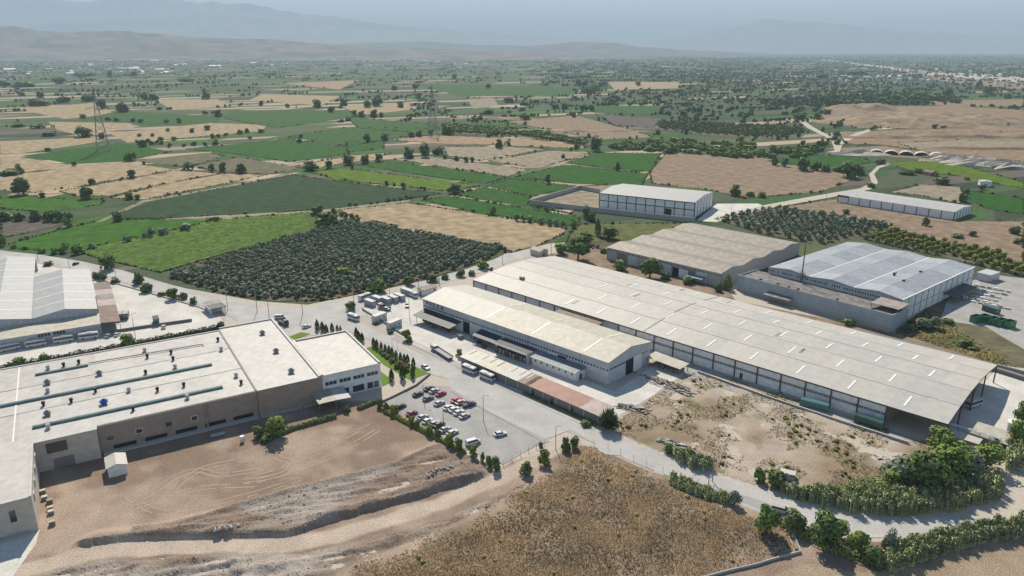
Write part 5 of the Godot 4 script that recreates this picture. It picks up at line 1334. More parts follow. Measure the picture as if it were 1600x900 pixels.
func container(d: Array) -> void:
	var m: Material = M["p_" + d[6]]
	var L: float = d[3]; var W: float = d[4]; var h: float = d[5]
	if d[7] == "skip":
		var t := thing("waste_skip", d[8], "skip", Vector3(d[0], 0.04, d[1]), d[2], d[9])
		var s := Mb.new()
		for q in [[-1, 0], [1, 0], [0, -1], [0, 1]]:
			if q[0] != 0: s.box(Vector3(q[0] * L * 0.5, 0, -W * 0.5), Vector3(q[0] * (L * 0.5 - 0.1), h, W * 0.5))
			else: s.box(Vector3(-L * 0.5 + 0.1, 0, q[1] * W * 0.5), Vector3(L * 0.5 - 0.1, h, q[1] * (W * 0.5 - 0.1)))
		s.box(Vector3(-L * 0.5, 0.0, -W * 0.5 + 0.1), Vector3(L * 0.5 - 0.1, 0.12, W * 0.5 - 0.1))
		part("tub", s.done(), m, t)
		for k in 5:
			var x := lerpf(-L * 0.46, L * 0.46, k / 4.0)
			pbox("rib", Vector3(x - 0.07, 0.1, W * 0.5), Vector3(x + 0.07, h, W * 0.5 + 0.09), m, t)
		pbox("load", Vector3(-L * 0.45, h * 0.55, -W * 0.45), Vector3(L * 0.45, h * 0.7, W * 0.45), M.dark, t)
		return
	var t := thing("cabin_container", d[8], "container", Vector3(d[0], 0.04, d[1]), d[2], d[9])
	pbox("shell", Vector3(-L * 0.5, 0.12, -W * 0.5), Vector3(L * 0.5, h, W * 0.5), m, t)
	pbox("roof", Vector3(-L * 0.5 - 0.08, h + 0.002, -W * 0.5 - 0.08), Vector3(L * 0.5 + 0.08, h + 0.14, W * 0.5 + 0.08), M.p_contwhite if d[6].begins_with("cont") else m, t)
	pbox("skid", Vector3(-L * 0.5, 0.0, -W * 0.5 + 0.1), Vector3(L * 0.5, 0.118, W * 0.5 - 0.1), M.dark, t)
	for s in [-1, 1]:
		for e in [-1, 1]:
			pbox("corner_post", Vector3(s * L * 0.5 - 0.07, 0.12, e * W * 0.5 - 0.07), Vector3(s * L * 0.5 + 0.07, h, e * W * 0.5 + 0.07), M.greysteel, t)
	if d[6].begins_with("cont"):
		pbox("door", Vector3(-L * 0.2, 0.15, W * 0.5), Vector3(-L * 0.2 + 0.9, 2.1, W * 0.5 + 0.04), M.p_contgrey, t)
		pbox("window", Vector3(L * 0.2, 1.1, W * 0.5), Vector3(L * 0.2 + 0.9, 1.9, W * 0.5 + 0.04), M.glass, t)
	else:
		for k in 9:
			var x := lerpf(-L * 0.45, L * 0.45, k / 8.0)
			pbox("rib", Vector3(x - 0.08, 0.2, W * 0.5), Vector3(x + 0.08, h - 0.1, W * 0.5 + 0.05), m, t)

func belt(called: String, label: String, zn: String, count: int, hmin: float, hmax: float, kind: String, lod := 3) -> void:
	var p: PackedVector2Array = zones[zn]
	var lo := p[0]; var hi := p[0]
	for q in p:
		lo = lo.min(q); hi = hi.max(q)
	var r2 := RandomNumberGenerator.new(); r2.seed = zn.hash()
	var xf := [[], [], []]
	var n := 0
	for k in count * 6:
		if n >= count: break
		var q := Vector2(r2.randf_range(lo.x, hi.x), r2.randf_range(lo.y, hi.y))
		if not Geometry2D.is_point_in_polygon(q, p) or noise.get_noise_2d(q.x * 0.5, q.y * 0.5) < -0.15: continue
		var open := true
		for fp in zones.FIELDPOLYS:
			if zn == "WOODS4" and Geometry2D.is_point_in_polygon(q, fp): open = false; break
		if not open: continue
		n += 1
		var h := r2.randf_range(hmin, hmax); var w := h * r2.randf_range(1.0, 1.6)
		xf[n % 3].append(Transform3D(Basis(Vector3.UP, r2.randf() * TAU).scaled_local(Vector3(w, h, w)), Vector3(q.x, -0.2, q.y)))
	for k in 3: stuff(called, label, crown(kind, lod, k), M.leaf, xf[k], [])

# ------------------------------------------------------------------ buildings
# local axes: x along the facade that faces the viewer, -z into the depth, y up
func slab(called: String, p: Array, thick: float, m: Material, parent: Node3D) -> MeshInstance3D:
	# four corners counter-clockwise seen from above; the sheet hangs below them
	var s := Mb.new()
	var dn := Vector3(0, -thick, 0)
	s.hexa([p[0] + dn, p[1] + dn, p[2] + dn, p[3] + dn, p[0], p[1], p[2], p[3]])
	return part(called, s.done(), m, parent)

func window_strip(parent: Node3D, x0: float, x1: float, y0: float, y1: float, z: float, panes: int, skip := 0.0, pane: Material = null) -> void:
	var f := part("window_strip", null, M.wall_white, parent)
	var s := Mb.new()
	s.box(Vector3(x0, y0 - 0.1, z), Vector3(x1, y0, z + 0.07)); s.box(Vector3(x0, y1, z), Vector3(x1, y1 + 0.1, z + 0.07))
	var g := Mb.new()
	var w := (x1 - x0) / panes
	for k in panes:
		s.box(Vector3(x0 + k * w, y0, z), Vector3(x0 + k * w + w * 0.22, y1, z + 0.06))
		if rng.randf() >= skip: g.box(Vector3(x0 + k * w + w * 0.22, y0, z), Vector3(x0 + k * w + w, y1, z + 0.03))
	f.mesh = s.done()
	part("pane", g.done(), pane if pane else M.glass, f)

func gable_side(x: float, thick: float, D: float, eave: float, ridge: float) -> ArrayMesh:
	var s := Mb.new()
	var o := [Vector3(x, 0, 0), Vector3(x, 0, -D), Vector3(x, eave, -D), Vector3(x, ridge, -D * 0.5), Vector3(x, eave, 0)]
	var w := Vector3(thick, 0, 0)
	s.quad(o[0] + w, o[1] + w, o[2] + w, o[4] + w); s.tri(o[4] + w, o[2] + w, o[3] + w)
	s.quad(o[1], o[0], o[4], o[2]); s.tri(o[2], o[4], o[3])
	return s.done()

func long_warehouse() -> void:
	var t := thing("long_warehouse", "very long white warehouse with dark brown steel columns and shallow white roof", "warehouse", Vector3(-19.7, 0, -360.7), -44.04)
	var L := 219.5; var D := 62.8; var bays := 24; var b := L / bays; var e := 7.2
	var prof := [[0.5, 7.22], [-12.5, 8.75], [-25.0, 9.75], [-37.8, 9.75], [-50.3, 8.75], [-63.3, 7.22]]
	rng.seed = 5
	for k in 5:
		for i in bays:
			var x0 := i * b; var x1 := x0 + b
			var lift := 0.02 * ((i + k) % 2) + 0.03 * (k % 2)
			var q := rng.randf() + (0.35 if i > 12 else 0.0) + (0.2 if k in [1, 2] else 0.0)
			slab("roof_panel", [Vector3(x0, prof[k][1] + lift, prof[k][0]), Vector3(x1, prof[k][1] + lift, prof[k][0]), Vector3(x1, prof[k + 1][1] + lift, prof[k + 1][0]), Vector3(x0, prof[k + 1][1] + lift, prof[k + 1][0])], 0.12, M.r_white if q < 0.75 else M.r_white_b if q < 1.2 else M.r_white_c, t)
			if i > 5 and (i + k) % 2 == 0 and i < 23:
				var z0: float = lerpf(prof[k][0], prof[k + 1][0], 0.22); var z1: float = lerpf(prof[k][0], prof[k + 1][0], 0.78)
				var y0: float = lerpf(prof[k][1], prof[k + 1][1], 0.22) + 0.13; var y1: float = lerpf(prof[k][1], prof[k + 1][1], 0.78) + 0.13
				slab("skylight", [Vector3(x0 + 4.0, y0, z0), Vector3(x0 + 4.75, y0, z0), Vector3(x0 + 4.75, y1, z1), Vector3(x0 + 4.0, y1, z1)], 0.12, M.skylight, t)
	for k in 4: pbox("lap_joint", Vector3(0.0, prof[k + 1][1] + 0.03, prof[k + 1][0] - 0.1), Vector3(L, prof[k + 1][1] + 0.1, prof[k + 1][0] + 0.1), M.r_white_c, t)
	for k in 9:
		var px := 30.0 + rng.randf() * 180.0; var st := rng.randi() % 5; var f := rng.randf_range(0.1, 0.5)
		var za: float = lerpf(prof[st][0], prof[st + 1][0], f); var zb: float = lerpf(prof[st][0], prof[st + 1][0], f + 0.35)
		var ya: float = lerpf(prof[st][1], prof[st + 1][1], f) + 0.11; var yb: float = lerpf(prof[st][1], prof[st + 1][1], f + 0.35) + 0.11
		slab("roof_patch", [Vector3(px, ya, za), Vector3(px + 0.9, ya, za), Vector3(px + 0.9, yb, zb), Vector3(px, yb, zb)], 0.1, M.r_tan if k % 3 else M.r_ash, t)
	var jn := Mb.new()
	for k in 5:
		jn.tube(Vector3(104.5, prof[k][1] + 0.12, prof[k][0]), Vector3(104.5, prof[k + 1][1] + 0.12, prof[k + 1][0]), 0.09, 0.09, 5)
	part("roof_joint_cover", jn.done(), M.greysteel, t)
	pbox("eave_beam", Vector3(0, 6.55, -0.12), Vector3(L, 7.05, 0.22), M.frame, t)
	pbox("eave_beam", Vector3(0, 6.55, -D - 0.2), Vector3(L, 7.05, -D + 0.1), M.frame, t)
	for i in bays + 1:
		if i < 23 or i == bays:
			pbox("column", Vector3(i * b - 0.22, 0, -0.2), Vector3(i * b + 0.22, 6.9, 0.3), M.frame, t)
		pbox("column", Vector3(i * b - 0.2, 0, -D - 0.3), Vector3(i * b + 0.2, 6.9, -D + 0.1), M.frame, t)
	for i in 22:
		var x0 := i * b + 0.22; var x1 := (i + 1) * b - 0.22
		if i >= 10 and i != 22:
			pbox("wall_panel", Vector3(x0, 0, -0.25), Vector3(x1, 3.1, 0.0), M.wall_white, t)
			pbox("wall_panel", Vector3(x0, 4.35, -0.25), Vector3(x1, 6.55, 0.0), M.wall_white, t)
			pbox("window_recess", Vector3(x0, 3.1, -0.25), Vector3(x1, 4.35, -0.12), M.dark, t)
			window_strip(t, x0, x1, 3.25, 4.2, -0.1, 11, 0.12, M.grey_glass)
		else:
			pbox("wall_panel", Vector3(x0, 0, -0.25), Vector3(x1, 6.55, 0.0), M.wall_grey if i < 10 else M.wall_white, t)
		if i in [11, 16]:
			pbox("door", Vector3(x0 + 2.0, 0.02, 0.0), Vector3(x0 + 3.2, 2.3, 0.05), M.dark, t)
		pbox("wall_panel", Vector3(x0, 0, -D + 0.1), Vector3(x1, 6.55, -D + 0.3), M.wall_grey, t)
	# solid end walls under the roof curve; the last two bays are an open canopy
	for x in [0.0, 22 * b]:
		var s := Mb.new()
		for k in 5:
			var za := maxf(prof[k][0], -D) if k else 0.0; var zb := maxf(prof[k + 1][0], -D)
			s.hexa([Vector3(x, 0, za), Vector3(x + 0.25, 0, za), Vector3(x + 0.25, 0, zb), Vector3(x, 0, zb), Vector3(x, prof[k][1] - 0.14, za), Vector3(x + 0.25, prof[k][1] - 0.14, za), Vector3(x + 0.25, prof[k + 1][1] - 0.14, zb), Vector3(x, prof[k + 1][1] - 0.14, zb)])
		part("end_wall", s.done(), M.wall_tan if x > 1.0 else M.wall_grey, t)
	for k in [1, 2, 3]:
		pbox("canopy_post", Vector3(L - 0.5, 0, -D * k / 4.0 - 0.2), Vector3(L - 0.1, 8.3, -D * k / 4.0 + 0.2), M.frame, t)
	var fr := Mb.new()
	for k in 5:
		fr.hexa([Vector3(L - 0.35, prof[k][1] - 0.7, prof[k][0]), Vector3(L - 0.1, prof[k][1] - 0.7, prof[k][0]), Vector3(L - 0.1, prof[k + 1][1] - 0.7, prof[k + 1][0]), Vector3(L - 0.35, prof[k + 1][1] - 0.7, prof[k + 1][0]), Vector3(L - 0.35, prof[k][1] - 0.14, prof[k][0]), Vector3(L - 0.1, prof[k][1] - 0.14, prof[k][0]), Vector3(L - 0.1, prof[k + 1][1] - 0.14, prof[k + 1][0]), Vector3(L - 0.35, prof[k + 1][1] - 0.14, prof[k + 1][0])])
	part("end_truss", fr.done(), M.frame, t)
	var v := part("roof_vent", null, M.greysteel, t)
	var s2 := Mb.new(); s2.block(Vector3(21, 8.7, -14), Vector3(2.4, 1.6, 1.6)); v.mesh = s2.done()
	# low rusty roof between the two factories
	slab("link_roof", [Vector3(59, 5.6, 6.5), Vector3(84, 5.6, 6.5), Vector3(84, 6.2, 0.35), Vector3(59, 6.2, 0.35)], 0.12, M.r_rust, t)
	for x in [60.0, 72.0, 83.0]: pbox("link_post", Vector3(x, 0, 6.2), Vector3(x + 0.15, 5.5, 6.35), M.greysteel, t)

func gabled_factory() -> void:
	var t := thing("gabled_factory", "light grey gabled factory with cream roof and sign lettering on its long wall", "factory", Vector3(-41.5, 0, -324.9), -43.6)
	var L := 106.8; var D := 27.9; var e := 9.3; var r := 11.6; var bays := 8; var b := L / bays
	rng.seed = 8
	for i in bays:
		var x0 := i * b - (0.35 if i == 0 else 0.0); var x1 := i * b + b + (0.35 if i == bays - 1 else 0.0)
		var lift := 0.025 * (i % 2)
		for s in 2:
			var z0 := 0.5 if s == 0 else -D * 0.5; var z1 := -D * 0.5 if s == 0 else -D - 0.5
			var y0 := e - 0.05 if s == 0 else r; var y1 := r if s == 0 else e - 0.05
			slab("roof_panel", [Vector3(x0, y0 + lift, z0), Vector3(x1, y0 + lift, z0), Vector3(x1, y1 + lift, z1), Vector3(x0, y1 + lift, z1)], 0.14, M.r_cream if i > 2 else M.r_white, t)
			if i in [3, 5, 7]:
				slab("skylight", [Vector3(x0 + 0.3, lerpf(y0, y1, 0.12) + 0.13, lerpf(z0, z1, 0.12)), Vector3(x0 + 0.95, lerpf(y0, y1, 0.12) + 0.13, lerpf(z0, z1, 0.12)), Vector3(x0 + 0.95, lerpf(y0, y1, 0.9) + 0.13, lerpf(z0, z1, 0.9)), Vector3(x0 + 0.3, lerpf(y0, y1, 0.9) + 0.13, lerpf(z0, z1, 0.9))], 0.11, M.skylight, t)
	var doors := [29.4, 84.4]
	for i in bays:
		var x0 := i * b + 0.06; var x1 := i * b + b - 0.06
		pbox("wall_panel", Vector3(x0, 6.35, -0.25), Vector3(x1, e - 0.16, 0), M.wall_grey, t)
		pbox("wall_panel", Vector3(x0, 0, -0.25), Vector3(x1, 5.35, 0), M.wall_grey, t)
		pbox("window_recess", Vector3(x0, 5.35, -0.25), Vector3(x1, 6.35, -0.14), M.dark, t)
		window_strip(t, x0, x1, 5.45, 6.25, -0.12, 9, 0.2)
		pbox("wall_seam", Vector3(i * b - 0.06, 0, -0.2), Vector3(i * b + 0.06, e - 0.2, 0.05), M.greysteel, t)
	for x in doors:
		pbox("door_opening", Vector3(x - 2.1, 0.0, 0.0), Vector3(x + 2.1, 5.2, 0.04), M.black, t)
		pbox("sliding_door", Vector3(x - 7.2, 0.0, 0.05), Vector3(x - 2.1, 5.2, 0.16), M.wall_white, t)
	pbox("back_wall", Vector3(0, 0, -D), Vector3(L, e - 0.16, -D + 0.25), M.wall_grey, t)
	part("gable_wall", gable_side(0.05, 0.25, D, e - 0.18, r - 0.16), M.wall_grey, t)
	part("gable_wall", gable_side(L - 0.3, 0.25, D, e - 0.18, r - 0.16), M.wall_grey, t)
	pbox("gable_door_opening", Vector3(L - 0.05, 0, -16.5), Vector3(L - 0.01, 6.3, -11.5), M.black, t)
	pbox("gable_sliding_door", Vector3(L - 0.05, 0, -22.0), Vector3(L + 0.12, 6.3, -16.5), M.wall_white, t)
	for k in 18:
		var z := -1.2 - k * 1.4
		if z < -11.0 and z > -17.0: continue
		pbox("gable_window", Vector3(L - 0.05, 5.5, z - 0.85), Vector3(L + 0.02, 6.3, z), M.glass, t)
	# lettering
	var letters := "FEZA"
	var lx := [5.3, 7.7, 10.5, 13.4]
	for k in 4:
		var tm := TextMesh.new()
		var sf := SystemFont.new(); sf.font_names = PackedStringArray(["Droid Sans"]); sf.font_weight = 700
		tm.font = sf; tm.text = letters[k]; tm.font_size = 64; tm.pixel_size = 0.038; tm.depth = 0.12
		var o := part("sign_letter", tm, M.letters, t)
		o.position = Vector3(lx[k], 7.7, 0.07); o.scale = Vector3(1.25, 1.0, 1.0)
	var em := Mb.new()
	for a in [[-0.7, 0.75, 0.7, 0.5], [-0.7, 0.25, -0.4, 0.75], [-0.2, -0.1, 0.1, 0.6], [0.35, -0.3, 0.65, 0.55], [-0.5, -0.45, 0.5, -0.2], [-0.25, -0.8, 0.3, -0.55]]:
		em.box(Vector3(lx[0] - 2.6 + a[0], 7.75 + a[1], 0.0), Vector3(lx[0] - 2.6 + a[2], 7.75 + a[3], 0.11))
	part("sign_emblem", em.done(), M.letters, t)
	# open lean-to along the left half of the long wall
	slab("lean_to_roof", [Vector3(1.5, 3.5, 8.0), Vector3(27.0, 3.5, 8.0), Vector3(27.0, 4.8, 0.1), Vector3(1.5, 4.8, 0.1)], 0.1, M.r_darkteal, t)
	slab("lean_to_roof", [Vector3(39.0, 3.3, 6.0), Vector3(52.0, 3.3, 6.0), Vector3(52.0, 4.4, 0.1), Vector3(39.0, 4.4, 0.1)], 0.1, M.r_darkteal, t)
	for x in [1.8, 10.0, 18.4, 26.7, 39.3, 51.7]: pbox("lean_to_post", Vector3(x - 0.09, 0, 5.6), Vector3(x + 0.09, 3.6, 5.78), M.greysteel, t)
	# goods shed with a dark roof and white fascia
	var d := thing("goods_shed", "dark roofed goods shed with white fascia against the gabled factory", "shed", Vector3(-41.5, 0, -324.9), -43.6)
	pbox("roof", Vector3(53.5, 4.4, 0.4), Vector3(72.5, 4.55, 7.6), M.r_darkmetal, d)
	pbox("fascia", Vector3(53.4, 4.1, 7.6), Vector3(72.6, 4.75, 7.75), M.wall_white, d)
	pbox("back_wall", Vector3(53.6, 0, 0.3), Vector3(72.4, 4.35, 0.5), M.wall_grey, d)
	pbox("end_wall", Vector3(72.2, 0, 0.5), Vector3(72.45, 4.35, 7.5), M.wall_grey, d)
	for k in 9: pbox("stacked_panel", Vector3(54.2 + k * 1.95, 0.05, 5.2), Vector3(55.6 + k * 1.95, 3.0 - 0.35 * (k % 3), 6.9), [M.r_rust, M.darkconcrete, M.greysteel][k % 3], d)

func annex() -> void:
	var t := thing("white_annex", "low white annex with a row of small round windows below the gabled factory", "annex", Vector3(7.9, 0.0, -269.8), -43.6)
	t.position.y = 0.0
	var L := 22.6; var D := 5.6
	pbox("front_wall", Vector3(0, 0, -0.25), Vector3(L, 3.5, 0), M.wall_white, t)
	pbox("side_wall", Vector3(0, 0, -D), Vector3(0.25, 3.5, -0.25), M.wall_white, t)
	pbox("side_wall", Vector3(L - 0.25, 0, -D), Vector3(L, 3.5, -0.25), M.wall_white, t)
	slab("roof", [Vector3(-0.3, 3.75, 0.4), Vector3(L + 0.3, 3.75, 0.4), Vector3(L + 0.3, 4.5, -D + 0.1), Vector3(-0.3, 4.5, -D + 0.1)], 0.22, M.r_metal, t)
	pbox("gutter", Vector3(-0.3, 3.45, 0.42), Vector3(L + 0.3, 3.85, 0.62), M.skylight, t)
	for k in 7:
		var s := Mb.new()
		s.tube(Vector3(1.9 + k * 3.1, 2.4, -0.02), Vector3(1.9 + k * 3.1, 2.4, 0.05), 0.5, 0.5, 14)
		part("round_window", s.done(), M.glass, t)
	pbox("door", Vector3(L - 0.01, 0, -3.4), Vector3(L + 0.04, 2.4, -1.9), M.dark, t)

func roadside_shed() -> void:
	var t := thing("roadside_shed", "long low shed along the road with patched rusty white red and pink roof sheets", "shed", Vector3(-20.4, 0, -270.3), -45.1)
	var cuts := [[0.0, 9.0, "r_white"], [9.0, 14.0, "r_cream"], [14.0, 23.0, "r_cream"], [23.0, 32.0, "r_white_c"], [32.0, 38.0, "r_white"]]
	var xs := [35.2, 62.6]
	var a := (36.2 + 35.8) * 0.5
	var c := (62.1 + 61.4) * 0.5
	cuts += [[38.0, a - 4.0, "r_rust"], [a - 4.0, a, "r_white"], [a, c, "r_red"], [c, 71.0, "r_pink"]]
	for k in cuts.size():
		var q: Array = cuts[k]
		slab("roof_sheet", [Vector3(q[0] - 0.1, 3.6 + 0.03 * (k % 2), 0.6), Vector3(q[1] + 0.1, 3.6 + 0.03 * (k % 2), 0.6), Vector3(q[1] + 0.1, 4.4 + 0.03 * (k % 2), -7.3), Vector3(q[0] - 0.1, 4.4 + 0.03 * (k % 2), -7.3)], 0.08, M[q[2]], t)
	for k in 13:
		slab("rusty_strip", [Vector3(1.5 + k * 2.7 + (k % 3), 3.96 + 0.035, -3.0), Vector3(2.1 + k * 2.7 + (k % 3), 3.96 + 0.035, -3.0), Vector3(2.1 + k * 2.7 + (k % 3), 4.38 + 0.035, -7.1), Vector3(1.5 + k * 2.7 + (k % 3), 4.38 + 0.035, -7.1)], 0.05, M.r_rust if k % 2 == 0 else M.r_white_b, t)
	pbox("front_wall", Vector3(0, 0, -0.2), Vector3(71, 3.45, 0), M.darkconcrete, t)
	pbox("back_wall", Vector3(0, 0, -7.0), Vector3(71, 4.2, -6.8), M.concrete, t)
	for x in [0.0, 70.8]: pbox("side_wall", Vector3(x, 0, -6.8), Vector3(x + 0.2, 3.5, -0.2), M.concrete, t)
	for k in 12: pbox("pier", Vector3(k * 6.3 + 0.3, 0, 0.0), Vector3(k * 6.3 + 0.75, 3.4, 0.14), M.concrete, t)
	for k in 3: pbox("doorway", Vector3(39.0 + k * 9.4, 0.02, 0.0), Vector3(40.2 + k * 9.4, 2.3, 0.05), M.dark, t)

func roof_vent(parent: Node3D, x: float, y: float, z: float, kind: String) -> void:
	var s := Mb.new()
	var m: Material = M.black
	match kind:
		"black":
			s.tube(Vector3(x, y, z), Vector3(x, y + 0.9, z), 0.42, 0.42, 8); s.tube(Vector3(x, y + 0.9, z), Vector3(x, y + 1.6, z), 0.62, 0.5, 8)
		"pale":
			m = M.p_silver
			s.block(Vector3(x, y, z), Vector3(1.0, 0.9, 1.0)); s.block(Vector3(x, y + 0.9, z), Vector3(1.35, 0.75, 1.35), 0.0, 0.75)
		"dark":
			m = M.greysteel
			s.block(Vector3(x, y, z), Vector3(1.4, 1.0, 1.4)); s.block(Vector3(x, y + 1.0, z), Vector3(2.2, 1.0, 2.2), 0.0, 0.1)
		"blue":
			m = M.p_blue
			s.block(Vector3(x, y, z), Vector3(1.6, 1.0, 1.6)); s.block(Vector3(x, y + 1.0, z), Vector3(2.5, 1.0, 2.5), 0.0, 0.15)
	var o := part("roof_vent", s.done(), m, parent)
	pbox("base_plate", Vector3(x - 0.9, y - 0.02, z - 0.9), Vector3(x + 0.9, y + 0.06, z + 0.9), M.r_roofing_b, o)

func barrel(called: String, x0: float, x1: float, y: float, z: float, r: float, parent: Node3D) -> void:
	var s := Mb.new()
	var n := 7
	for k in n:
		var a0 := PI * k / n; var a1 := PI * (k + 1) / n
		s.quad(Vector3(x0, y + sin(a0) * r * 0.75, z + cos(a0) * r), Vector3(x1, y + sin(a0) * r * 0.75, z + cos(a0) * r), Vector3(x1, y + sin(a1) * r * 0.75, z + cos(a1) * r), Vector3(x0, y + sin(a1) * r * 0.75, z + cos(a1) * r))
		s.tri(Vector3(x1, y, z), Vector3(x1, y + sin(a1) * r * 0.75, z + cos(a1) * r), Vector3(x1, y + sin(a0) * r * 0.75, z + cos(a0) * r))
		s.tri(Vector3(x0, y, z), Vector3(x0, y + sin(a0) * r * 0.75, z + cos(a0) * r), Vector3(x0, y + sin(a1) * r * 0.75, z + cos(a1) * r))
	part(called, s.done(), M.r_teal, parent)

func framed_window(called: String, x0: float, x1: float, y0: float, y1: float, z: float, parent: Node3D, frame: Material) -> void:
	var f := Mb.new()
	f.box(Vector3(x0 - 0.14, y0 - 0.14, z), Vector3(x1 + 0.14, y0, z + 0.1)); f.box(Vector3(x0 - 0.14, y1, z), Vector3(x1 + 0.14, y1 + 0.14, z + 0.1))
	f.box(Vector3(x0 - 0.14, y0, z), Vector3(x0, y1, z + 0.1)); f.box(Vector3(x1, y0, z), Vector3(x1 + 0.14, y1, z + 0.1))
	var o := part(called, f.done(), frame, parent)
	pbox("pane", Vector3(x0, y0, z + 0.01), Vector3(x1, y1, z + 0.04), M.glass, o)

func flat_factory() -> void:
	# one hall complex: main hall, right hall, front block, left block; they touch but each is a building of its own
	var at := Vector3(-67.34, 0, -238.29)
	var h := 9.6
	var t := thing("flat_roof_hall", "wide cream flat roofed hall with teal roof strips and many roof vents", "factory hall", at, 31.0)
	pbox("front_wall", Vector3(-70.5, 0, -0.4), Vector3(-22.6, h, 0.2), M.wall_tan, t)
	pbox("back_wall", Vector3(-125, 0, -64.6), Vector3(-22.6, h, -64.2), M.wall_tan, t)
	pbox("side_wall", Vector3(-125, 0, -64.2), Vector3(-124.6, h, -0.4), M.wall_tan, t)
	rng.seed = 17
	for i in 9:
		for k in 3:
			var x0 := -125.0 + i * 11.39; var z0 := -0.2 - k * 21.4
			slab("roof_panel", [Vector3(x0, h + 0.1 + 0.02 * (i % 2), z0), Vector3(x0 + 11.39, h + 0.1 + 0.02 * (i % 2), z0), Vector3(x0 + 11.39, h + 0.1 + 0.02 * (i % 2) + 0.0, z0 - 21.4), Vector3(x0, h + 0.1 + 0.02 * (i % 2), z0 - 21.4)], 0.3, M.r_roofing if rng.randf() < 0.6 else M.r_roofing_b, t)
	for z in [-10.0, -21.6, -32.2, -43.0, -54.0]:
		if z in [-21.6, -43.0]: pbox("roof_seam", Vector3(-124.6, h + 0.12, z - 0.07), Vector3(-23.0, h + 0.2, z + 0.07), M.r_ash, t)
	pbox("roof_seam", Vector3(-92.3, h + 0.12, -63.8), Vector3(-91.9, h + 0.24, 0.0), M.skylight, t)
	pbox("parapet", Vector3(-125, h, -65.6), Vector3(-22.6, h + 0.35, -64.6), M.concrete, t)
	pbox("parapet", Vector3(-22.95, h + 0.1, -64.6), Vector3(-22.6, h + 0.5, 0.3), M.concrete, t)
	pbox("fascia", Vector3(-70.5, h - 0.35, 0.2), Vector3(-22.6, h + 0.15, 0.35), M.r_roofing, t)
	barrel("roof_light", -87.0, -70.6, h + 0.12, -52.8, 1.0, t)
	barrel("roof_light", -98.5, -31.7, h + 0.12, -30.2, 1.1, t)
	barrel("roof_light", -87.2, -32.0, h + 0.12, -8.3, 1.1, t)
	var pipe := Mb.new()
	pipe.tube(Vector3(-70.4, h + 0.6, -54.2), Vector3(-31.3, h + 0.6, -52.0), 0.22, 0.22, 8); pipe.tube(Vector3(-31.3, h + 0.6, -52.0), Vector3(-31.3, h - 0.0, -50.0), 0.22, 0.22, 8)
	part("duct", pipe.done(), M.concrete, t)
	for a in [[-83.1, -56.5, "pale"], [-78.2, -56.5, "black"], [-73.4, -56.6, "black"], [-83.3, -42.2, "dark"], [-67.5, -41.4, "dark"], [-83.2, -34.9, "pale"], [-69.4, -26.6, "black"], [-59.7, -21.3, "pale"], [-76.6, -22.1, "black"], [-84.4, -24.0, "black"], [-83.3, -15.6, "dark"], [-67.5, -15.2, "blue"], [-59.8, -5.2, "black"], [-83.1, -5.6, "pale"], [-53.3, -34.0, "black"], [-51.4, -56.5, "pale"], [-51.2, -49.4, "black"], [-43.0, -49.1, "black"], [-43.2, -42.2, "black"], [-43.6, -34.0, "pale"], [-25.3, -53.5, "black"], [-26.1, -42.6, "pale"], [-26.2, -14.8, "pale"], [-25.9, -7.8, "black"], [-51.4, -16.5, "black"], [-43.2, -15.9, "black"], [-43.6, -5.4, "pale"]]:
		roof_vent(t, a[0], h + 0.12, a[1], a[2])
	for a in [[-67.4, 0], [-59.3, 1], [-50.7, 0], [-42.9, 1]]:
		framed_window("window", a[0] - 0.85, a[0] + 0.85, 4.2, 5.7, 0.2, t, M.skylight if a[1] else M.wall_tan)
	pbox("plinth_ledge", Vector3(-70.0, 0.0, 0.2), Vector3(-22.8, 0.75, 2.0), M.concrete, t)
	for k in 5: pbox("loading_opening", Vector3(-67.0 + k * 9.0, 0.8, 0.2), Vector3(-60.5 + k * 9.0, 2.1, 0.26), M.black, t)
	var dp := Mb.new(); dp.tube(Vector3(-39.2, 0.1, 0.5), Vector3(-39.2, h, 0.5), 0.3, 0.3, 8)
	part("downpipe", dp.done(), M.wall_tan, t)
	var r := thing("plain_roof_hall", "plain white roofed hall between the vented hall and white office", "factory hall", at, 31.0)
	pbox("front_wall", Vector3(-22.5, 0, 0.2), Vector3(-0.6, h, 0.8), M.wall_tan, r)
	pbox("back_wall", Vector3(-22.5, 0, -67.2), Vector3(-0.6, h, -66.8), M.wall_tan, r)
	pbox("side_wall", Vector3(-0.9, 0, -66.8), Vector3(-0.6, h, 0.2), M.wall_tan, r)
	for k in 3: slab("roof_panel", [Vector3(-22.4, h + 0.2 + 0.02 * (k % 2), 0.6 - k * 22.4), Vector3(-1.2, h + 0.2 + 0.02 * (k % 2), 0.6 - k * 22.4), Vector3(-1.2, h + 0.2 + 0.02 * (k % 2), -21.8 - k * 22.4), Vector3(-22.4, h + 0.2 + 0.02 * (k % 2), -21.8 - k * 22.4)], 0.3, M.r_roofing, r)
	pbox("parapet", Vector3(-1.4, h, -67.0), Vector3(-0.6, h + 0.8, 0.8), M.r_roofing, r)
	pbox("parapet", Vector3(-22.5, h, -67.4), Vector3(-1.4, h + 0.7, -66.7), M.r_roofing_b, r)
	for z in [-51.3, -29.4, -8.0]: roof_vent(r, -8.6, h + 0.2, z, "dark")
	for k in 6: pbox("dock_post", Vector3(-11.0 + k * 1.7, 0, 2.0), Vector3(-10.5 + k * 1.7, 1.3, 2.5), M.concrete, r)
	pbox("plinth_ledge", Vector3(-22.4, 0.0, 0.8), Vector3(-0.7, 0.6, 1.9), M.concrete, r)
	var f := thing("front_block", "beige front block with one large dark window beside the left hall", "factory block", at, 31.0)
	pbox("walls", Vector3(-86.9, 0, -0.42), Vector3(-70.6, h, 2.6), M.wall_beige, f)
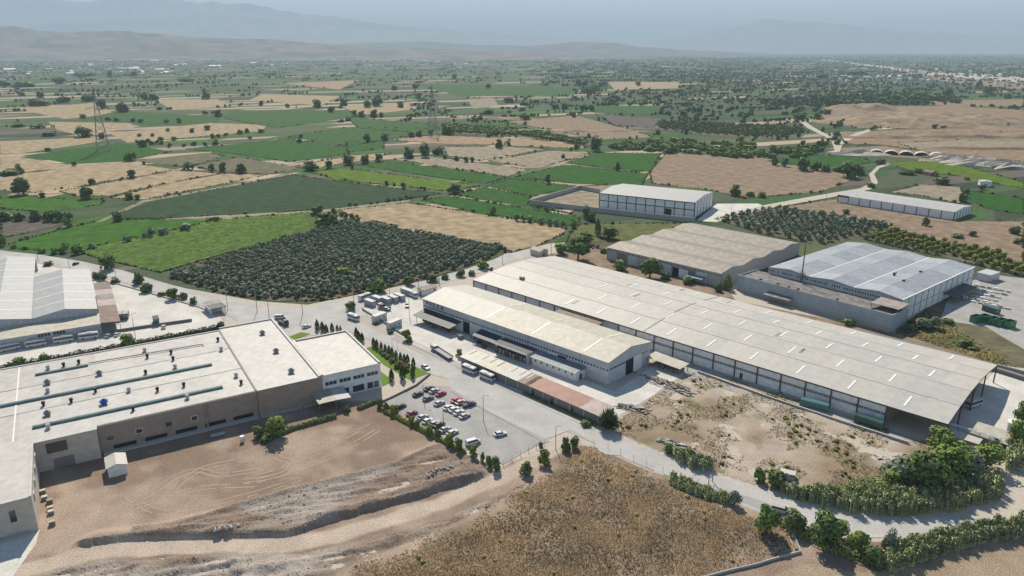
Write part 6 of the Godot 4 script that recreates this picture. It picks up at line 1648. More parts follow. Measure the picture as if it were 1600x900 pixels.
	pbox("roof_cap", Vector3(-87.0, h + 0.002, -0.42), Vector3(-70.4, h + 0.35, 2.8), M.r_roofing, f)
	framed_window("window", -84.0, -78.9, 5.6, 8.6, 2.6, f, M.dark)
	pbox("gate", Vector3(-83.0, 0.05, 2.6), Vector3(-77.6, 3.4, 2.7), M.greysteel, f)
	var n := thing("near_left_hall", "beige hall with plain white roof cut by the left picture edge", "factory hall", at, 31.0)
	var hh := 10.0
	pbox("side_wall", Vector3(-87.3, 0, -0.6), Vector3(-86.95, hh, 34.6), M.wall_beige, n)
	pbox("front_wall", Vector3(-130, 0, 34.2), Vector3(-87.3, hh, 34.6), M.wall_beige, n)
	pbox("back_wall", Vector3(-130, 0, -0.6), Vector3(-87.3, hh, -0.38), M.wall_beige, n)
	for k in 3: slab("roof_panel", [Vector3(-130, hh + 0.25, 34.7 - k * 11.8), Vector3(-86.9, hh + 0.25, 34.7 - k * 11.8), Vector3(-86.9, hh + 0.25, 22.95 - k * 11.8), Vector3(-130, hh + 0.25, 22.95 - k * 11.8)], 0.35, M.r_roofing, n)
	pbox("roof_edge", Vector3(-87.5, hh + 0.26, -0.6), Vector3(-86.8, hh + 0.5, 34.8), M.r_roofing, n)
	framed_window("window", -92.3, -90.9, 4.2, 7.6, 34.6, n, M.wall_beige)
	for k in 4: pbox("wall_louvre", Vector3(-86.95, 6.0, 5.0 + k * 7.5), Vector3(-86.7, 8.0, 7.0 + k * 7.5), M.r_pale, n)
	pbox("ledge", Vector3(-130, 0.0, 34.6), Vector3(-89.0, 0.7, 36.2), M.concrete, n)
	# office
	var o := thing("white_office", "white office block with window bands and beige canopy beside the car park", "office", at, 31.0)
	pbox("front_wall", Vector3(0.0, 0, -0.35), Vector3(21.8, h, 0.0), M.wall_white, o)
	pbox("side_wall", Vector3(21.45, 0, -37.4), Vector3(21.8, h, -0.35), M.wall_white, o)
	pbox("side_wall", Vector3(-0.2, 0, -37.4), Vector3(0.1, h, -0.35), M.wall_white, o)
	pbox("back_wall", Vector3(0.1, 0, -37.75), Vector3(21.8, h, -37.4), M.wall_white, o)
	pbox("roof", Vector3(0.6, h - 0.1, -37.2), Vector3(21.3, h + 0.05, -0.3), M.r_roofing, o)
	pbox("parapet", Vector3(-0.4, h + 0.002, -37.9), Vector3(0.6, h + 0.6, 0.0), M.r_roofing, o)
	pbox("parapet", Vector3(21.3, h + 0.002, -37.9), Vector3(22.0, h + 0.6, 0.0), M.r_roofing_b, o)
	pbox("parapet", Vector3(0.6, h + 0.002, -37.9), Vector3(21.3, h + 0.6, -37.2), M.r_roofing_b, o)
	pbox("parapet", Vector3(-0.4, h + 0.002, 0.0), Vector3(22.0, h + 0.2, 0.15), M.r_roofing, o)
	for k in 4:
		var x0 := 0.9 + k * 5.2
		framed_window("window", x0, x0 + 4.2, 5.6, 7.0, 0.0, o, M.skylight)
		for j in 2: pbox("mullion", Vector3(x0 + 1.4 + j * 1.4, 5.6, 0.0), Vector3(x0 + 1.5 + j * 1.4, 7.0, 0.11), M.skylight, o)
	for a in [[6.2, 9.4], [10.8, 15.2], [16.4, 18.6], [19.0, 20.8]]: framed_window("ground_window", a[0], a[1], 0.6, 3.1, 0.0, o, M.wall_white)
	slab("canopy", [Vector3(-4.5, 4.0, 9.5), Vector3(1.8, 4.0, 9.5), Vector3(1.8, 4.5, 0.2), Vector3(-4.5, 4.5, 0.2)], 0.2, M.r_tan, o)
	slab("canopy", [Vector3(1.85, 4.0, 9.5), Vector3(7.0, 3.7, 9.5), Vector3(7.0, 4.2, 0.2), Vector3(1.85, 4.5, 0.2)], 0.2, M.r_palegrey, o)
	for x in [-4.2, 1.6, 6.7]: pbox("canopy_post", Vector3(x - 0.1, 0, 9.0), Vector3(x + 0.1, 3.7, 9.2), M.greysteel, o)

func bus_depot() -> void:
	var t := thing("bus_depot", "pale twin gabled depot with rusty lean-to and coaches parked in front", "depot", Vector3(-209.3, 0, -301.07), 31.0)
	var spans := [[-26.0, 0.0, -116.0, 0], [0.2, 25.2, -73.0, 1], [-52.2, -26.2, -116.0, 2]]
	for s in spans:
		var x0: float = s[0]; var x1: float = s[1]; var zb: float = s[2]; var xm := (x0 + x1) * 0.5
		var n := int(-zb / 14.0)
		for k in n:
			var z0 := zb * k / n; var z1 := zb * (k + 1) / n
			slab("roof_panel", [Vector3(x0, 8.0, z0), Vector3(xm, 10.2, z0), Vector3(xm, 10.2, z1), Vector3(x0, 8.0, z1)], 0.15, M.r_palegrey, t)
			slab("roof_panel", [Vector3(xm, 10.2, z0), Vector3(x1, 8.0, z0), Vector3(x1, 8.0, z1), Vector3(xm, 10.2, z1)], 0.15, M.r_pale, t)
			slab("skylight", [Vector3(x0 + 0.3, 8.12, z1 + 0.8), Vector3(xm, 10.25, z1 + 0.8), Vector3(xm, 10.25, z1), Vector3(x0 + 0.3, 8.12, z1)], 0.08, M.skylight, t)
			slab("skylight", [Vector3(xm, 10.25, z1 + 0.8), Vector3(x1 - 0.3, 8.12, z1 + 0.8), Vector3(x1 - 0.3, 8.12, z1), Vector3(xm, 10.25, z1)], 0.08, M.skylight, t)
		for z in [-0.6, zb + 0.2]:
			var g := Mb.new()
			g.sweep([Vector2(x0, 0), Vector2(x1, 0), Vector2(x1, 7.8), Vector2(xm, 9.95), Vector2(x0, 7.8)], z - 0.25, z)
			part("gable_wall", g.done(), M.wall_grey, t)
		for k in 6: pbox("wall_pier", Vector3(lerpf(x0, x1, k / 6.0), 0, -0.6), Vector3(lerpf(x0, x1, k / 6.0) + 0.3, 7.8, -0.35), M.wall_white, t)
	pbox("side_wall", Vector3(24.9, 0, -72.6), Vector3(25.15, 7.8, -0.7), M.wall_grey, t)
	pbox("valley_gutter", Vector3(-0.2, 7.9, -72.0), Vector3(0.4, 8.15, 0.2), M.greysteel, t)
	slab("annex_roof", [Vector3(-52, 5.0, 13.0), Vector3(25.5, 5.0, 13.0), Vector3(25.5, 5.8, -0.3), Vector3(-52, 5.8, -0.3)], 0.25, M.r_cream, t)
	pbox("annex_front_wall", Vector3(-52, 0, 12.3), Vector3(25.3, 4.7, 12.6), M.wall_grey, t)
	pbox("annex_side_wall", Vector3(25.0, 0, -0.3), Vector3(25.3, 4.8, 12.3), M.wall_grey, t)
	for w in 2:
		for k in 4: pbox("sign_panel", Vector3(1.6 + w * 5.6 + k * 1.18, 3.3, 12.6), Vector3(2.5 + w * 5.6 + k * 1.18, 4.5, 12.68), M.letters, t)
	var secs := [[-53.0, -40.0, "r_rust"], [-40.0, -31.0, "r_pink"], [-31.0, -22.0, "r_ash"], [-22.0, -12.0, "r_pink"], [-12.0, 14.0, "r_rust"]]
	for k in secs.size():
		var q: Array = secs[k]
		slab("lean_to_sheet", [Vector3(25.5, 5.6 + 0.02 * (k % 2), q[1]), Vector3(33.0, 5.0 + 0.02 * (k % 2), q[1]), Vector3(33.0, 5.0 + 0.02 * (k % 2), q[0]), Vector3(25.5, 5.6 + 0.02 * (k % 2), q[0])], 0.1, M[q[2]], t)
	for k in 6: pbox("lean_to_post", Vector3(32.6, 0, -52.0 + k * 13.0), Vector3(32.8, 4.9, -51.8 + k * 13.0), M.greysteel, t)

func tan_hall() -> void:
	var t := thing("tan_roof_hall", "old hall with streaked tan multi ridge roof behind the long warehouse", "factory hall", Vector3(56.8, 0, -424.5), -45.4)
	var L := 75.8; var D := 92.0; var e := 7.4
	rng.seed = 3
	var n := 4
	for k in n:
		var z0 := -D * k / n; var z1 := -D * (k + 1) / n; var zm := (z0 + z1) * 0.5
		for i in 6:
			var x0 := L * i / 6 - (0.0 if i else 0.3); var x1 := L * (i + 1) / 6
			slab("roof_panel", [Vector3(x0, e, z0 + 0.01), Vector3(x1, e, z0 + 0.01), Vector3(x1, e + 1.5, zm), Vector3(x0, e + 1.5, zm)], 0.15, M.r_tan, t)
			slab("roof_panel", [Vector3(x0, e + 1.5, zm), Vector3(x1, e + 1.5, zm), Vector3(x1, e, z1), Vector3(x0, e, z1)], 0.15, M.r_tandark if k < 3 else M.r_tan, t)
		for x in [0.05, L - 0.3]:
			var o := part("gable_wall", gable_side(x, 0.25, D / n, e - 0.16, e + 1.3), M.concrete, t)
			o.position.z = z0
	for i in 10:
		pbox("wall_panel", Vector3(i * 7.58 + 0.1, 0, -0.3), Vector3(i * 7.58 + 7.48, 5.6, 0.0), [M.concrete, M.darkconcrete, M.wall_grey][i % 3], t)
		pbox("wall_panel", Vector3(i * 7.58 + 0.1, 6.6, -0.3), Vector3(i * 7.58 + 7.48, e - 0.16, 0.0), M.concrete, t)
		pbox("pier", Vector3(i * 7.58 - 0.1, 0, -0.2), Vector3(i * 7.58 + 0.1, e - 0.2, 0.12), M.darkconcrete, t)
		window_strip(t, i * 7.58 + 0.1, i * 7.58 + 7.48, 5.7, 6.5, -0.2, 6, 0.1)
	pbox("door_opening", Vector3(46.0, 0, 0.0), Vector3(50.0, 5.0, 0.05), M.black, t)
	pbox("sliding_door", Vector3(50.2, 0, 0.05), Vector3(56.0, 4.8, 0.18), M.wall_white, t)
	pbox("back_wall", Vector3(0, 0, -D), Vector3(L, e - 0.16, -D + 0.3), M.concrete, t)
	slab("porch_roof", [Vector3(57, 2.9, 4.0), Vector3(67, 2.9, 4.0), Vector3(67, 3.5, 0.1), Vector3(57, 3.5, 0.1)], 0.12, M.r_metal, t)
	for x in [57.3, 66.7]: pbox("porch_post", Vector3(x - 0.08, 0, 3.6), Vector3(x + 0.08, 2.8, 3.76), M.greysteel, t)

func blue_hall() -> void:
	var t := thing("blue_grey_hall", "blue grey roofed hall of many roof panels on the right", "factory hall", Vector3(135.2, 0, -372.2), -50.6)
	var L := 69.0; var D := 84.0; var e := 10.4
	rng.seed = 12
	var prof := [[0.0, 10.6], [11.5, 12.0], [23.0, 10.8], [34.5, 12.0], [46.0, 10.8], [57.5, 12.0], [69.0, 10.6]]
	for k in 6:
		for i in 6:
			var z0 := -D * i / 6; var z1 := -D * (i + 1) / 6
			var lift := 0.03 * ((i + k) % 2)
			slab("roof_panel", [Vector3(prof[k][0] + 0.06, prof[k][1] + lift, z0 - 0.06), Vector3(prof[k + 1][0] - 0.06, prof[k + 1][1] + lift, z0 - 0.06), Vector3(prof[k + 1][0] - 0.06, prof[k + 1][1] + lift, z1 + 0.06), Vector3(prof[k][0] + 0.06, prof[k][1] + lift, z1 + 0.06)], 0.15, [M.r_blue, M.r_blue_b, M.r_blue_c][(k + rng.randi() % 2 + (i % 2)) % 3], t)
		slab("roof_deck", [Vector3(prof[k][0], prof[k][1] - 0.16, 0.2), Vector3(prof[k + 1][0], prof[k + 1][1] - 0.16, 0.2), Vector3(prof[k + 1][0], prof[k + 1][1] - 0.16, -D - 0.2), Vector3(prof[k][0], prof[k][1] - 0.16, -D - 0.2)], 0.2, M.greysteel, t)
		if k % 2 == 1: pbox("roof_seam", Vector3(prof[k + 1][0] - 0.3, prof[k + 1][1] + 0.02, -D), Vector3(prof[k + 1][0] + 0.3, prof[k + 1][1] + 0.12, 0), M.skylight, t)
		var f := Mb.new()
		f.hexa([Vector3(prof[k][0], 8.2, -0.05), Vector3(prof[k + 1][0], 8.2, -0.05), Vector3(prof[k + 1][0], 8.2, -0.3), Vector3(prof[k][0], 8.2, -0.3), Vector3(prof[k][0], prof[k][1] - 0.37, -0.05), Vector3(prof[k + 1][0], prof[k + 1][1] - 0.37, -0.05), Vector3(prof[k + 1][0], prof[k + 1][1] - 0.37, -0.3), Vector3(prof[k][0], prof[k][1] - 0.37, -0.3)])
		part("clerestory_wall", f.done(), M.wall_blue, t)
		window_strip(t, prof[k][0] + 0.2, prof[k + 1][0] - 0.2, 8.7, 9.7, -0.05, 9, 0.1)
	for i in 12:
		var z0 := -D * i / 12 - 0.2; var z1 := -D * (i + 1) / 12 + 0.2
		for y in [[0.0, 4.9], [5.2, 10.1]]: pbox("wall_panel", Vector3(L - 0.3, y[0], z0), Vector3(L, y[1], z1), M.wall_white, t)
		pbox("column", Vector3(L - 0.2, 0, z1 - 0.38), Vector3(L + 0.14, 10.2, z1), M.greysteel, t)
	pbox("floor_beam", Vector3(L - 0.2, 4.9, -D), Vector3(L + 0.1, 5.2, 0), M.greysteel, t)
	pbox("side_wall", Vector3(0, 0, -D), Vector3(0.3, 10.2, -0.3), M.wall_grey, t)
	pbox("back_wall", Vector3(0.3, 0, -D), Vector3(L - 0.3, 10.2, -D + 0.3), M.wall_grey, t)
	pbox("front_wall", Vector3(0.3, 0, -0.3), Vector3(L - 0.3, 8.2, -0.05), M.wall_grey, t)
	for a in [[49.8, -33.6], [56.6, -47], [58, -25]]:
		var s := Mb.new()
		s.tube(Vector3(a[0], 11.0, a[1]), Vector3(a[0], 12.6, a[1]), 0.6, 0.6, 8); s.tube(Vector3(a[0] + 0.4, 12.3, a[1]), Vector3(a[0] + 1.0, 12.9, a[1]), 0.3, 0.3, 6)
		part("extractor", s.done(), M.black, t)
	slab("side_canopy", [Vector3(L, 4.2, -46), Vector3(L + 7, 3.7, -46), Vector3(L + 7, 3.7, -72), Vector3(L, 4.2, -72)], 0.12, M.r_darkmetal, t)
	for k in 3: pbox("canopy_post", Vector3(L + 6.7, 0, -47 - k * 12), Vector3(L + 6.85, 3.6, -46.8 - k * 12), M.greysteel, t)
	# lower front annex with a parapet of blue sheet
	var a := thing("blue_annex", "low annex with grey flat roof and blue corrugated front wall", "annex", Vector3(135.2, 0, -372.2), -50.6)
	pbox("front_wall", Vector3(-6.5, 0, 17.4), Vector3(72.5, 8.2, 17.8), M.wall_blue, a)
	pbox("coping", Vector3(-6.6, 8.2, 17.3), Vector3(72.6, 8.35, 17.95), M.greysteel, a)
	pbox("roof", Vector3(-6.4, 7.1, 0.0), Vector3(72.4, 7.3, 17.38), M.r_ash, a)
	pbox("side_wall", Vector3(-6.5, 0, 0.0), Vector3(-6.2, 8.0, 17.35), M.wall_blue, a)
	pbox("side_wall", Vector3(72.2, 0, 0.2), Vector3(72.5, 8.0, 17.35), M.wall_blue, a)
	pbox("plinth", Vector3(-6.5, 0, 17.8), Vector3(72.4, 2.3, 17.92), M.concrete, a)
	for x in [4.0, 14.0, 20.0, 25.0, 45.0, 62.0]: pbox("roof_hatch", Vector3(x, 7.3, 13.0), Vector3(x + 0.7, 7.9, 15.6), M.black, a)
	slab("red_roof", [Vector3(60, 9.6, 12.0), Vector3(72.8, 9.6, 12.0), Vector3(72.8, 10.0, 1.5), Vector3(60, 10.0, 1.5)], 0.15, M.r_pink, a)
	for x in [60.4, 72.2]:
		for z in [2.0, 11.6]: pbox("red_roof_post", Vector3(x, 7.3, z), Vector3(x + 0.2, 9.6, z + 0.2), M.greysteel, a)
	slab("door_canopy", [Vector3(12, 3.4, 22.5), Vector3(26, 3.4, 22.5), Vector3(26, 4.0, 17.95), Vector3(12, 4.0, 17.95)], 0.12, M.r_ash, a)
	for x in [12.3, 25.7]: pbox("door_canopy_post", Vector3(x - 0.1, 0, 22.0), Vector3(x + 0.1, 3.3, 22.2), M.greysteel, a)
	# communications mast
	var m := thing("lattice_mast", "slim dark mast with a platform standing at the blue annex", "mast", Vector3(146.8, 0.0, -356.3), 0)
	mast_parts(m)

func mast_parts(m: Node3D) -> void:
	var s := Mb.new(); s.tube(Vector3.ZERO, Vector3(0, 27, 0), 0.42, 0.22, 8)
	part("pole", s.done(), M.dark, m)
	var p := Mb.new()
	for k in 8:
		var an := TAU * k / 8
		p.tube(Vector3(cos(an) * 1.7, 10.0, sin(an) * 1.7), Vector3(cos(an) * 1.7, 13.0, sin(an) * 1.7), 0.08, 0.08, 4)
		p.tube(Vector3(cos(an) * 1.7, 11.5, sin(an) * 1.7), Vector3(cos(an + TAU / 8) * 1.7, 11.5, sin(an + TAU / 8) * 1.7), 0.07, 0.07, 4)
		p.tube(Vector3(cos(an) * 1.7, 10.2, sin(an) * 1.7), Vector3(0, 9.6, 0), 0.07, 0.07, 4)
	part("platform", p.done(), M.greysteel, m)
	for k in 3: pbox("antenna", Vector3(cos(k * 2.1) * 0.9 - 0.15, 9.6, sin(k * 2.1) * 0.9 - 0.15), Vector3(cos(k * 2.1) * 0.9 + 0.15, 12.4, sin(k * 2.1) * 0.9 + 0.15), M.greysteel, m)

func framed_hall(called: String, label: String, at: Vector3, turn: float, L: float, D: float, e: float, r: float, bays: int, roofm: Material, wallm: Material, framem: Material, beam: bool) -> Node3D:
	var t := thing(called, label, "warehouse", at, turn)
	for i in bays:
		var x0 := L * i / bays; var x1 := L * (i + 1) / bays
		slab("roof_panel", [Vector3(x0, e + 0.02 * (i % 2), 0.4), Vector3(x1, e + 0.02 * (i % 2), 0.4), Vector3(x1, r + 0.02 * (i % 2), -D * 0.5), Vector3(x0, r + 0.02 * (i % 2), -D * 0.5)], 0.15, roofm, t)
		slab("roof_panel", [Vector3(x0, r + 0.02 * (i % 2), -D * 0.5), Vector3(x1, r + 0.02 * (i % 2), -D * 0.5), Vector3(x1, e + 0.02 * (i % 2), -D - 0.4), Vector3(x0, e + 0.02 * (i % 2), -D - 0.4)], 0.15, roofm, t)
		if beam:
			pbox("wall_panel", Vector3(x0 + 0.3, 0, -0.3), Vector3(x1 - 0.3, e * 0.48, 0), wallm, t)
			pbox("wall_panel", Vector3(x0 + 0.3, e * 0.53, -0.3), Vector3(x1 - 0.3, e - 0.8, 0), wallm, t)
		else:
			pbox("wall_panel", Vector3(x0 + 0.3, 0, -0.3), Vector3(x1 - 0.3, e - 0.2, 0), wallm, t)
	for i in bays + 1: pbox("column", Vector3(L * i / bays - 0.3, 0, -0.35), Vector3(L * i / bays + 0.3, e - 0.2, 0.12), framem, t)
	if beam:
		pbox("beam", Vector3(0, e * 0.48, -0.3), Vector3(L, e * 0.53, 0.06), framem, t)
		pbox("eave_beam", Vector3(0, e - 0.8, -0.3), Vector3(L, e - 0.2, 0.08), framem, t)
	pbox("back_wall", Vector3(0, 0, -D), Vector3(L, e - 0.2, -D + 0.3), wallm, t)
	part("gable_wall", gable_side(0.0, 0.3, D, e - 0.2, r - 0.2), wallm, t)
	part("gable_wall", gable_side(L - 0.3, 0.3, D, e - 0.2, r - 0.2), wallm, t)
	for k in 7: pbox("gable_column", Vector3(L - 0.1, 0, -D * k / 6 - 0.25), Vector3(L + 0.15, e - 0.2, -D * k / 6 + 0.25), framem, t)
	return t

func pylon(at: Vector3, h: float, turn: float, label: String) -> void:
	var t := thing("power_pylon", label, "pylon", at, turn, "lattice pylons on the plain")
	var w := h * 0.095
	for sx in [-1, 1]:
		for sz in [-1, 1]:
			var s := Mb.new()
			s.tube(Vector3(sx * w, 0, sz * w), Vector3(sx * w * 0.32, h * 0.62, sz * w * 0.32), 0.34, 0.26, 4); s.tube(Vector3(sx * w * 0.32, h * 0.62, sz * w * 0.32), Vector3(0, h, 0), 0.26, 0.16, 4)
			part("leg", s.done(), M.greysteel, t)
	var b := Mb.new()
	var n := 9
	for k in n:
		var y0 := h * 0.9 * k / n; var y1 := h * 0.9 * (k + 1) / n
		var f := func(y: float) -> float: return lerpf(w, w * 0.32, y / (h * 0.62)) if y < h * 0.62 else lerpf(w * 0.32, 0.0, (y - h * 0.62) / (h * 0.38))
		var a: float = f.call(y0); var c: float = f.call(y1)
		for q in [[Vector3(-1, 0, 1), Vector3(1, 0, 1)], [Vector3(1, 0, 1), Vector3(1, 0, -1)], [Vector3(1, 0, -1), Vector3(-1, 0, -1)], [Vector3(-1, 0, -1), Vector3(-1, 0, 1)]]:
			b.tube(q[0] * a + Vector3(0, y0, 0), q[1] * c + Vector3(0, y1, 0), 0.15, 0.15, 3, false); b.tube(q[1] * a + Vector3(0, y0, 0), q[0] * c + Vector3(0, y1, 0), 0.15, 0.15, 3, false)
	part("bracing", b.done(), M.greysteel, t)
	for k in 3:
		var y := h * (0.66 + 0.12 * k); var l := h * (0.15 - 0.02 * k)
		var s := Mb.new()
		s.tube(Vector3(-l, y, 0), Vector3(l, y, 0), 0.2, 0.2, 4); s.tube(Vector3(-l, y, 0), Vector3(0, y + h * 0.035, 0), 0.15, 0.15, 4); s.tube(Vector3(l, y, 0), Vector3(0, y + h * 0.035, 0), 0.15, 0.15, 4)
		for e in [-1, 1]: s.tube(Vector3(e * l, y, 0), Vector3(e * l, y - h * 0.04, 0), 0.15, 0.15, 4)
		part("cross_arm", s.done(), M.greysteel, t)

func pole(d: Array, label: String) -> void:
	var kind: String = d[3]
	var h: float = d[2]
	var at := Vector3(d[0], gh(d[0], d[1]) + 0.02, d[1])
	var s := Mb.new()
	if kind == "w":
		var t := thing("utility_pole", label, "pole", at, 0.0, "utility poles")
		s.tube(Vector3.ZERO, Vector3(0, h, 0), 0.16, 0.11, 7); part("pole", s.done(), M.greysteel, t)
		pbox("cross_bar", Vector3(-0.9, h - 0.7, -0.07), Vector3(0.9, h - 0.55, 0.07), M.greysteel, t)
		for k in 3: pbox("insulator", Vector3(-0.8 + k * 0.75, h - 0.55, -0.06), Vector3(-0.68 + k * 0.75, h - 0.3, 0.06), M.skylight, t)
	elif kind == "f":
		var t := thing("flag_pole", label, "pole", at, 0.0, "flag poles")
		s.tube(Vector3.ZERO, Vector3(0, h, 0), 0.09, 0.05, 6); part("pole", s.done(), M.skylight, t)
		s = Mb.new(); s.tube(Vector3(0, h, 0), Vector3(0, h + 0.15, 0), 0.1, 0.05, 6); part("finial", s.done(), M.steel, t)
	else:
		var t := thing("street_lamp", label, "street lamp", at, 0.0, "street lamps")
		s.tube(Vector3.ZERO, Vector3(0, h, 0), 0.13, 0.08, 7); part("pole", s.done(), M.greysteel, t)
		s = Mb.new(); s.tube(Vector3(0, h, 0), Vector3(1.4, h + 0.35, 0.3), 0.06, 0.05, 5); part("arm", s.done(), M.greysteel, t)
		pbox("lamp_head", Vector3(1.3, h + 0.25, 0.15), Vector3(2.0, h + 0.42, 0.45), M.greysteel, t)

func low_wall(called: String, label: String, cat: String, l: PackedVector2Array, h: float, w: float, m: Material, cap: Material) -> void:
	var t := thing(called, label, cat, Vector3(l[0].x, 0, l[0].y))
	for k in l.size() - 1:
		var a := l[k] - l[0]; var b := l[k + 1] - l[0]
		var c := (a + b) * 0.5
		var s := Mb.new()
		s.block(Vector3(c.x, -0.2, c.y), Vector3(a.distance_to(b) - 0.02, h + 0.2, w), -(b - a).angle())
		part("wall_section", s.done(), m, t)
		if cap:
			s = Mb.new(); s.block(Vector3(c.x, h + 0.002, c.y), Vector3(a.distance_to(b) - 0.02, 0.1, w + 0.12), -(b - a).angle())
			part("coping", s.done(), cap, t)

func fence(label: String, l: PackedVector2Array, h: float, gap: float) -> void:
	var t := thing("wire_fence", label, "fence", Vector3(l[0].x, 0, l[0].y), 0.0, "wire fences")
	var post := Mb.new(); post.tube(Vector3.ZERO, Vector3(0, h, 0), 0.07, 0.06, 5)
	var pm := post.done()
	for k in l.size() - 1:
		var m := maxi(1, int(l[k].distance_to(l[k + 1]) / gap))
		for j in m:
			var a := l[k].lerp(l[k + 1], float(j) / m); var b := l[k].lerp(l[k + 1], float(j + 1) / m)
			var o := part("post", pm, M.concrete, t)
			var ya := gh(a.x, a.y); var yb := gh(b.x, b.y)
			o.position = Vector3(a.x - l[0].x, ya - 0.05, a.y - l[0].y)
			var w := Mb.new()
			for q in 3: w.tube(o.position + Vector3(0, h * (0.35 + 0.3 * q), 0), Vector3(b.x - l[0].x, yb - 0.05 + h * (0.35 + 0.3 * q), b.y - l[0].y), 0.015, 0.015, 3, false)
			part("wire", w.done(), M.greysteel, t)

func hedge(label: String, l: PackedVector2Array, h: float, w: float, kind: String) -> void:
	# one clipped hedge: a dense run of leaf faces around a line
	var t := thing("hedge", label, "hedge", Vector3(l[0].x, 0, l[0].y))
	rng.seed = label.hash()
	var s := Mb.new()
	var core := Mb.new()
	for k in l.size() - 1:
		var a := l[k] - l[0]; var b := l[k + 1] - l[0]
		var len := a.distance_to(b)
		var u := (b - a) / len; var v := u.orthogonal()
		core.block(Vector3((a.x + b.x) * 0.5, 0, (a.y + b.y) * 0.5), Vector3(len, h * 0.45, w * 0.45), -(b - a).angle())
		for j in int(len * 44.0):
			var d := rng.randf() * len
			var an := rng.randf() * PI
			var hh := h * (0.82 + 0.28 * noise.get_noise_2d((a.x + u.x * d) * 14.0, (a.y + u.y * d) * 14.0))
			var q := a + u * d + v * (cos(an) * w * 0.5)
			face(s, Vector3(q.x, hh * (0.12 + 0.88 * sin(an) * rng.randf_range(0.75, 1.05)), q.y), Vector3(v.x * cos(an), sin(an) + 0.2, v.y * cos(an)).normalized(), 0.33, kind, 1.2)
	part("foliage", s.done(), M.leaf, t)
	part("stems", core.done(), M.bark, t)

func ridge(called: String, dist: float, pts: Array, y0: float, c0: Color, c1: Color, sd: int) -> void:
	# a range of hills: crest heights given against the bearing (tangent of the angle from straight ahead)
	var f := FastNoiseLite.new(); f.seed = sd; f.frequency = 0.0006
	var vs := Mb.new()
	var n := 150; var rows := 9
	var grid := []
	for i in n + 1:
		var u := float(i) / n * (pts.size() - 1)
		var k := mini(int(u), pts.size() - 2)
		var a: Array = pts[k]; var b: Array = pts[k + 1]
		var q := u - k
		var w := q * q * (3.0 - 2.0 * q)
		var bear: float = lerpf(a[0], b[0], q); var top: float = lerpf(a[1], b[1], w)
		var col := []
		for j in rows + 1:
			var v := float(j) / rows
			var d := dist * (0.80 + 0.2 * v)
			var x := bear * d
			var hh := top * pow(v, 1.3) * (1.0 + 0.16 * f.get_noise_2d(x * 8000.0 / dist, d * 1.3) + 0.05 * f.get_noise_2d(x * 4.0, d * 4.0))
			col.append(Vector3(x, y0 + hh, -d))
		grid.append(col)
	for i in n:
		for j in rows:
			var p: Vector3 = grid[i][j]
			var q := clampf(0.5 + 1.4 * f.get_noise_2d(p.x * 3.0 + 999.0, p.z * 5.0), 0.0, 1.0)
			vs.col = c0.lerp(c1, q)
			vs.quad(grid[i][j], grid[i + 1][j], grid[i + 1][j + 1], grid[i][j + 1])
	ground(called, vs.done(), M.hill)

func earth_hill(x: float, z: float, rx: float, rz: float, h: float, sd: int) -> void:
	# a low eroded rise of bare earth
	var f := FastNoiseLite.new(); f.seed = sd; f.frequency = 0.012; f.fractal_octaves = 4
	var g := []
	for j in 25:
		var row := []
		for i in 41:
			var u := i / 20.0 - 1.0; var v := j / 12.0 - 1.0
			var q := 1.0 - sqrt(u * u + v * v)
			var p := Vector3(x + u * rx, 0, z + v * rz)
			p.y = -0.6 + h * smoothstep(0.0, 0.55, q) * (1.0 + 0.5 * f.get_noise_2d(p.x, p.z)) + h * 0.16 * f.get_noise_2d(p.x * 4.0, p.z * 7.0) * smoothstep(0.0, 0.3, q)
			row.append(p)
		g.append(row)
	var s := Mb.new()
	for j in 24:
		for i in 40:
			var p: Vector3 = g[j][i]
			if maxf(p.y, g[j + 1][i + 1].y) < -0.55: continue
			s.col = Color(0.38, 0.285, 0.185).lerp(Color(0.24, 0.185, 0.125), clampf(0.5 + 1.8 * f.get_noise_2d(p.x * 1.5 + 500.0, p.z * 4.0), 0.0, 1.0))
			s.quad(g[j + 1][i], g[j + 1][i + 1], g[j][i + 1], g[j][i])
	ground("earth_rise", s.done(), M.farm)

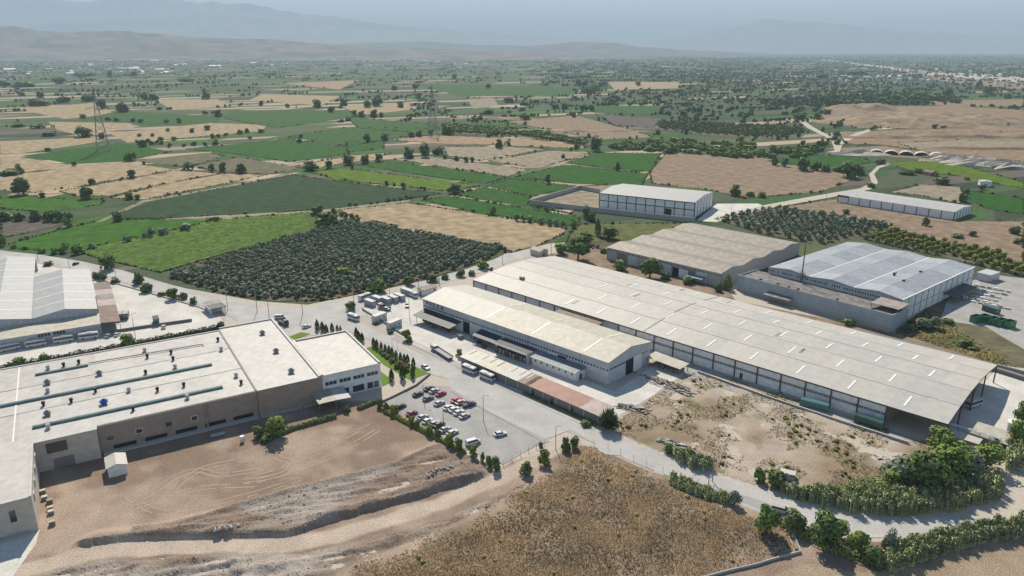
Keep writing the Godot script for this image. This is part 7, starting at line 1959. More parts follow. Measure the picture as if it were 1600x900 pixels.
func far_farmland() -> void:
	# patchwork of distant fields, with hedgerow trees between them
	var s := Mb.new()
	var r2 := RandomNumberGenerator.new(); r2.seed = 77
	var cols := [Color(0.06, 0.13, 0.035), Color(0.05, 0.11, 0.034), Color(0.07, 0.15, 0.04), Color(0.065, 0.11, 0.046), Color(0.11, 0.14, 0.06), Color(0.42, 0.335, 0.235), Color(0.38, 0.32, 0.235), Color(0.16, 0.135, 0.105), Color(0.055, 0.08, 0.045)]
	var xf := [[], [], []]
	var u := Vector2.from_angle(0.33); var v := u.orthogonal()
	var z := 430.0
	while z < 14000.0:
		var dz := 28.0 + z * 0.02
		var x := -z * 0.95 - 500.0
		while x < z * 0.95 + 500.0:
			var dx := (95.0 + z * 0.045) * r2.randf_range(0.5, 1.6)
			var c := Vector2(x + dx * 0.5, -z - dz * 0.5)
			var skew := dz * 0.5 * (0.45 + 0.3 * noise.get_noise_2d(c.x * 0.02, c.y * 0.02))
			var sh := Vector2(0, 0.22 * dx)
			var g := 0.02 * minf(dx, dz)
			var q := [Vector2(x + g - skew, -z - g) + sh, Vector2(x + dx - g - skew, -z - g) - sh, Vector2(x + dx - g + skew, -z - dz + g) - sh, Vector2(x + g + skew, -z - dz + g) + sh]
			var east := clampf(c.x / (z * 0.7), -1.0, 1.0)
			var k := r2.randi() % 5
			var tan_share := 0.34 if (z < 2300.0 and east < 0.15) else 0.10
			if r2.randf() < tan_share: k = 5 + r2.randi() % 2
			elif r2.randf() < 0.10: k = 7
			elif r2.randf() < (0.45 if east > 0.1 else 0.12): k = 8
			var cc: Color = cols[k]
			s.col = cc * r2.randf_range(0.82, 1.18)
			var y := -0.2 + r2.randf() * 0.05
			s.quad(Vector3(q[0].x, y, q[0].y), Vector3(q[1].x, y, q[1].y), Vector3(q[2].x, y, q[2].y), Vector3(q[3].x, y, q[3].y))
			if z > 560.0:
				var many := 1 if z < 1500.0 else 3
				if east > 0.05 and z > 1000.0: many += 9
				if z > 3000.0: many += 1
				for t in many:
					if r2.randf() > 0.55: continue
					var e := r2.randi() % 4
					var p: Vector2 = q[e].lerp(q[(e + 1) % 4], r2.randf())
					var run := 1 + (r2.randi() % 10 if r2.randf() < 0.5 else r2.randi() % 2)
					var dir: Vector2 = (q[(e + 1) % 4] - q[e]).normalized()
					for m in run:
						var h := r2.randf_range(2.6, 7.0) * (1.0 + z * 0.00005)
						var w := h * r2.randf_range(0.9, 1.5)
						var pp := p + dir * (m * w * 1.15) + Vector2(r2.randfn(), r2.randfn()) * 2.0
						var clear := true
						for fp in zones.FIELDPOLYS:
							if Geometry2D.is_point_in_polygon(pp, fp): clear = false; break
						if clear: xf[r2.randi() % 3].append(Transform3D(Basis(Vector3.UP, r2.randf() * TAU).scaled_local(Vector3(w, h, w)), Vector3(pp.x, -0.3, pp.y)))
			x += dx
		z += dz
	ground("farmland", s.done(), M.farm)
	for k in 3: stuff("distant_trees", "hedgerow trees dotted over the far plain", crown("round", 3, k), M.leaf, xf[k], [])

func field_margins() -> void:
	# low scrub along the edges of the nearer fields
	var r2 := RandomNumberGenerator.new(); r2.seed = 31
	var xf := [[], []]
	for fp: PackedVector2Array in zones.FIELDPOLYS:
		for k in fp.size():
			var a := fp[k]; var b := fp[(k + 1) % fp.size()]
			if a.length() > 1500.0 or a.x < -420.0: continue
			var len := a.distance_to(b)
			var gap := 1.1 + a.length() * 0.0012
			for j in int(len / gap):
				var p := a.lerp(b, j * gap / len) + Vector2(r2.randfn(), r2.randfn()) * 0.45
				if noise.get_noise_2d(p.x * 1.4, p.y * 1.4) < -0.18: continue
				var h := r2.randf_range(0.5, 1.15) + (1.2 if r2.randf() < 0.05 else 0.0)
				xf[r2.randi() % 2].append(Transform3D(Basis(Vector3.UP, r2.randf() * TAU).scaled_local(Vector3(h * 1.7, h, h * 1.7)), Vector3(p.x, -0.15, p.y)))
	for k in 2: stuff("field_margin_scrub", "low scrub lining the edges of the fields", crown("shrub", 3, k), M.leaf, xf[k], [])

func crop_rows(fp: PackedVector2Array, along: float, gap: float) -> void:
	# raised leafy rows, cut to the field outline
	var u := Vector2.from_angle(along); var v := u.orthogonal()
	var c := Vector2.ZERO
	for q in fp: c += q / fp.size()
	var s := Mb.new()
	rng.seed = 9
	for i in range(-60, 61):
		var run := PackedVector2Array([c + v * (i * gap) - u * 400.0, c + v * (i * gap) + u * 400.0])
		for piece in Geometry2D.intersect_polyline_with_polygon(run, fp):
			var a: Vector2 = piece[0]; var b: Vector2 = piece[1]
			var n := maxi(1, int(a.distance_to(b) / 3.0))
			for j in n:
				var p := a.lerp(b, float(j) / n); var q := a.lerp(b, float(j + 1) / n)
				var w := v * gap * rng.randf_range(0.22, 0.30)
				var h := rng.randf_range(0.45, 0.75)
				s.col = Color(0.13, 0.21, 0.045).lerp(Color(0.18, 0.26, 0.06), rng.randf())
				s.quad(Vector3(p.x - w.x, -0.1, p.y - w.y), Vector3(q.x - w.x, -0.1, q.y - w.y), Vector3(q.x, h, q.y), Vector3(p.x, h, p.y))
				s.quad(Vector3(q.x + w.x, -0.1, q.y + w.y), Vector3(p.x + w.x, -0.1, p.y + w.y), Vector3(p.x, h, p.y), Vector3(q.x, h, q.y))
	var o := ground("crop_rows", s.done(), M.straw, "stuff")
	o.set_meta("label", "leafy yellow green crop rows"); o.set_meta("category", "crop")

# ------------------------------------------------------------------ scene
func _ready() -> void:
	var cam := Camera3D.new()
	cam.name = "camera"
	cam.position = Vector3(0, 120, 0)
	cam.rotation_degrees = Vector3(-18.015, 0, 0)
	cam.fov = 42.745
	cam.near = 1.0; cam.far = 120000.0
	add_child(cam)
	cam.current = true
	var env := Environment.new()
	env.tonemap_mode = Environment.TONE_MAPPER_LINEAR
	env.tonemap_exposure = 1.5
	env.background_mode = Environment.BG_SKY
	var sky := Sky.new()
	var psm := ProceduralSkyMaterial.new()
	psm.sky_top_color = Color(0.085, 0.145, 0.27).linear_to_srgb()
	psm.sky_horizon_color = Color(0.86, 0.99, 1.0).linear_to_srgb()
	psm.sky_curve = 0.12
	psm.ground_bottom_color = Color(0.20, 0.18, 0.15).linear_to_srgb()
	psm.ground_horizon_color = Color(0.40, 0.48, 0.52).linear_to_srgb()
	psm.sun_angle_max = 1.0
	sky.sky_material = psm
	env.sky = sky
	env.fog_enabled = true
	env.fog_density = 0.00008
	env.fog_light_color = Color(0.82, 0.925, 1.0)
	env.sdfgi_enabled = true; env.ssao_enabled = true; env.ssil_enabled = true
	var we := WorldEnvironment.new()
	we.name = "environment"; we.environment = env
	add_child(we)
	var sun := DirectionalLight3D.new()
	sun.name = "sun"
	sun.light_energy = 1.6; sun.light_angular_distance = 0.5
	sun.light_color = Color(1.0, 0.96, 0.895)
	sun.shadow_enabled = true
	sun.rotation_degrees = Vector3(-43.0, 180.0 + 11.0, 0)
	add_child(sun)

	noise.seed = 2; noise.frequency = 0.03; noise.fractal_octaves = 3
	noise2.seed = 6; noise2.frequency = 0.02; noise2.fractal_octaves = 4; noise2.fractal_type = FastNoiseLite.FRACTAL_FBM
	make_materials()
	var ww := Mb.new(); ww.tube(Vector3(0, 0, -0.5), Vector3(0, 0, 0.5), 1.0, 1.0, 12); wheel_mesh = ww.done()
	ww = Mb.new(); ww.tube(Vector3(0, 0, -0.53), Vector3(0, 0, 0.53), 0.6, 0.6, 8); rim_mesh = ww.done()
	for z in [["EARTHLOT", EARTHLOT], ["SCRUB", SCRUB], ["ROUGH", ROUGH], ["MOUNDS", MOUNDS], ["DIRTYARD", DIRTYARD], ["FIELDCORNER", FIELDCORNER], ["REEDS1", REEDS1], ["REEDS2", REEDS2], ["REEDS3", REEDS3], ["REEDS4", REEDS4], ["REEDS5", REEDS5], ["OLIVES", OLIVES], ["ORCHARD1", ORCHARD1], ["ORCHARD2", ORCHARD2], ["ORCHARD3", ORCHARD3], ["ORCHARD4", ORCHARD4], ["ORCHARD5", ORCHARD5], ["HALLGRASS", HALLGRASS], ["WOODS1", WOODS1], ["WOODS2", WOODS2], ["WOODS3", WOODS3], ["WOODS4", WOODS4]]:
		zones[z[0]] = poly(z[1])
	track = Array(poly(TRACK)); bank = Array(poly(BANK)); berm = Array(poly(BERM))
	zones.FIELDPOLYS = []
	for f in FIELDS: zones.FIELDPOLYS.append(poly(f[1]))

	# ---- the land
	var s := Mb.new()
	s.quad(Vector3(-60000, -0.3, 300), Vector3(60000, -0.3, 300), Vector3(60000, -0.3, -60000), Vector3(-60000, -0.3, -60000))
	ground("plain", s.done(), M.plain)
	ground("estate_earth", flat(poly(ESTATE), -0.06), M.lane)
	ground("hall_apron", flat(poly([-145.7, -161.2, -133.5, -162.8, -123.8, -163.9, -121.3, -158.1, -119.4, -146.2, -130, -139.7]), 0.03), M.yard)
	for k in FIELDS.size():
		var fp: PackedVector2Array = zones.FIELDPOLYS[k]
		ground("field", flat(rough_edge(fp, 1.2, 9.0), -0.12 + 0.0015 * k), M["f_" + FIELDS[k][0]])
	terrain("open_earth", "EARTHLOT", 0.6)
	terrain("dirt_yard", "DIRTYARD", 0.8)
	var lay := [["road", ROAD, "road", 0.03], ["car_park", CARPARK, "asphalt", 0.036], ["factory_yard", YARD, "yard", 0.026], ["depot_yard", DEPOT, "yard", 0.022], ["depot_lane", DEPOTLANE, "road", 0.018], ["lawn", LAWN1, "lawn", 0.05], ["lawn", LAWN2, "lawn", 0.05], ["lawn", LAWN3, "lawn", 0.05], ["hall_grass", HALLGRASS, "f_dull", 0.008], ["field_path", PATH1, "f_pale", -0.01], ["field_path", PATH2, "f_pale", -0.01], ["hall_yard", HALLYARD, "asphalt", 0.014], ["canopy_apron", APRON, "yard", 0.02], ["back_lane", BEHIND, "f_earth", 0.002], ["warehouse_apron", APRON7, "yard", 0.012], ["compound_floor", COMPOUND7, "f_pale", 0.01], ["lane", LANE1, "lane", 0.016], ["lane", LANE2, "lane", 0.016], ["highway", HIGHWAY, "lane", 0.3], ["highway_bank", HIGHWAYBANK, "f_earth", 0.2], ["rubble_field", RUBBLEFIELD, "f_earth", 0.006], ["service_strip", SHADYBACK, "asphalt", 0.04]]
	for l in lay: ground(l[0], flat(rough_edge(poly(l[1]), 0.5, 6.0), l[3]), M[l[2]])
	far_farmland()
	field_margins()
	crop_rows(zones.FIELDPOLYS[12], -1.053, 4.2)
	earth_hill(719.5, -1299.5, 210.0, 130.0, 11.0, 21)
	earth_hill(738.3, -1584.3, 90.0, 70.0, 9.0, 22)
	earth_hill(676.7, -1066.7, 150.0, 28.0, 5.0, 23)
	earth_hill(526.5, -1058.8, 70.0, 20.0, 4.0, 24)
	earth_hill(614.8, -939.2, 110.0, 18.0, 4.0, 25)
	earth_hill(78.3, -1143.9, 150.0, 22.0, 3.0, 26)
	earth_hill(-34.7, -1360.9, 90.0, 26.0, 3.0, 27)
	# hills and mountains
	ridge("hills", 10500.0, [[-1.2, 260], [-0.95, 330], [-0.80, 400], [-0.69, 470], [-0.66, 390], [-0.60, 360], [-0.52, 350], [-0.46, 330], [-0.40, 280], [-0.34, 250], [-0.26, 190], [-0.18, 150], [-0.10, 110], [0.0, 70], [0.1, 30], [0.2, 0]], -0.3, Color(0.09, 0.085, 0.07), Color(0.24, 0.19, 0.145), 3)
	ridge("hills", 14500.0, [[-0.30, 120], [-0.20, 230], [-0.10, 240], [-0.04, 190], [0.03, 180], [0.08, 230], [0.13, 220], [0.17, 160], [0.24, 90], [0.34, 30], [0.45, 0]], -0.3, Color(0.09, 0.09, 0.075), Color(0.20, 0.17, 0.14), 5)
	ridge("mountains", 25000.0, [[-1.1, 1500], [-0.8, 1700], [-0.5, 1600], [-0.37, 1480], [-0.24, 1120], [-0.12, 850], [-0.05, 700], [0.02, 540], [0.10, 400], [0.20, 200], [0.3, 0]], -0.3, Color(0.27, 0.28, 0.28), Color(0.37, 0.36, 0.34), 9)  # rock colours paled towards the haze, so some haze is painted in
	ridge("mountains", 24000.0, [[0.10, 0], [0.2, 400], [0.28, 720], [0.335, 960], [0.40, 920], [0.46, 760], [0.54, 620], [0.62, 500], [0.75, 450], [0.95, 400], [1.2, 320]], -0.3, Color(0.27, 0.28, 0.28), Color(0.37, 0.36, 0.34), 8)  # same paled rock, part of the distance haze put into its colour

	# ---- buildings
	long_warehouse()
	gabled_factory()
	annex()
	roadside_shed()
	flat_factory()
	bus_depot()
	tan_hall()
	blue_hall()
	var wh := framed_hall("white_warehouse", "white warehouse with black steel frame standing inside a grey compound wall", Vector3(69.2, 0, -575.3), -29.96, 76.4, 48.3, 11.8, 13.6, 10, M.r_pale, M.wall_white, M.black, true)
	pbox("door_opening", Vector3(54.0, 0, 0.0), Vector3(59.0, 5.2, 0.1), M.black, wh)
	var bn := framed_hall("low_white_barn", "long low white barn with dark posts beside the winding dirt lane", Vector3(267.7, 0, -597.7), -49.66, 88.2, 33.3, 6.0, 7.4, 10, M.r_pale, M.wall_white, M.dark, false)
	pbox("sign_board", Vector3(-0.5, 4.6, 0.15), Vector3(9.0, 6.2, 0.3), M.letters, bn)
	low_wall("compound_wall", "grey concrete wall around the white warehouse compound", "wall", poly([76.5, -636.2, 60.8, -654.6, 14, -588.9, 67, -557.1, 132.7, -522]), 3.6, 0.5, M.concrete, null)
	details()

func gable_house(label: String, at: Vector3, turn: float, L: float, W: float, e: float, r: float, roofm: Material, wallm: Material, called := "small_house", group := "", windows := 2) -> void:
	var t := thing(called, label, "house", at, turn, group)
	var s := Mb.new()
	s.sweep([Vector2(-W * 0.5, 0), Vector2(W * 0.5, 0), Vector2(W * 0.5, e), Vector2(0, r - 0.12), Vector2(-W * 0.5, e)], -L * 0.5, L * 0.5)
	part("walls", s.done(), wallm, t)
	var f := Mb.new()
	var o := 0.4
	f.hexa([Vector3(-W * 0.5 - o, e - 0.15, L * 0.5 + o), Vector3(0, r - 0.1, L * 0.5 + o), Vector3(0, r - 0.1, -L * 0.5 - o), Vector3(-W * 0.5 - o, e - 0.15, -L * 0.5 - o), Vector3(-W * 0.5 - o, e, L * 0.5 + o), Vector3(0, r + 0.08, L * 0.5 + o), Vector3(0, r + 0.08, -L * 0.5 - o), Vector3(-W * 0.5 - o, e, -L * 0.5 - o)])
	f.hexa([Vector3(0, r - 0.1, L * 0.5 + o), Vector3(W * 0.5 + o, e - 0.15, L * 0.5 + o), Vector3(W * 0.5 + o, e - 0.15, -L * 0.5 - o), Vector3(0, r - 0.1, -L * 0.5 - o), Vector3(0, r + 0.08, L * 0.5 + o), Vector3(W * 0.5 + o, e, L * 0.5 + o), Vector3(W * 0.5 + o, e, -L * 0.5 - o), Vector3(0, r + 0.08, -L * 0.5 - o)])
	part("roof", f.done(), roofm, t)
	for k in windows:
		pbox("window", Vector3(W * 0.5, e * 0.4, -L * 0.35 + k * L * 0.4), Vector3(W * 0.5 + 0.04, e * 0.75, -L * 0.35 + k * L * 0.4 + 1.1), M.glass, t)
	if windows: pbox("door", Vector3(-0.6, 0.0, L * 0.5), Vector3(0.5, 2.1, L * 0.5 + 0.05), M.dark, t)

func pile(called: String, label: String, zx: float, zz: float, turn: float, n: int, rx: float, rz: float, h: float, m: Array, long := false) -> void:
	# a heap of loose pieces, each a mesh of its own
	var t := thing(called, label, "heap", Vector3(zx, gh(zx, zz), zz), turn)
	rng.seed = label.hash()
	var shapes := []
	for k in 4: shapes.append(stone_shape(200 + k))
	var bx := BoxMesh.new(); bx.size = Vector3(1, 1, 1)
	for k in n:
		var x := rng.randfn() * rx * 0.45; var z := rng.randfn() * rz * 0.45
		var fall := maxf(0.0, 1.0 - Vector2(x / rx, z / rz).length())
		var o := part("plank" if long else "rock", bx if long else shapes[k % 4], m[rng.randi() % m.size()], t)
		var w := rng.randf_range(0.5, 1.3)
		o.position = Vector3(x, fall * h * rng.randf_range(0.4, 1.0) + (0.12 if long else 0.0), z)
		o.rotation = Vector3(rng.randf_range(-0.25, 0.25), (rng.randfn() * 0.3 if long else rng.randf() * TAU), rng.randf_range(-0.2, 0.2))
		o.scale = Vector3(rng.randf_range(1.6, 4.5), 0.14, rng.randf_range(0.3, 0.9)) if long else Vector3(w, w * 0.8, w)

func tracks() -> void:
	# wheel ruts: compacted pale strips in the bare earth
	var m := tmat(Color(0.405, 0.312, 0.236), M.soil.albedo_texture, 5.0, 0.95)
	for l in TYRES:
		var p := poly(l)
		var c := Curve2D.new()
		for k in p.size():
			var tan := (p[mini(k + 1, p.size() - 1)] - p[maxi(k - 1, 0)]) * 0.18
			c.add_point(p[k], -tan, tan)
		var b := c.tessellate_even_length(6, 1.2)
		for side in [-1, 1]:
			var line := []
			for k in b.size():
				var d := (b[mini(k + 1, b.size() - 1)] - b[maxi(k - 1, 0)]).normalized().orthogonal()
				line.append(b[k] + d * 0.95 * side)
			var run := []
			for k in line.size():
				var q: Vector2 = line[k]
				if noise.get_noise_2d(q.x * 5.0, q.y * 5.0 + side * 40.0) > -0.32: run.append(q)
				else:
					if run.size() > 2: ground("wheel_rut", ribbon(run, 0.4 + 0.5 * absf(noise.get_noise_2d(q.x * 9.0, q.y)), 0.02), m)
					run = []
			if run.size() > 2: ground("wheel_rut", ribbon(run, 0.55, 0.02), m)

func details() -> void:
	for v in VEHICLES: vehicle(v)
	for b in BOXES: container(b)
	for k in POLES.size(): pole(POLES[k], POLE_LABELS[k])
	pylon(Vector3(-503.2, 0.0, -914.7).slide(Vector3.UP), 78.0, 25.0, "tall lattice pylon in the bright green field on the left")
	pylon(Vector3(-114.1, 0.0, -1083).slide(Vector3.UP), 72.0, 25.0, "lattice pylon beside the rubble strip in the middle distance")
	pylon(Vector3(362.8, 0.0, -1550.5).slide(Vector3.UP), 62.0, 25.0, "faint lattice pylon near the far orchard rows")
	# garden, kerbs, walls and fences
	low_wall("garden_wall", "low dark wall between the factory garden and the car park", "wall", poly(GARDENWALL), 0.7, 0.3, M.darkconcrete, null)
	low_wall("yard_wall", "low dark wall along the road before the pale site cabins", "wall", poly(GARDENKERB), 0.8, 0.5, M.darkconcrete, null)
	low_wall("boundary_wall", "pale low boundary wall at the corner of the scrub field", "wall", poly(LOWWALL), 0.7, 0.3, M.concrete, null)
	low_wall("yard_kerb", "low kerb wall with bushes along the depot road", "wall", poly(DEPOTKERB), 0.5, 0.4, M.concrete, null)
	low_wall("retaining_wall", "brown retaining wall across the depot yard", "wall", poly(DEPOTRETAIN), 1.3, 0.5, M.darkconcrete, null)
	low_wall("service_wall", "low wall with pale caps in front of the long warehouse", "wall", poly(LONGFENCE), 0.8, 0.3, M.concrete, M.yard)
	low_wall("bank_wall", "dark stone bank wall behind the long warehouse", "wall", poly(BACKBANK), 1.6, 2.0, M.darkconcrete, null)
	low_wall("lane_wall", "grey concrete wall beside the road end right of the long warehouse", "wall", poly([190, -264.9, 202.3, -252.2]), 2.6, 0.5, M.concrete, null)
	fence("wire fence on pale posts along the scrub field and road", poly(SCRUBFENCE), 2.0, 4.5)
	fence("wire fence across the lower end of the car park", poly(LOTFENCE), 2.0, 3.5)
	hedge("long dark clipped hedge between the depot lane and the flat roof", poly([-204.1, -262, -182.1, -275.6, -164.5, -287, -145.5, -299.3, -130.5, -310.2]), 2.9, 2.4, "cypress")
	hedge("dark green hedge along the foot of the tan hall", poly([-78.4, -210.3, -73, -217, -66.8, -221.4, -60.2, -225.9]), 1.7, 2.0, "shrub")
	hedge("short hedge by the office corner above the earth bank", poly([-53.7, -231.5, -48, -237.4]), 1.6, 1.8, "shrub")
	hedge("ragged shrub hedge along the bank below the car park", poly([-44, -229.6, -34.3, -220.5, -25.8, -212.8, -19.1, -206.3, -14.8, -202.4]), 1.5, 1.8, "yellow")
	hedge("leafy thicket between the road bend and the tilled field corner", poly([71.8, -166.6, 76.5, -161.2, 80.9, -156.6, 86.4, -152.7, 92.9, -149.8]), 2.6, 5.0, "light")
	hedge("dense green thicket above the reeds by the road", poly([89.9, -178.3, 100.3, -181.5, 110.4, -183.4, 122.5, -185.4, 136.4, -190.1]), 4.2, 7.0, "shrub")
	hedge("low dark weeds along the foot of the roadside shed", poly([4.2, -244.0, 12.0, -236.1, 20.0, -228.0, 28.2, -219.9]), 0.8, 1.3, "shrub")
	rng.seed = 91
	for k in 9:
		var ps := thing("pallet_stack", "stack of dark goods in the shade of the gabled factory, %s from the left" % ["first", "second", "third", "fourth", "fifth", "sixth", "seventh", "eighth", "ninth"][k], "pallet", Vector3(-41.5, 0.03, -324.9), -43.6, "goods stacks before the gabled factory")
		ps.translate_object_local(Vector3([4.0, 8.5, 13.0, 17.5, 22.5, 32.5, 36.5, 42.0, 47.0][k], 0, 2.5 + 2.0 * (k % 3)))
		pbox("pallet", Vector3(-1.2, 0, -0.9), Vector3(1.2, 0.18, 0.9), M.r_ash, ps)
		pbox("load", Vector3(-1.1, 0.182, -0.8), Vector3(1.1, rng.randf_range(0.8, 1.9), 0.8), [M.r_rust, M.darkconcrete, M.r_metal, M.dark][k % 4], ps)
	low_wall("pavement", "pale raised pavement strip along the foot of the roadside shed", "pavement", poly([-46.7, -297.1, -36.6, -286.3, -21.4, -269.2, -4.8, -251.6, 11.3, -234.9, 27.7, -218.3]), 0.12, 2.6, M.road, null)
	for q in [[-25.5, -269.9, 7.0], [4.5, -231.5, 5.0], [-55.8, -298.6, 6.0], [32.4, -205.5, 8.0], [-98.7, -334.1, 9.0], [46, -192.5, 5.0], [-73.2, -329.6, 8.0], [-2.4, -252.2, 4.0], [-149.4, -345.3, 6.0], [85.4, -167.5, 7.0]]:
		var pp := PackedVector2Array()
		for k in 9: pp.append(Vector2(q[0], q[1]) + Vector2.from_angle(TAU * k / 9) * Vector2(q[2], q[2] * 0.35).rotated(0.3) * (0.8 + 0.4 * absf(noise.get_noise_2d(q[0] * 3 + k * 31, q[1]))))
		ground("road_patch", flat(pp, 0.043), M.patch_pale)
	var mid := poly([-72.8, -327.8, -43.9, -292.7, -20.2, -266.8, 0, -240.5, 21.2, -217, 39.8, -201.7, 56.3, -188.1, 71.2, -176.2, 85.4, -167.5, 101.1, -164.7, 118.4, -165.5, 137, -168])
	for off in [-2.4, -0.8, 0.9, 2.5]:
		var cv := Curve2D.new()
		for k in mid.size():
			var tg := (mid[mini(k + 1, mid.size() - 1)] - mid[maxi(k - 1, 0)]) * 0.16
			cv.add_point(mid[k], -tg, tg)
		var bb := cv.tessellate_even_length(6, 2.5)
		var run := []
		for k in bb.size():
			var d := (bb[mini(k + 1, bb.size() - 1)] - bb[maxi(k - 1, 0)]).normalized().orthogonal()
			run.append(bb[k] + d * (off + 0.5 * noise.get_noise_2d(bb[k].x * 0.8, bb[k].y * 0.8)))
		ground("tyre_wear", ribbon(run, 0.55, 0.039), M.tyre_dust)
	ground("road_patch", flat(rough_edge(poly([61.4, -182.4, 69.6, -176.8, 73.9, -172.6, 70.3, -170.9, 64.8, -175.6, 58.9, -180.2]), 0.3, 3.0), 0.042), M.patch)
	# roads: paint and edge lines
	var ln := Mb.new()
	for q in [[-22.6, -245.7, 9.3, -209.9]]:
		var a := Vector2(q[0], q[1]); var b := Vector2(q[2], q[3])
		var w := (b - a).orthogonal().normalized() * 0.2
		ln.quad(Vector3(a.x + w.x, 0.046, a.y + w.y), Vector3(a.x - w.x, 0.046, a.y - w.y), Vector3(b.x - w.x, 0.046, b.y - w.y), Vector3(b.x + w.x, 0.046, b.y + w.y))
	var drain := ground("drain_channel", ln.done(), M.darkconcrete)
	drain.set_meta("label", "dark drain channel across the car park")
	# small buildings
	gable_house("small house with reddish roof beside the end of the long warehouse", Vector3(16.5, 0.0, -434.9), 40.0, 9.0, 6.5, 3.4, 4.6, M.r_rust, M.wall_beige)
	gable_house("small white block house in the far right green fields", Vector3(435.2, 0.0, -674), -20.0, 9.0, 9.0, 4.2, 4.8, M.r_white, M.wall_white)
	gable_house("low brown farm house among the bushes on the right", Vector3(418.3, 0.0, -735.6), 20.0, 10.0, 8.0, 3.0, 4.5, M.r_rust, M.wall_tan)
	gable_house("small white shed standing on the bare earth by the tan wall", Vector3(-118, 0.0, -192.5), 31.0, 6.8, 5.0, 3.3, 4.1, M.r_white, M.wall_white, "white_shed", "", 0)
	gable_house("guard hut with red fascia behind the gabled factory", Vector3(-43.6, 0.0, -360.4), -46.0, 9.0, 5.0, 3.2, 3.6, M.r_rust, M.wall_white, "guard_hut", "", 1)
	gable_house("pale small hut on the far right dry slope", Vector3(836.8, 0.0, -1299.5), -20.0, 11.0, 9.0, 4.0, 4.6, M.r_white, M.wall_white)
	var k0 := thing("gate_house", "grey roofed gate house with glazed porch at the depot gate", "gate house", Vector3(-142.8, 0.0, -333.2), -52.0)
	pbox("walls", Vector3(-5.5, 0, -3.0), Vector3(2.0, 3.2, 3.0), M.wall_grey, k0)
	pbox("roof", Vector3(-6.2, 3.2, -3.8), Vector3(0.0, 3.5, 3.8), M.r_ash, k0)
	pbox("roof", Vector3(0.02, 3.15, -3.8), Vector3(6.2, 3.42, 3.8), M.r_darkmetal, k0)
	pbox("fascia", Vector3(-6.3, 3.0, 3.8), Vector3(6.3, 3.5, 3.95), M.wall_white, k0)
	for x in [2.6, 4.2, 5.8]:
		for z in [-3.3, 3.3]: pbox("porch_post", Vector3(x - 0.12, 0, z - 0.12), Vector3(x + 0.12, 3.15, z + 0.12), M.wall_white, k0)
	framed_window("window", -4.6, -2.4, 1.0, 2.2, 3.0, k0, M.wall_white)
	# open store shelter and tank at the right end of the long warehouse
	var sh := thing("tarp_shelter", "pale sheet roof shelter over timber beside the gabled factory", "shelter", Vector3(61.2, 0.0, -266.8), -46.0)
	slab("roof", [Vector3(-8, 3.3, 3.2), Vector3(8, 3.0, 3.2), Vector3(8, 3.5, -3.2), Vector3(-8, 3.8, -3.2)], 0.1, M.r_cream, sh)
	for x in [-7.6, 0.0, 7.6]:
		for z in [-2.9, 2.9]: pbox("post", Vector3(x - 0.1, 0, z - 0.1), Vector3(x + 0.1, 3.0, z + 0.1), M.greysteel, sh)
	for k in 6: pbox("timber_stack", Vector3(-6.8 + k * 2.3, 0.05, -2.4), Vector3(-5.0 + k * 2.3, 0.9 + 0.3 * (k % 3), 2.3), [M.r_tan, M.darkconcrete, M.r_ash][k % 3], sh)
	var s2 := thing("end_shelter", "cream sheet roof on posts by the white tank", "shelter", Vector3(153.1, 0.0, -209.5), -46.0)
	slab("roof", [Vector3(-6, 3.0, 4.5), Vector3(6, 3.0, 4.5), Vector3(6, 3.6, -4.5), Vector3(-6, 3.6, -4.5)], 0.12, M.r_cream, s2)
	for x in [-5.6, 5.6]:
		for z in [-4.2, 4.2]: pbox("post", Vector3(x - 0.1, 0, z - 0.1), Vector3(x + 0.1, 3.0, z + 0.1), M.greysteel, s2)
	var s3 := thing("low_shelter", "small white sheet roof below the end of the long warehouse", "shelter", Vector3(144.3, 0.0, -207.5), -46.0)
	slab("roof", [Vector3(-4, 2.6, 2.0), Vector3(4, 2.6, 2.0), Vector3(4, 2.9, -2.0), Vector3(-4, 2.9, -2.0)], 0.1, M.r_white, s3)
	for x in [-3.6, 3.6]: pbox("post", Vector3(x - 0.1, 0, -0.1), Vector3(x + 0.1, 2.6, 0.1), M.greysteel, s3)
	var tk := thing("storage_tank", "white cylindrical tank among the trees at the right edge", "tank", Vector3(162.6, 0.0, -212.8), 0)
	var sc := Mb.new(); sc.tube(Vector3.ZERO, Vector3(0, 5.2, 0), 2.0, 2.0, 20); part("shell", sc.done(), M.wall_white, tk)
	sc = Mb.new(); sc.tube(Vector3(0, 5.2, 0), Vector3(0, 5.7, 0), 2.0, 0.4, 20); part("lid", sc.done(), M.skylight, tk)
	var br := thing("pipe_bridge", "white gantry beam running from the long warehouse end to the shelter", "gantry", Vector3(144.2, 0.0, -213.6), -44.0)
	for z in [-0.4, 0.4]: pbox("beam", Vector3(-11, 3.6, z - 0.08), Vector3(13, 3.85, z + 0.08), M.wall_white, br)
	for k in 9: pbox("rung", Vector3(-10.5 + k * 2.8, 3.65, -0.32), Vector3(-10.3 + k * 2.8, 3.8, 0.32), M.wall_white, br)
	for x in [-10.0, 1.0, 12.0]: pbox("leg", Vector3(x - 0.12, 0, -0.1), Vector3(x + 0.12, 3.6, 0.1), M.greysteel, br)
	# tunnel sheds and spoil on the right
	var tn := thing("tunnel_sheds", "row of black mouthed tunnel sheds under white sheeting", "tunnel sheds", Vector3(465.5, 0.0, -874.7), -26.0)
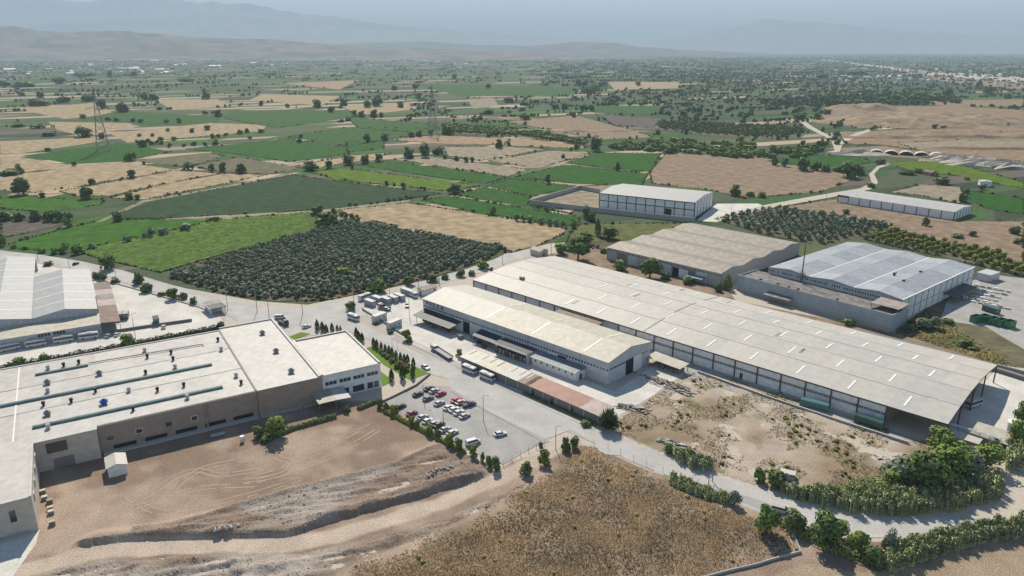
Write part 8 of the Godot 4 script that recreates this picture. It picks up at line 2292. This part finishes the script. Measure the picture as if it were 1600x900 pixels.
	for k in 5:
		var a := Mb.new()
		var dk := Mb.new()
		for j in 6:
			var a0 := PI * j / 6; var a1 := PI * (j + 1) / 6
			var p0 := Vector3(-32 + k * 16 + cos(a0) * 7.8, sin(a0) * 4.6, 0); var p1 := Vector3(-32 + k * 16 + cos(a1) * 7.8, sin(a1) * 4.6, 0)
			a.quad(p0, p0 + Vector3(0, 0, -15), p1 + Vector3(0, 0, -15), p1)
			dk.tri(Vector3(-32 + k * 16, 0, -1.5), p0 + Vector3(0, -0.2, -1.5), p1 + Vector3(0, -0.2, -1.5))
			a.tri(Vector3(-32 + k * 16, 0, -15), p1 + Vector3(0, 0, -15), p0 + Vector3(0, 0, -15))
		part("tunnel_skin", a.done(), M.r_white, tn)
		part("mouth", dk.done(), M.black, tn)
	var hn := 0
	for a in [[495.9, -853.3], [499, -828], [519.3, -838], [514.5, -804], [532.8, -808.7], [529.2, -781.4], [545.7, -785.8], [416.8, -885.8]]:
		hn += 1
		var hp := thing("spoil_heap", "pale grey spoil heap right of the tunnel sheds, %s from the sheds" % ["first", "second", "third", "fourth", "fifth", "sixth", "seventh"][hn - 1] if hn < 8 else "pale grey spoil heap left of the tunnel sheds", "heap", Vector3(a[0], 0, a[1]), 0.0, "spoil heaps")
		rng.seed = int(a[0])
		var mnd := Mb.new()
		var rings := []
		for j in 4:
			var ring := []
			for k in 14:
				var an := -TAU * k / 14
				var rr: float = [22.0, 14.0, 6.0, 1.0][j] * rng.randf_range(0.55, 1.4)
				ring.append(Vector3(cos(an) * rr * 1.5, [-0.3, 2.4, 4.4, 5.0][j] * rng.randf_range(0.6, 1.3), sin(an) * rr * 0.5))
			rings.append(ring)
		for j in 3:
			for k in 14: mnd.quad(rings[j][k], rings[j][(k + 1) % 14], rings[j + 1][(k + 1) % 14], rings[j + 1][k])
		part("mound", mnd.done(), M.lane, hp)
	# heaps
	pile("rock_heap", "heap of pale grey rocks on the bare earth by the car park", -21, -191.5, 30.0, 46, 5.5, 1.6, 0.8, [M.concrete, M.yard, M.darkconcrete])
	pile("rock_heap", "small heap of pale rocks beside the dirt track", -74.5, -162, 10.0, 26, 2.6, 1.0, 0.5, [M.concrete, M.yard])
	pile("scrap_heap", "heap of scrap boards and sheets at the end of the factory yard", 59.9, -250.5, -44.0, 90, 13.0, 3.4, 1.1, [M.r_white, M.r_tan, M.concrete, M.r_rust, M.r_ash, M.dark], true)
	pile("scrap_heap", "heap of boards and rubble behind the roadside shed end", 42.7, -232.5, -20.0, 44, 7.0, 2.2, 0.9, [M.r_white, M.r_tan, M.concrete, M.r_rust, M.r_ash], true)
	pile("scrap_heap", "dark roofing scrap lying in the dirt yard by the road", 52, -207.5, -30.0, 30, 7.0, 1.5, 0.6, [M.concrete, M.r_ash, M.dark, M.r_white], true)
	pile("board_stack", "stack of pale boards by the service strip", 98.9, -226.8, -44.0, 10, 3.0, 1.2, 0.3, [M.r_white, M.r_cream], true)
	pile("pipe_heap", "white concrete pieces lying below the straw patch", 114.8, -199.4, -20.0, 9, 3.2, 1.0, 0.3, [M.r_white, M.concrete], true)
	var rows := [252.7, -366.8, 247.4, -362.5, 241.9, -357.3, 236.8, -352.2, 234.8, -346.3, 235.4, -340.6]
	for q in 6:
		var gr := thing("goods_row", "row of white wrapped goods behind the blue grey hall, %s row" % ["top", "second", "third", "fourth", "fifth", "lowest"][q], "goods", Vector3(rows[q * 2], 0.03, rows[q * 2 + 1]), -44.0, "white goods rows")
		rng.seed = q + 40
		for k in 6: pbox("bundle", Vector3(-9.0 + k * 2.9, 0, -0.7), Vector3(-9.0 + k * 2.9 + rng.randf_range(1.6, 2.5), rng.randf_range(0.5, 1.2), 0.7), [M.skylight, M.r_cream, M.r_white][k % 3], gr)
	# pallets and crates along the left hall
	for q in 6:
		var c := thing("crate_stack", ["crate of timber offcuts nearest the camera beside the left hall", "second crate from the camera beside the left hall", "third crate from the camera beside the left hall", "fourth crate from the camera beside the left hall", "fifth crate from the camera beside the left hall", "farthest crate beside the left hall, near the shade"][q], "crate", Vector3([-121.8, -166.1, -125, -170.9, -126.4, -172.9, -128.3, -175.9, -130.8, -177.7, -133.3, -180.9][q * 2], 0.02, [-121.8, -166.1, -125, -170.9, -126.4, -172.9, -128.3, -175.9, -130.8, -177.7, -133.3, -180.9][q * 2 + 1]), 31.0, "crates along the left hall")
		pbox("pallet", Vector3(-0.8, 0, -0.7), Vector3(0.8, 0.15, 0.7), M.r_tan, c)
		pbox("load", Vector3(-0.72, 0.152, -0.62), Vector3(0.72, 1.2 - 0.15 * (q % 3), 0.62), [M.r_tan, M.r_white, M.r_cream][q % 3], c)
		for k in 3: pbox("slat", Vector3(-0.74, 0.3 + k * 0.28, 0.62), Vector3(0.74, 0.4 + k * 0.28, 0.66), M.r_rust, c)
	var tr := thing("flat_trailer", "small grey flat trailer in the shade of the tan wall", "trailer", Vector3(-95.6, 0.0, -212.8), 31.0)
	pbox("deck", Vector3(-2.2, 0.7, -1.0), Vector3(2.2, 0.85, 1.0), M.concrete, tr)
	wheels(tr, [-1.2, 1.2], 0.9, 0.35)
	var tw := thing("small_tank", "small white tank on a stand in front of the hedge", "tank", Vector3(-86.5, 0.0, -209.5), 0)
	sc = Mb.new(); sc.tube(Vector3(0, 0.9, 0), Vector3(0, 2.0, 0), 0.7, 0.7, 12); part("drum", sc.done(), M.wall_white, tw)
	for k in 4: pbox("leg", Vector3(cos(k * PI / 2) * 0.5 - 0.06, 0, sin(k * PI / 2) * 0.5 - 0.06), Vector3(cos(k * PI / 2) * 0.5 + 0.06, 0.9, sin(k * PI / 2) * 0.5 + 0.06), M.greysteel, tw)
	# trees
	for t in TREES: tree(t[0], t[1], t[2], t[3], t[4], t[5], t[6])
	grove("OLIVES", -1.210, 5.0, 4.7, 3.5, 4.7, "olive", "grey green olive tree in the dense grove beside the junction", "olive trees of the dense grove", "grove_olive_tree")
	grove("ORCHARD1", 0.172, 6.0, 6.0, 4.4, 5.4, "olive", "dark orchard tree in the block behind the tan hall", "orchard block behind the tan hall", "orchard_tree", 200)
	grove("ORCHARD2", 0.998, 6.5, 6.5, 3.6, 5.0, "yellow", "yellow green orchard tree right of the blue grey hall", "orchard right of the blue grey hall", "fruit_tree", 160)
	grove("ORCHARD4", 0.998, 6.5, 6.5, 3.6, 5.0, "shrub", "orchard tree at the right picture edge", "orchard at the right edge", "edge_orchard_tree", 80)
	grove("ORCHARD3", 1.479, 7.5, 11.0, 4.0, 5.5, "shrub", "plantation tree in the far ruled rows", "far plantation rows", "plantation_tree", 0, 3)
	grove("ORCHARD5", 0.942, 7.0, 9.0, 3.8, 6.5, "light", "orchard bush in the far middle strip", "far middle orchard strip", "strip_orchard_bush", 0, 3)
	belt("woodland", "dense dark woods on the far right plain", "WOODS1", 420, 6.0, 11.0, "round")
	belt("bush_belt", "green bush belt below the far plantation", "WOODS2", 700, 3.0, 6.0, "light")
	belt("river_bushes", "bushes along the dry stream bed", "WOODS3", 260, 2.5, 6.0, "round")
	belt("orchard_country", "tree filled orchards on the far right plain", "WOODS4", 1700, 3.0, 6.5, "round")
	# ground cover
	for k in 2:
		scatter("dry_grass", "dry brown grass and thistle covering the scrub field", "SCRUB", 34000, tuft(12, 0.7, 40 + k), M.straw, 0.2, 0.55, 0.6, Color(0.29, 0.235, 0.16), Color(0.62, 0.475, 0.30), -2.0, 10.0)
		scatter("scrub_weeds", "grey green weeds among the dry grass", "SCRUB", 40, crown("shrub", 3, k), M.straw, 0.7, 1.6, 0.6, Color(1.6, 1.4, 1.3), Color(2.4, 1.9, 2.2), 0.12)
		scatter("yard_weeds", "dry weeds growing over the dirt yard", "DIRTYARD", 9000, tuft(12, 0.7, 50 + k), M.straw, 0.2, 0.55, 0.55, Color(0.27, 0.235, 0.13), Color(0.52, 0.42, 0.27), -0.06)
		scatter("green_weeds", "green weeds in patches on the dirt yard", "DIRTYARD", 260, crown("shrub", 2, k), M.leaf, 0.8, 1.9, 0.55, Color(1.2, 1.1, 0.9), Color(1.9, 1.5, 1.1), 0.16)
		scatter("rough_clods", "clods of earth on the bulldozed strips", "ROUGH", 1500, stone_shape(60 + k), M.straw, 0.15, 0.55, 0.6, Color(0.34, 0.265, 0.21), Color(0.56, 0.49, 0.41))
		scatter("mound_clods", "clods of earth on the mounds beside the track", "MOUNDS", 2200, stone_shape(70 + k), M.straw, 0.15, 0.6, 0.6, Color(0.34, 0.27, 0.21), Color(0.58, 0.52, 0.45))
		scatter("hall_weeds", "yellowing grass behind the blue grey hall", "HALLGRASS", 1500, tuft(12, 0.9, 90 + k), M.straw, 0.6, 1.1, 0.5, Color(0.24, 0.25, 0.09), Color(0.48, 0.41, 0.18))
		for q in 5:
			scatter("reed_bed", "tall green reeds beside the road", "REEDS%d" % (q + 1), [520, 420, 70, 90, 160][q], reed(80 + k), M.leaf, 1.5, 2.2, [1.9, 1.7, 1.6, 1.1, 2.2][q], Color(1, 1, 1), Color(1.25, 1.2, 1.2))
	tracks()
	# the far town: houses and sheds, a few pixels each
	var r2 := RandomNumberGenerator.new(); r2.seed = 55
	for k in 260:
		var left := k < 200
		var d := r2.randf_range(3600.0, 9200.0) if left else r2.randf_range(2600.0, 4600.0)
		var b := r2.randf_range(-0.70, -0.05) if left else r2.randf_range(0.42, 0.72)
		if left and d < 4600.0: b = r2.randf_range(-0.70, -0.42)
		var big := r2.randf() < 0.22 and left
		gable_house("tiny pale house of the town far across the plain" if not big else "tiny pale shed roof far across the plain", Vector3(b * d, -0.3, -d), r2.randf_range(-50, 50), r2.randf_range(35, 90) if big else r2.randf_range(10, 18), r2.randf_range(18, 34) if big else r2.randf_range(9, 13), r2.randf_range(5, 9), r2.randf_range(9.5, 12), [M.r_white, M.r_pale, M.r_pink][r2.randi() % 3], M.wall_white, "distant_shed" if big else "distant_house", "houses of the far town" if not big else "sheds of the far town", 0)
